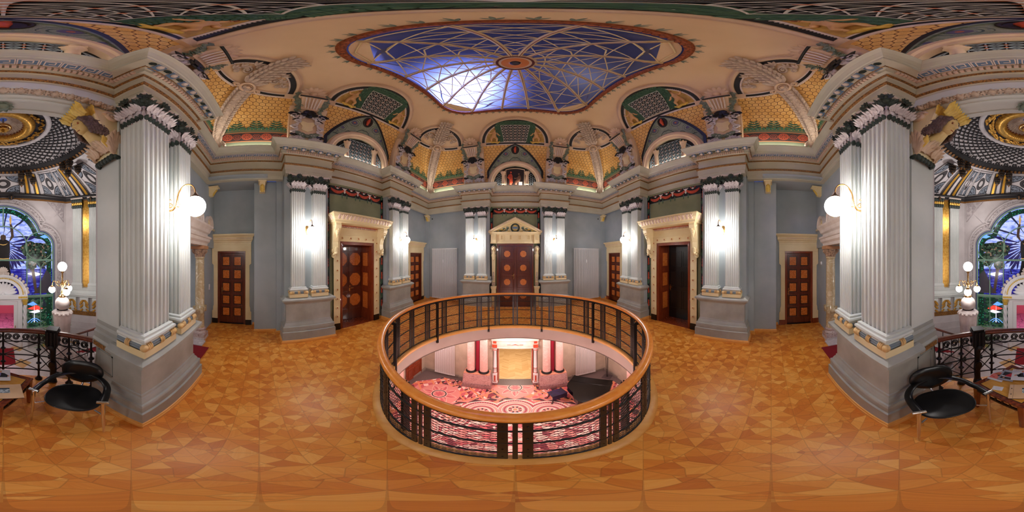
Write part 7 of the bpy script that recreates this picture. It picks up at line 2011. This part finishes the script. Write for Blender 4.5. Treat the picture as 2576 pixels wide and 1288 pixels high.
# caryatid corbels at the head of the wide opening
for sg in (1, -1):
    t = thing('caryatid_corbel', 'painted corbel head with curls and gilt crown on the %s jamb of the stair opening' % ('left' if sg > 0 else 'right'), 'corbel', loc_(sg*1.10, 1.44, 3.30), SH)
    m = -sg                                   # direction of the opening (local x)
    def X(x, y, z): return (m*x, y, z)
    SAND = mat('sandy_leaf_paint', fn=soft(rgb(206,176,146), rgb(224,198,170), 10), rough=.55) if sg > 0 else bpy.data.materials['sandy_leaf_paint']
    b = MB(); S = [(0,0),(.05,.0),(.09,.12),(.15,.30),(.22,.44),(.27,.56),(.30,.70),(.31,.80),(0,.82)]
    b.prism(S, lambda x, z: X(x, -.15, z), lambda x, z: X(x, .15, z)); b.build('bracket', CREAM, t, bevel=.02)
    l = MB()
    for y in (-.155, .155):
        sy = -1 if y < 0 else 1
        for i in range(7): a = R(35+i*16); l.leaf(X(.05, y, .02+.015*i), X(-sin(a), 0, cos(a)), X(cos(a)*.55, 0, sin(a)), (0, sy, 0), .085, .36-.03*abs(i-3), .12, lobes=3)
        l.tube([X(.10+.085*cos(q)*(1-q/14), y, .68+.085*sin(q)*(1-q/14)) for q in [v*.5 for v in range(22)]], .03, 8); l.ball(X(.10, y, .68), .035, 8)
    for i in range(5): l.acanthus(X(.10, -.10+.05*i, .10-.02*abs(i-2)), (0,1,0), X(.42,0,.9), X(.9,0,-.42), .14, .20, .5)
    l.build('acanthus_leaves', SAND, t)
    d = MB()
    for y in [-.13+.052*i for i in range(6)]: d.ball(X(.07, y, -.02), .035, 8, sz=1.3)
    for i in range(3): d.ball(X(.05-.02*i, -.16, -.02), .03, 8); d.ball(X(.05-.02*i, .16, -.02), .03, 8)
    d.build('dark_leaf_base', DKGREEN, t)
    f = MB(); hc = Vector((.33, 0, .47))
    fd = Vector((.86, 0, -.30)).normalized(); up_ = Vector((.2, 0, 1)).normalized(); up_ = (up_-fd*up_.dot(fd)).normalized()
    def H(a, y, c): p = hc+fd*a+up_*c; return (m*p.x, p.y+y, p.z)
    # the face: one closed lofted surface with brow, sockets, nose, lips and chin
    rows = [(-.135,.020,.035,.02),(-.12,.045,.07,.0),(-.095,.062,.088,.0),(-.07,.072,.092,.0),(-.04,.08,.092,0),(-.005,.086,.092,0),(.03,.09,.094,0),(.07,.088,.096,0),(.11,.072,.08,0),(.135,.04,.045,0)]
    def face(u, v):
        i = v*(len(rows)-1); k = min(int(i), len(rows)-2); w2 = i-k; q = [rows[k][j]+(rows[k+1][j]-rows[k][j])*w2 for j in range(4)]
        a = (u-.5)*2*pi; y = q[1]*sin(a); x = q[2]*cos(a)
        bump = 0; yy = abs(y); c = q[0]
        if cos(a) > 0:
            bump += .052*math.exp(-(y/.019)**2)*max(0, min(1, (.055-c)/.075))*(1 if c > -.030 else max(0, 1-(-.030-c)/.016))     # nose
            bump -= .020*math.exp(-((yy-.036)/.02)**2-((c-.032)/.018)**2)                                       # eye sockets
            bump += .010*math.exp(-((c-.058)/.014)**2-(y/.06)**2)                                                # brow
            bump += .013*math.exp(-((c+.066)/.012)**2-(y/.028)**2) - .010*math.exp(-((c+.082)/.006)**2-(y/.03)**2) + .010*math.exp(-((c+.094)/.01)**2-(y/.022)**2)
            bump += .014*math.exp(-((c+.120)/.015)**2-(y/.025)**2)
        return H(x+bump, y, c)
    f.grid(face, 56, 54, wrap=True); f.tube([H(-.02,0,-.10), H(-.06,0,-.2), H(-.1,0,-.26)], [.07,.075,.09], 12)
    for e in (-1, 1): f.ball(H(.0, e*.092, -.0), .022, 8, sz=1.4)
    fo = f.build('head', mat('ochre_face_paint', fn=soft(rgb(206,178,112), rgb(220,194,134), 8), rough=.5) if sg > 0 else bpy.data.materials['ochre_face_paint'], t)
    ey = MB()
    for e in (-1, 1): ey.ball(H(.068, e*.036, .030), .014, 8); ey.tube([H(.076, e*.036+(q-2)*.009, .048-.002*(q-2)**2) for q in range(5)], .005, 5); ey.cut()
    ey.build_each('eye', RIMW, fo); ey = MB(); ey.tube([H(.092-.002*abs(q-3), (q-3)*.009, -.080) for q in range(7)], .005, 5); ey.build('mouth', RIMW, fo)
    hr = MB()
    for e in (-1, 1):
        for i in range(7):
            a0 = i/6; y0 = e*(.098+.02*min(1, a0*1.8)); P = []
            for v in range(8): u = v/7; P.append(H(.045-.17*a0+.010*sin(v*2.2)-.03*u, y0+e*.018*sin(u*2.4)-e*.03*(1-u)**2, .115-.02*a0-u*(.27+.05*a0)))
            for p, q in zip(P, P[1:]): hr.ball(tuple((Vector(p)+Vector(q))/2), .028, 8)
            for p in P: hr.ball(p, .024, 8)
    for i in range(16): a = i*2.4; r = .095*sqrt(i/16); hr.ball(H(-.045+r*cos(a)*.8, r*sin(a), .125-.02*(i % 2)-.3*max(0, r*cos(a))), .040, 8)
    for i in range(9): a = (i-4)*.36; hr.ball(H(.055*cos(a)-.0, .092*sin(a), .112-.012*abs(i-4)), .026, 8)
    for i in range(8): hr.ball(H(-.11, (i-3.5)*.028, .02-.03*(i % 3)), .055, 8)
    hr.build('curls', mat('mauve_brown_hair', fn=soft(rgb(78,58,56), rgb(112,88,84), 18), rough=.6) if sg > 0 else bpy.data.materials['mauve_brown_hair'], fo)
    g = MB()
    for i in range(9):
        y = (i-4)*.035; g.leaf(H(-.04+.01*abs(i-4), y, .14), (0,1,0), tuple(Vector((m*(.75+.06*(4-abs(i-4))), (i-4)*.06, .45)).normalized()), (m*-.4, 0, .8), .075, .22, .35, lobes=4)
        g.leaf(H(-.10, y, .155), (0,1,0), tuple(Vector((m*.5, (i-4)*.05, .75)).normalized()), (m*-.6, 0, .6), .07, .17, .3, lobes=4)
    g.leaf(X(.13,-.16,.10), X(-.5,0,.6), X(.6,0,.8), (0,-1,0), .12, .16, .2, lobes=4)
    g.build('gilt_crown', YELLOW, t)

# stairs with red carpet at both sides, and red landing carpet
REDC = mat('red_carpet', fn=lambda b: (lambda p: {'c': b.mix(b.noise(b.vec(p[0], p[1], p[2]), 90, 2), rgb(116,6,20), rgb(156,16,30)), 'h': b.noise(b.vec(p[0], p[1], p[2]), 300, 2), 's': .5})(b.coord('Object')), rough=.9)
c = MB(); c.box(-.42, .42, 5.35, 6.62, LAND+.001, LAND+.015); tag(c.build('landing_carpet', REDC, rz=SH), 'dark red carpet strip on the marble landing before the white door', 'carpet')
for sg in (1, -1):
    st = MB(); cp = MB(); n = 12; x0, x1 = sorted((sg*2.35, sg*3.75)); c0, c1 = sorted((sg*2.55, sg*3.5))
    for i in range(n):
        z = -.175*(i+1); y = 2.35+.28*i; st.box(x0, x1, y, y+.30, z-.3, z)
        if z-.3 > LAND: pass
        cp.box(c0, c1, y+.002, y+.285, z, z+.012); cp.box(c0, c1, y-.012, y+.002, z, z+.175)
    so = struct(st.build('floor_3', WMARB, rz=SH))
    tag(cp.build('stair_carpet', REDC, rz=SH), 'red carpet on the marble stair flight at the %s of the stair hall' % ('left' if sg > 0 else 'right'), 'carpet')
    cc = MB(); a, b_ = sorted((sg*2.45, sg*3.2)); cc.box(a, b_, 1.02, 2.36, .001, .014)
    tag(cc.build('corridor_carpet', REDC, rz=SH), 'red carpet end on the parquet beside the %s onyx column' % ('left' if sg > 0 else 'right'), 'carpet')
    q = MB(); a, b_ = sorted((sg*3.2, sg*3.46)); q.box(a, b_, 1.18, 2.3, .0, .03); struct(q.build('trim_%d' % (32 if sg > 0 else 33), WMARB, rz=SH))
    t = thing('stair_handrail', 'dark wooden stair handrail with scrolled end at the %s flight' % ('left' if sg > 0 else 'right'), 'handrail', (0,0,0), SH)
    P = [(sg*2.35, 2.3, .9)]+[(sg*2.35, 2.3+.28*i, .9-.175*i) for i in range(1, 12)]+[(sg*2.32, 5.65, LAND+.98), (sg*2.22, 5.75, LAND+.96), (sg*2.12, 5.70, LAND+.94), (sg*2.12, 5.58, LAND+.93), (sg*2.2, 5.56, LAND+.93)]
    b = MB(); b.tube(P, .038, 8); b.build('rail', MAHOG, t)
    for i in range(0, 12, 2): b = MB(); b.tube([(sg*2.35, 2.45+.28*i, -.175*(i+1)), (sg*2.35, 2.45+.28*i, .86-.175*(i+.5))], .014, 6); b.tube([(sg*2.35, 2.45+.28*i+.06*cos(q), .3-.175*(i+1)+.06*sin(q)) for q in [v*.6 for v in range(11)]], .008, 5); b.build('baluster', IRON, t)

# balcony balustrade of wrought iron
t = thing('balustrade', 'curved wrought-iron balustrade with dark wood handrail at the stair opening', 'railing', loc_(0, 1.125), SH)
BR = 1.19
def bpt(a, z, r=BR): return (r*sin(a), r*cos(a), z)
AM = R(62)
b = MB(); b.grid(lambda u, v: bpt(-AM+2*AM*u, [.975,.965,.985,1.01,1.02,1.01,.985,.965,.975][round(v*8)], BR+[-.02,-.035,-.045,-.035,0,.035,.045,.035,.02][round(v*8)]), 48, 8); b.build('handrail', MAHOG, t)
b = MB()
for z, r in ((.955, .012), (.79, .010), (.53, .012), (.22, .012)): b.tube([bpt(-AM+2*AM*i/40, z) for i in range(41)], r, 6)
b.build('iron_bands', IRON, t)
NEW = R(34)
posts = [0, R(24.3), -R(24.3), R(45), -R(45), R(60), -R(60)]
for a in posts:
    b = MB(); x, y, _ = bpt(a, 0); b.tube([(x, y, .0), (x, y, .97)], .016, 6); b.lathe([(.05,.0),(.055,.02),(.03,.05),(.02,.08)], 10, (x, y))
    for z in (.38, .66): b.lathe([(.016,z-.03),(.03,z-.012),(.042,z),(.03,z+.012),(.016,z+.03)], 8, (x, y))
    for z in (.22, .53, .79): b.ball((x, y, z), .028, 8)
    b.build('baluster', IRON, t)
for sg in (1, -1):
    a = sg*NEW; b = MB(); x, y, _ = bpt(a, 0)
    b.tube([(x, y, .03), (x, y, .12), (x*1.02, y*1.02, .3), (x, y, .55), (x, y, .76)], [.05,.045,.05,.042,.05], 10); b.tube([(x*.98, y*.98, .0), (x, y, .06)], [.07,.05], 10)
    c, s_ = cos(-a), sin(-a)
    def Q(px, py, z): return (x+px*c-py*s_, y+px*s_+py*c, z)
    for z0, z1, w2 in ((.76,.80,.07),(.80,1.04,.085),(1.04,1.07,.075)): b.prism([(-w2,-w2),(w2,-w2),(w2,w2),(-w2,w2)], lambda px, py: Q(px, py, z0), lambda px, py: Q(px, py, z1))
    for e in (-.05, 0, .05): b.tube([Q(e, -.09, .80), Q(e, -.09, 1.04)], .02, 6)
    b.ball(Q(0, -.09, .78), .05, 8); b.leaf(Q(0, -.05, .30), Q(1,0,0) if 0 else (c, s_, 0), (0,0,1), (-s_*-1, -c, 0), .1, .22, .2); b.build('newel_post', IRON, t)
b = MB()
def seg(a0, z0, a1, z1, r=.008): b.tube([bpt(a0+(a1-a0)*i/8, z0+(z1-z0)*i/8) for i in range(9)], r, 5)
bays = [(0, R(24.3)), (R(24.3), NEW), (NEW, R(45)), (R(45), R(60))]
for sg in (1, -1):
    for a0, a1 in bays:
        seg(sg*a0, .53, sg*a1, .79); seg(sg*a0, .53, sg*a1, .22); seg(sg*a1, .53, sg*a0, .79); seg(sg*a1, .53, sg*a0, .22)
        w2 = a1-a0; k = max(1, round(w2/R(12)))
        for j in range(k):
            ac = a0+w2*(j+.5)/k
            for e in (-1, 1): b.tube([bpt(sg*ac+e*R(2.8)+(.052*cos(q)*(1-q/18))/BR, .872+.062*sin(q)*(1-q/18)) for q in [v*.55 for v in range(26)]], .009, 5)
            b.tube([bpt(sg*ac+(u-.5)*w2/k, .80+.03*sin(u*2*pi)) for u in [i/8 for i in range(9)]], .008, 5)
        for e in (.025, -.025):
            b.tube([bpt(sg*a1-sg*(.05+.02*cos(q)*(1-q/12))/BR, .53+e+.02*sin(q)*(1-q/12)) for q in [v*.6 for v in range(16)]], .007, 5)
b.build('scrolls', IRON, t)
# ================================================================ ARMCHAIRS, TABLE, PRINTED MATTER
def armchair(label, x, y, face):
    """seat 0.43 m up; local -y is the front; face = direction the chair looks (world angle)"""
    t = thing('armchair', label, 'chair', (x, y, 0), face+pi/2)
    def sup(u, n=2.6): c, s = cos(2*pi*u), sin(2*pi*u); return (abs(c)**(2/n)*(1 if c > 0 else -1), abs(s)**(2/n)*(1 if s > 0 else -1))
    def seat(u, v):
        cx, sy = sup(u); k = [0,.5,.85,.97,1,.985,.9,.5,0][round(v*8)]; z = [.425,.425,.43,.44,.452,.464,.455,.445,.44][round(v*8)]
        wx = .255*(1-.12*max(0, sy)); return (wx*cx*k, .225*sy*k-.01, z+.012*(abs(cx*k)**2)-.012*max(0, -sy*k)**2)
    b = MB(); b.grid(seat, 40, 8, wrap=True); b.build('seat', LEATHER, t)
    def back(u, v):
        cx, sy = sup(u, 2.3); k = [0,.5,.9,1,.96,.6,0][round(v*6)]; d = [.03,.03,.022,.0,-.022,-.03,-.03][round(v*6)]
        xx = .225*cx*k; zz = .178*sy*k*(1-.15*abs(cx)*(sy < 0)); return (xx, .265+d-.32*xx*xx+.05*zz*1.2, .665+zz+.02*abs(cx*k))
    b = MB(); b.grid(back, 40, 6, wrap=True); b.build('backrest', LEATHER, t)
    arc = []
    for i in range(25):
        a = R(-8+196*i/24); xx = .285*cos(a); yy = .0+.27*sin(a) if sin(a) > 0 else .27*sin(a)
        arc.append((xx, yy, .635-.012*cos(2*a)))
    arc = [(.28, -.215, .665)]+[(.287, -.10, .652)]+arc[1:-1]+[(-.287, -.10, .652), (-.28, -.215, .665)]
    b = MB()
    def armsec(u, v):
        i = u*(len(arc)-1); k = min(int(i), len(arc)-2); w2 = i-k; p = Vector(arc[k])*(1-w2)+Vector(arc[k+1])*w2; q = Vector(arc[min(k+1, len(arc)-1)])-Vector(arc[k]); q.normalize(); sd_ = q.cross(Vector((0,0,1))).normalized()
        a = 2*pi*v; return tuple(p+sd_*(.034*cos(a))+Vector((0,0,1))*(.020*sin(a)))
    b.grid(armsec, 48, 10); b.build('armrest', LEATHER, t)
    for sg in (1, -1):
        l = MB(); l.tube([(sg*.28, -.225, .655), (sg*.283, -.232, .40), (sg*.29, -.245, .0)], [.016,.015,.008], 10); l.build('leg', CHROME, t)
        c = MB(); c.tube([(sg*.235, -.225, .668), (sg*.325, -.225, .668)], .017, 10); c.build('arm_cap', CHROME, t)
        c = MB(); c.tube([(sg*.283, -.23, .42), (sg*.21, -.17, .43)], .009, 8); c.build('seat_bracket', CHROME, t)
    l = MB(); l.tube([(0, .20, .43), (0, .275, .44), (0, .285, .56)], .011, 8); l.tube([(0, .215, .435), (0, .26, .25), (0, .31, .0)], [.015,.014,.008], 10); l.build('rear_leg', CHROME, t)
    return t
armchair('black leather tub armchair left of the coffee table, before the left pillar', -.61, -1.30, atan2(.73, .68))
armchair('black leather tub armchair right of the coffee table, before the right pillar', .655, -1.16, atan2(.56, -.83))
# square table with mahogany border
TA = atan2(-1.51+1.175, .53-.035)
t = thing('coffee_table', 'square yellow-topped mahogany coffee table between the two black armchairs', 'table', (.108, -1.60, 0), TA)
YT = mat('satinwood_top', fn=f_oak(rgb(206,142,48), rgb(226,166,70), 5, 30, 30), rough=.25, coat=.4); BRLM = mat('mahogany_burl', fn=soft(rgb(84,30,14), rgb(140,60,28), 30), rough=.2, coat=.5)
H_ = .305
b = MB(); b.box(-H_, H_, -H_, H_, .50, .525); to = b.build('table_top', BRLM, t, bevel=.004)
b = MB(); b.box(-H_+.058, H_-.058, -H_+.058, H_-.058, .525, .527); b.build('inlay', YT, to); b = MB(); frame4(b, 0, 1, 0, 1, .1, 0, 1) if 0 else None
for a, c, e, f in ((-H_+.053, H_-.053, -H_+.053, -H_+.059), (-H_+.053, H_-.053, H_-.059, H_-.053), (-H_+.053, -H_+.059, -H_+.053, H_-.053), (H_-.059, H_-.053, -H_+.053, H_-.053)): b.box(a, c, e, f, .525, .528)
b.build('ebony_line', EBONY, to)
b = MB()
for sg in (1, -1): b.box(-H_+.03, H_-.03, *sorted((sg*(H_-.012), sg*(H_-.03))), .40, .43); b.box(*sorted((sg*(H_-.012), sg*(H_-.03))), -H_+.03, H_-.03, .40, .43)
b.build('black_apron', EBONY, t)
b = MB()
for sg in (1, -1):
    for e in (-.16, -.08, 0, .08, .16): b.box(e-.008, e+.008, *sorted((sg*(H_-.014), sg*(H_-.028))), .43, .50); b.cut(); b.box(*sorted((sg*(H_-.014), sg*(H_-.028))), e-.008, e+.008, .43, .50); b.cut()
b.build_each('fret_bar', EBONY, t)
for sx in (1, -1):
    for sy in (1, -1):
        b = MB(); x, y = sx*(H_-.035), sy*(H_-.035); b.frust(x-.018, x+.018, y-.018, y+.018, 0, x-.03, x+.03, y-.03, y+.03, .50); b.build('leg', MAHRED, t, bevel=.004)
PAPER = mat('glossy_white_paper', rgb(232,230,232), .3)
def flatpoly(name, poly, m, par, z): b = MB(); b.ez(poly, z, z+.0006); return b.build(name, m, par)
def text(body, size, loc, m, par, ax='LEFT'):
    cu = bpy.data.curves.new('title_lettering', 'FONT'); cu.body = body; cu.size = size; cu.extrude = .0002; cu.align_x = ax
    cu.materials.append(m); tmp = bpy.data.objects.new('title_lettering', cu); COL.objects.link(tmp); me = bpy.data.meshes.new_from_object(tmp.evaluated_get(bpy.context.evaluated_depsgraph_get())); bpy.data.objects.remove(tmp); o = bpy.data.objects.new('title_lettering', me); COL.objects.link(o); o.location = loc; o.parent = par; return o
GOLDINK = mat('pale_gold_ink', rgb(190,166,112), .4); REDINK = mat('red_ink', rgb(206,40,60), .4); BLKINK = mat('black_ink', rgb(24,22,28), .4); GREYP = mat('silver_grey_cover', rgb(160,162,176), .35); PINKI = mat('salmon_ink', rgb(226,120,110), .4); SKINI = mat('skin_ink', rgb(220,150,120), .4); ORI = mat('orange_ink', rgb(206,110,40), .4); LAVI = mat('lavender_ink', rgb(150,140,200), .4); WINK = mat('white_ink', rgb(235,235,240), .4)
def mag(label, x, y, rz, w_, h, z, cover):
    t = thing('magazine', label, 'magazine', (x, y, .527+z), rz)
    b = MB(); b.box(-w_/2, w_/2, -h/2, h/2, .0005, .005); p = b.build('pages', cover, t); return t, p
t, p = mag('magazine with red and orange collage cover, leftmost of three on the coffee table', .305, -1.74, pi-.17-.12, .17, .225, .0, PAPER)
flatpoly('cover_picture', [(-.08,-.08),(.08,-.08),(.08,.07),(-.03,.07),(-.08,.0)], PINKI, p, .005); flatpoly('orange_swirl', [(-.07,.02),(.0,.05),(.075,.072),(.075,.03),(.0,.01)], ORI, p, .0056); flatpoly('dark_shape', [(-.02,.0),(.05,.04),(.075,.03),(.06,-.01),(.02,-.03)], BLKINK, p, .0062); flatpoly('white_shape', [(.0,-.02),(.05,.02),(.04,-.03)], WINK, p, .0068)
flatpoly('red_bars', [(-.075,-.03),(-.02,-.05),(-.025,-.06),(-.078,-.04)], REDINK, p, .0062); text('TOP', .013, (-.080,.086,.0052), REDINK, p); text('DRESDEN', .026, (-.045,.083,.0052), GOLDINK, p)
t, p = mag('grey magazine with red-robed picture, middle of three on the coffee table', .205, -1.75, pi-.22, .165, .225, .006, GREYP)
flatpoly('black_picture', [(-.062,-.02),(.062,-.02),(.062,.065),(-.062,.065)], BLKINK, p, .005); flatpoly('white_band', [(-.062,-.035),(.062,-.035),(.062,-.018),(-.062,-.018)], WINK, p, .0054); flatpoly('red_figure', [(-.035,-.028),(.045,-.03),(.04,.03),(.02,.055),(-.01,.01)], REDINK, p, .006); flatpoly('text_block', [(-.07,-.08),(.062,-.08),(.062,-.042),(-.062,-.042)], BLKINK, p, .005); flatpoly('grey_portrait', [(-.04,-.075),(-.02,-.075),(-.02,-.05),(-.04,-.05)], SKINI, p, .0056)
text('DRESDEN', .026, (0,.078,.0052), WINK, p, 'CENTER')
t, p = mag('white magazine with a man in dark suit, rightmost of three on the coffee table', .045, -1.765, pi-.02, .245, .235, .012, PAPER)
flatpoly('suit', [(-.05,-.05),(.09,-.05),(.10,-.01),(.06,.035),(.03,.045),(-.03,.035),(-.06,-.02)], BLKINK, p, .005); flatpoly('sleeve', [(-.08,-.02),(-.02,-.02),(-.02,.005),(-.07,.0)], BLKINK, p, .005); flatpoly('shirt', [(-.002,.045),(.022,.045),(.018,-.01),(.01,-.03)], LAVI, p, .0056)
flatpoly('face', [(-.02,.06),(-.008,.048),(.02,.048),(.03,.062),(.026,.085),(.004,.092),(-.014,.083)], SKINI, p, .0056); flatpoly('hand', [(-.095,-.03),(-.07,-.028),(-.068,-.005),(-.088,.0)], SKINI, p, .0056); flatpoly('hand', [(.09,-.04),(.112,-.035),(.11,-.015),(.092,-.012)], SKINI, p, .0056)
flatpoly('lavender_line', [(-.115,.058),(-.03,.062),(-.03,.068),(-.115,.064)], LAVI, p, .005); text('TOP', .015, (-.119,.088,.0052), REDINK, p); text('DRESDEN', .034, (-.088,.084,.0052), GOLDINK, p)
CARD = mat('tan_card', fn=soft(rgb(214,174,130), rgb(224,186,144), 6), rough=.6)
t = thing('photo_album', 'tan cardboard album with mounted landscape photograph at the near table corner', 'album', (-.005, -1.44, .5278), pi+.03)
b = MB(); b.box(-.16, .16, -.12, .12, 0, .012); b.build('back_cover', BLACK, t); b = MB(); b.box(-.165, .165, -.122, .122, .012, .017); co = b.build('front_cover', CARD, t)
flatpoly('photograph', [(-.05,-.03),(.055,-.03),(.055,.06),(-.05,.06)], mat('mountain_photograph', fn=lambda b: (lambda q: b.mix(b.noise(b.vec(q[0], q[1], q[2]), 45, 4).gt(.5), rgb(196,206,210), rgb(120,134,140)))(b.coord('Object')), rough=.3), co, .0172); flatpoly('photo_sky', [(-.05,.038),(.055,.038),(.055,.06),(-.05,.06)], mat('dark_photo_band', rgb(50,62,74), .3), co, .0176)
b = MB(); b.box(-.128, -.126, -.122, .122, .0168, .0172); b.build('crease', BLACK, co)
for y in (-.05, .05): b = MB(); b.lathe([(0,.0178),(.007,.0178),(.007,.0165)], 12, (-.145, y)); b.build('punched_hole', BLACK, co)
t = thing('note_card', 'small white card beside the album on the yellow table top', 'card', (.272, -1.485, .5278), pi-.1)
b = MB(); b.box(-.05, .05, -.035, .035, 0, .001); b.build('card', PAPER, t); b = MB()
for i in range(4): b.box(-.03+.004*i, .03-.002*i, .018-.011*i, .0195-.011*i, .001, .0013)
b.build('printed_lines', LAVI, t)
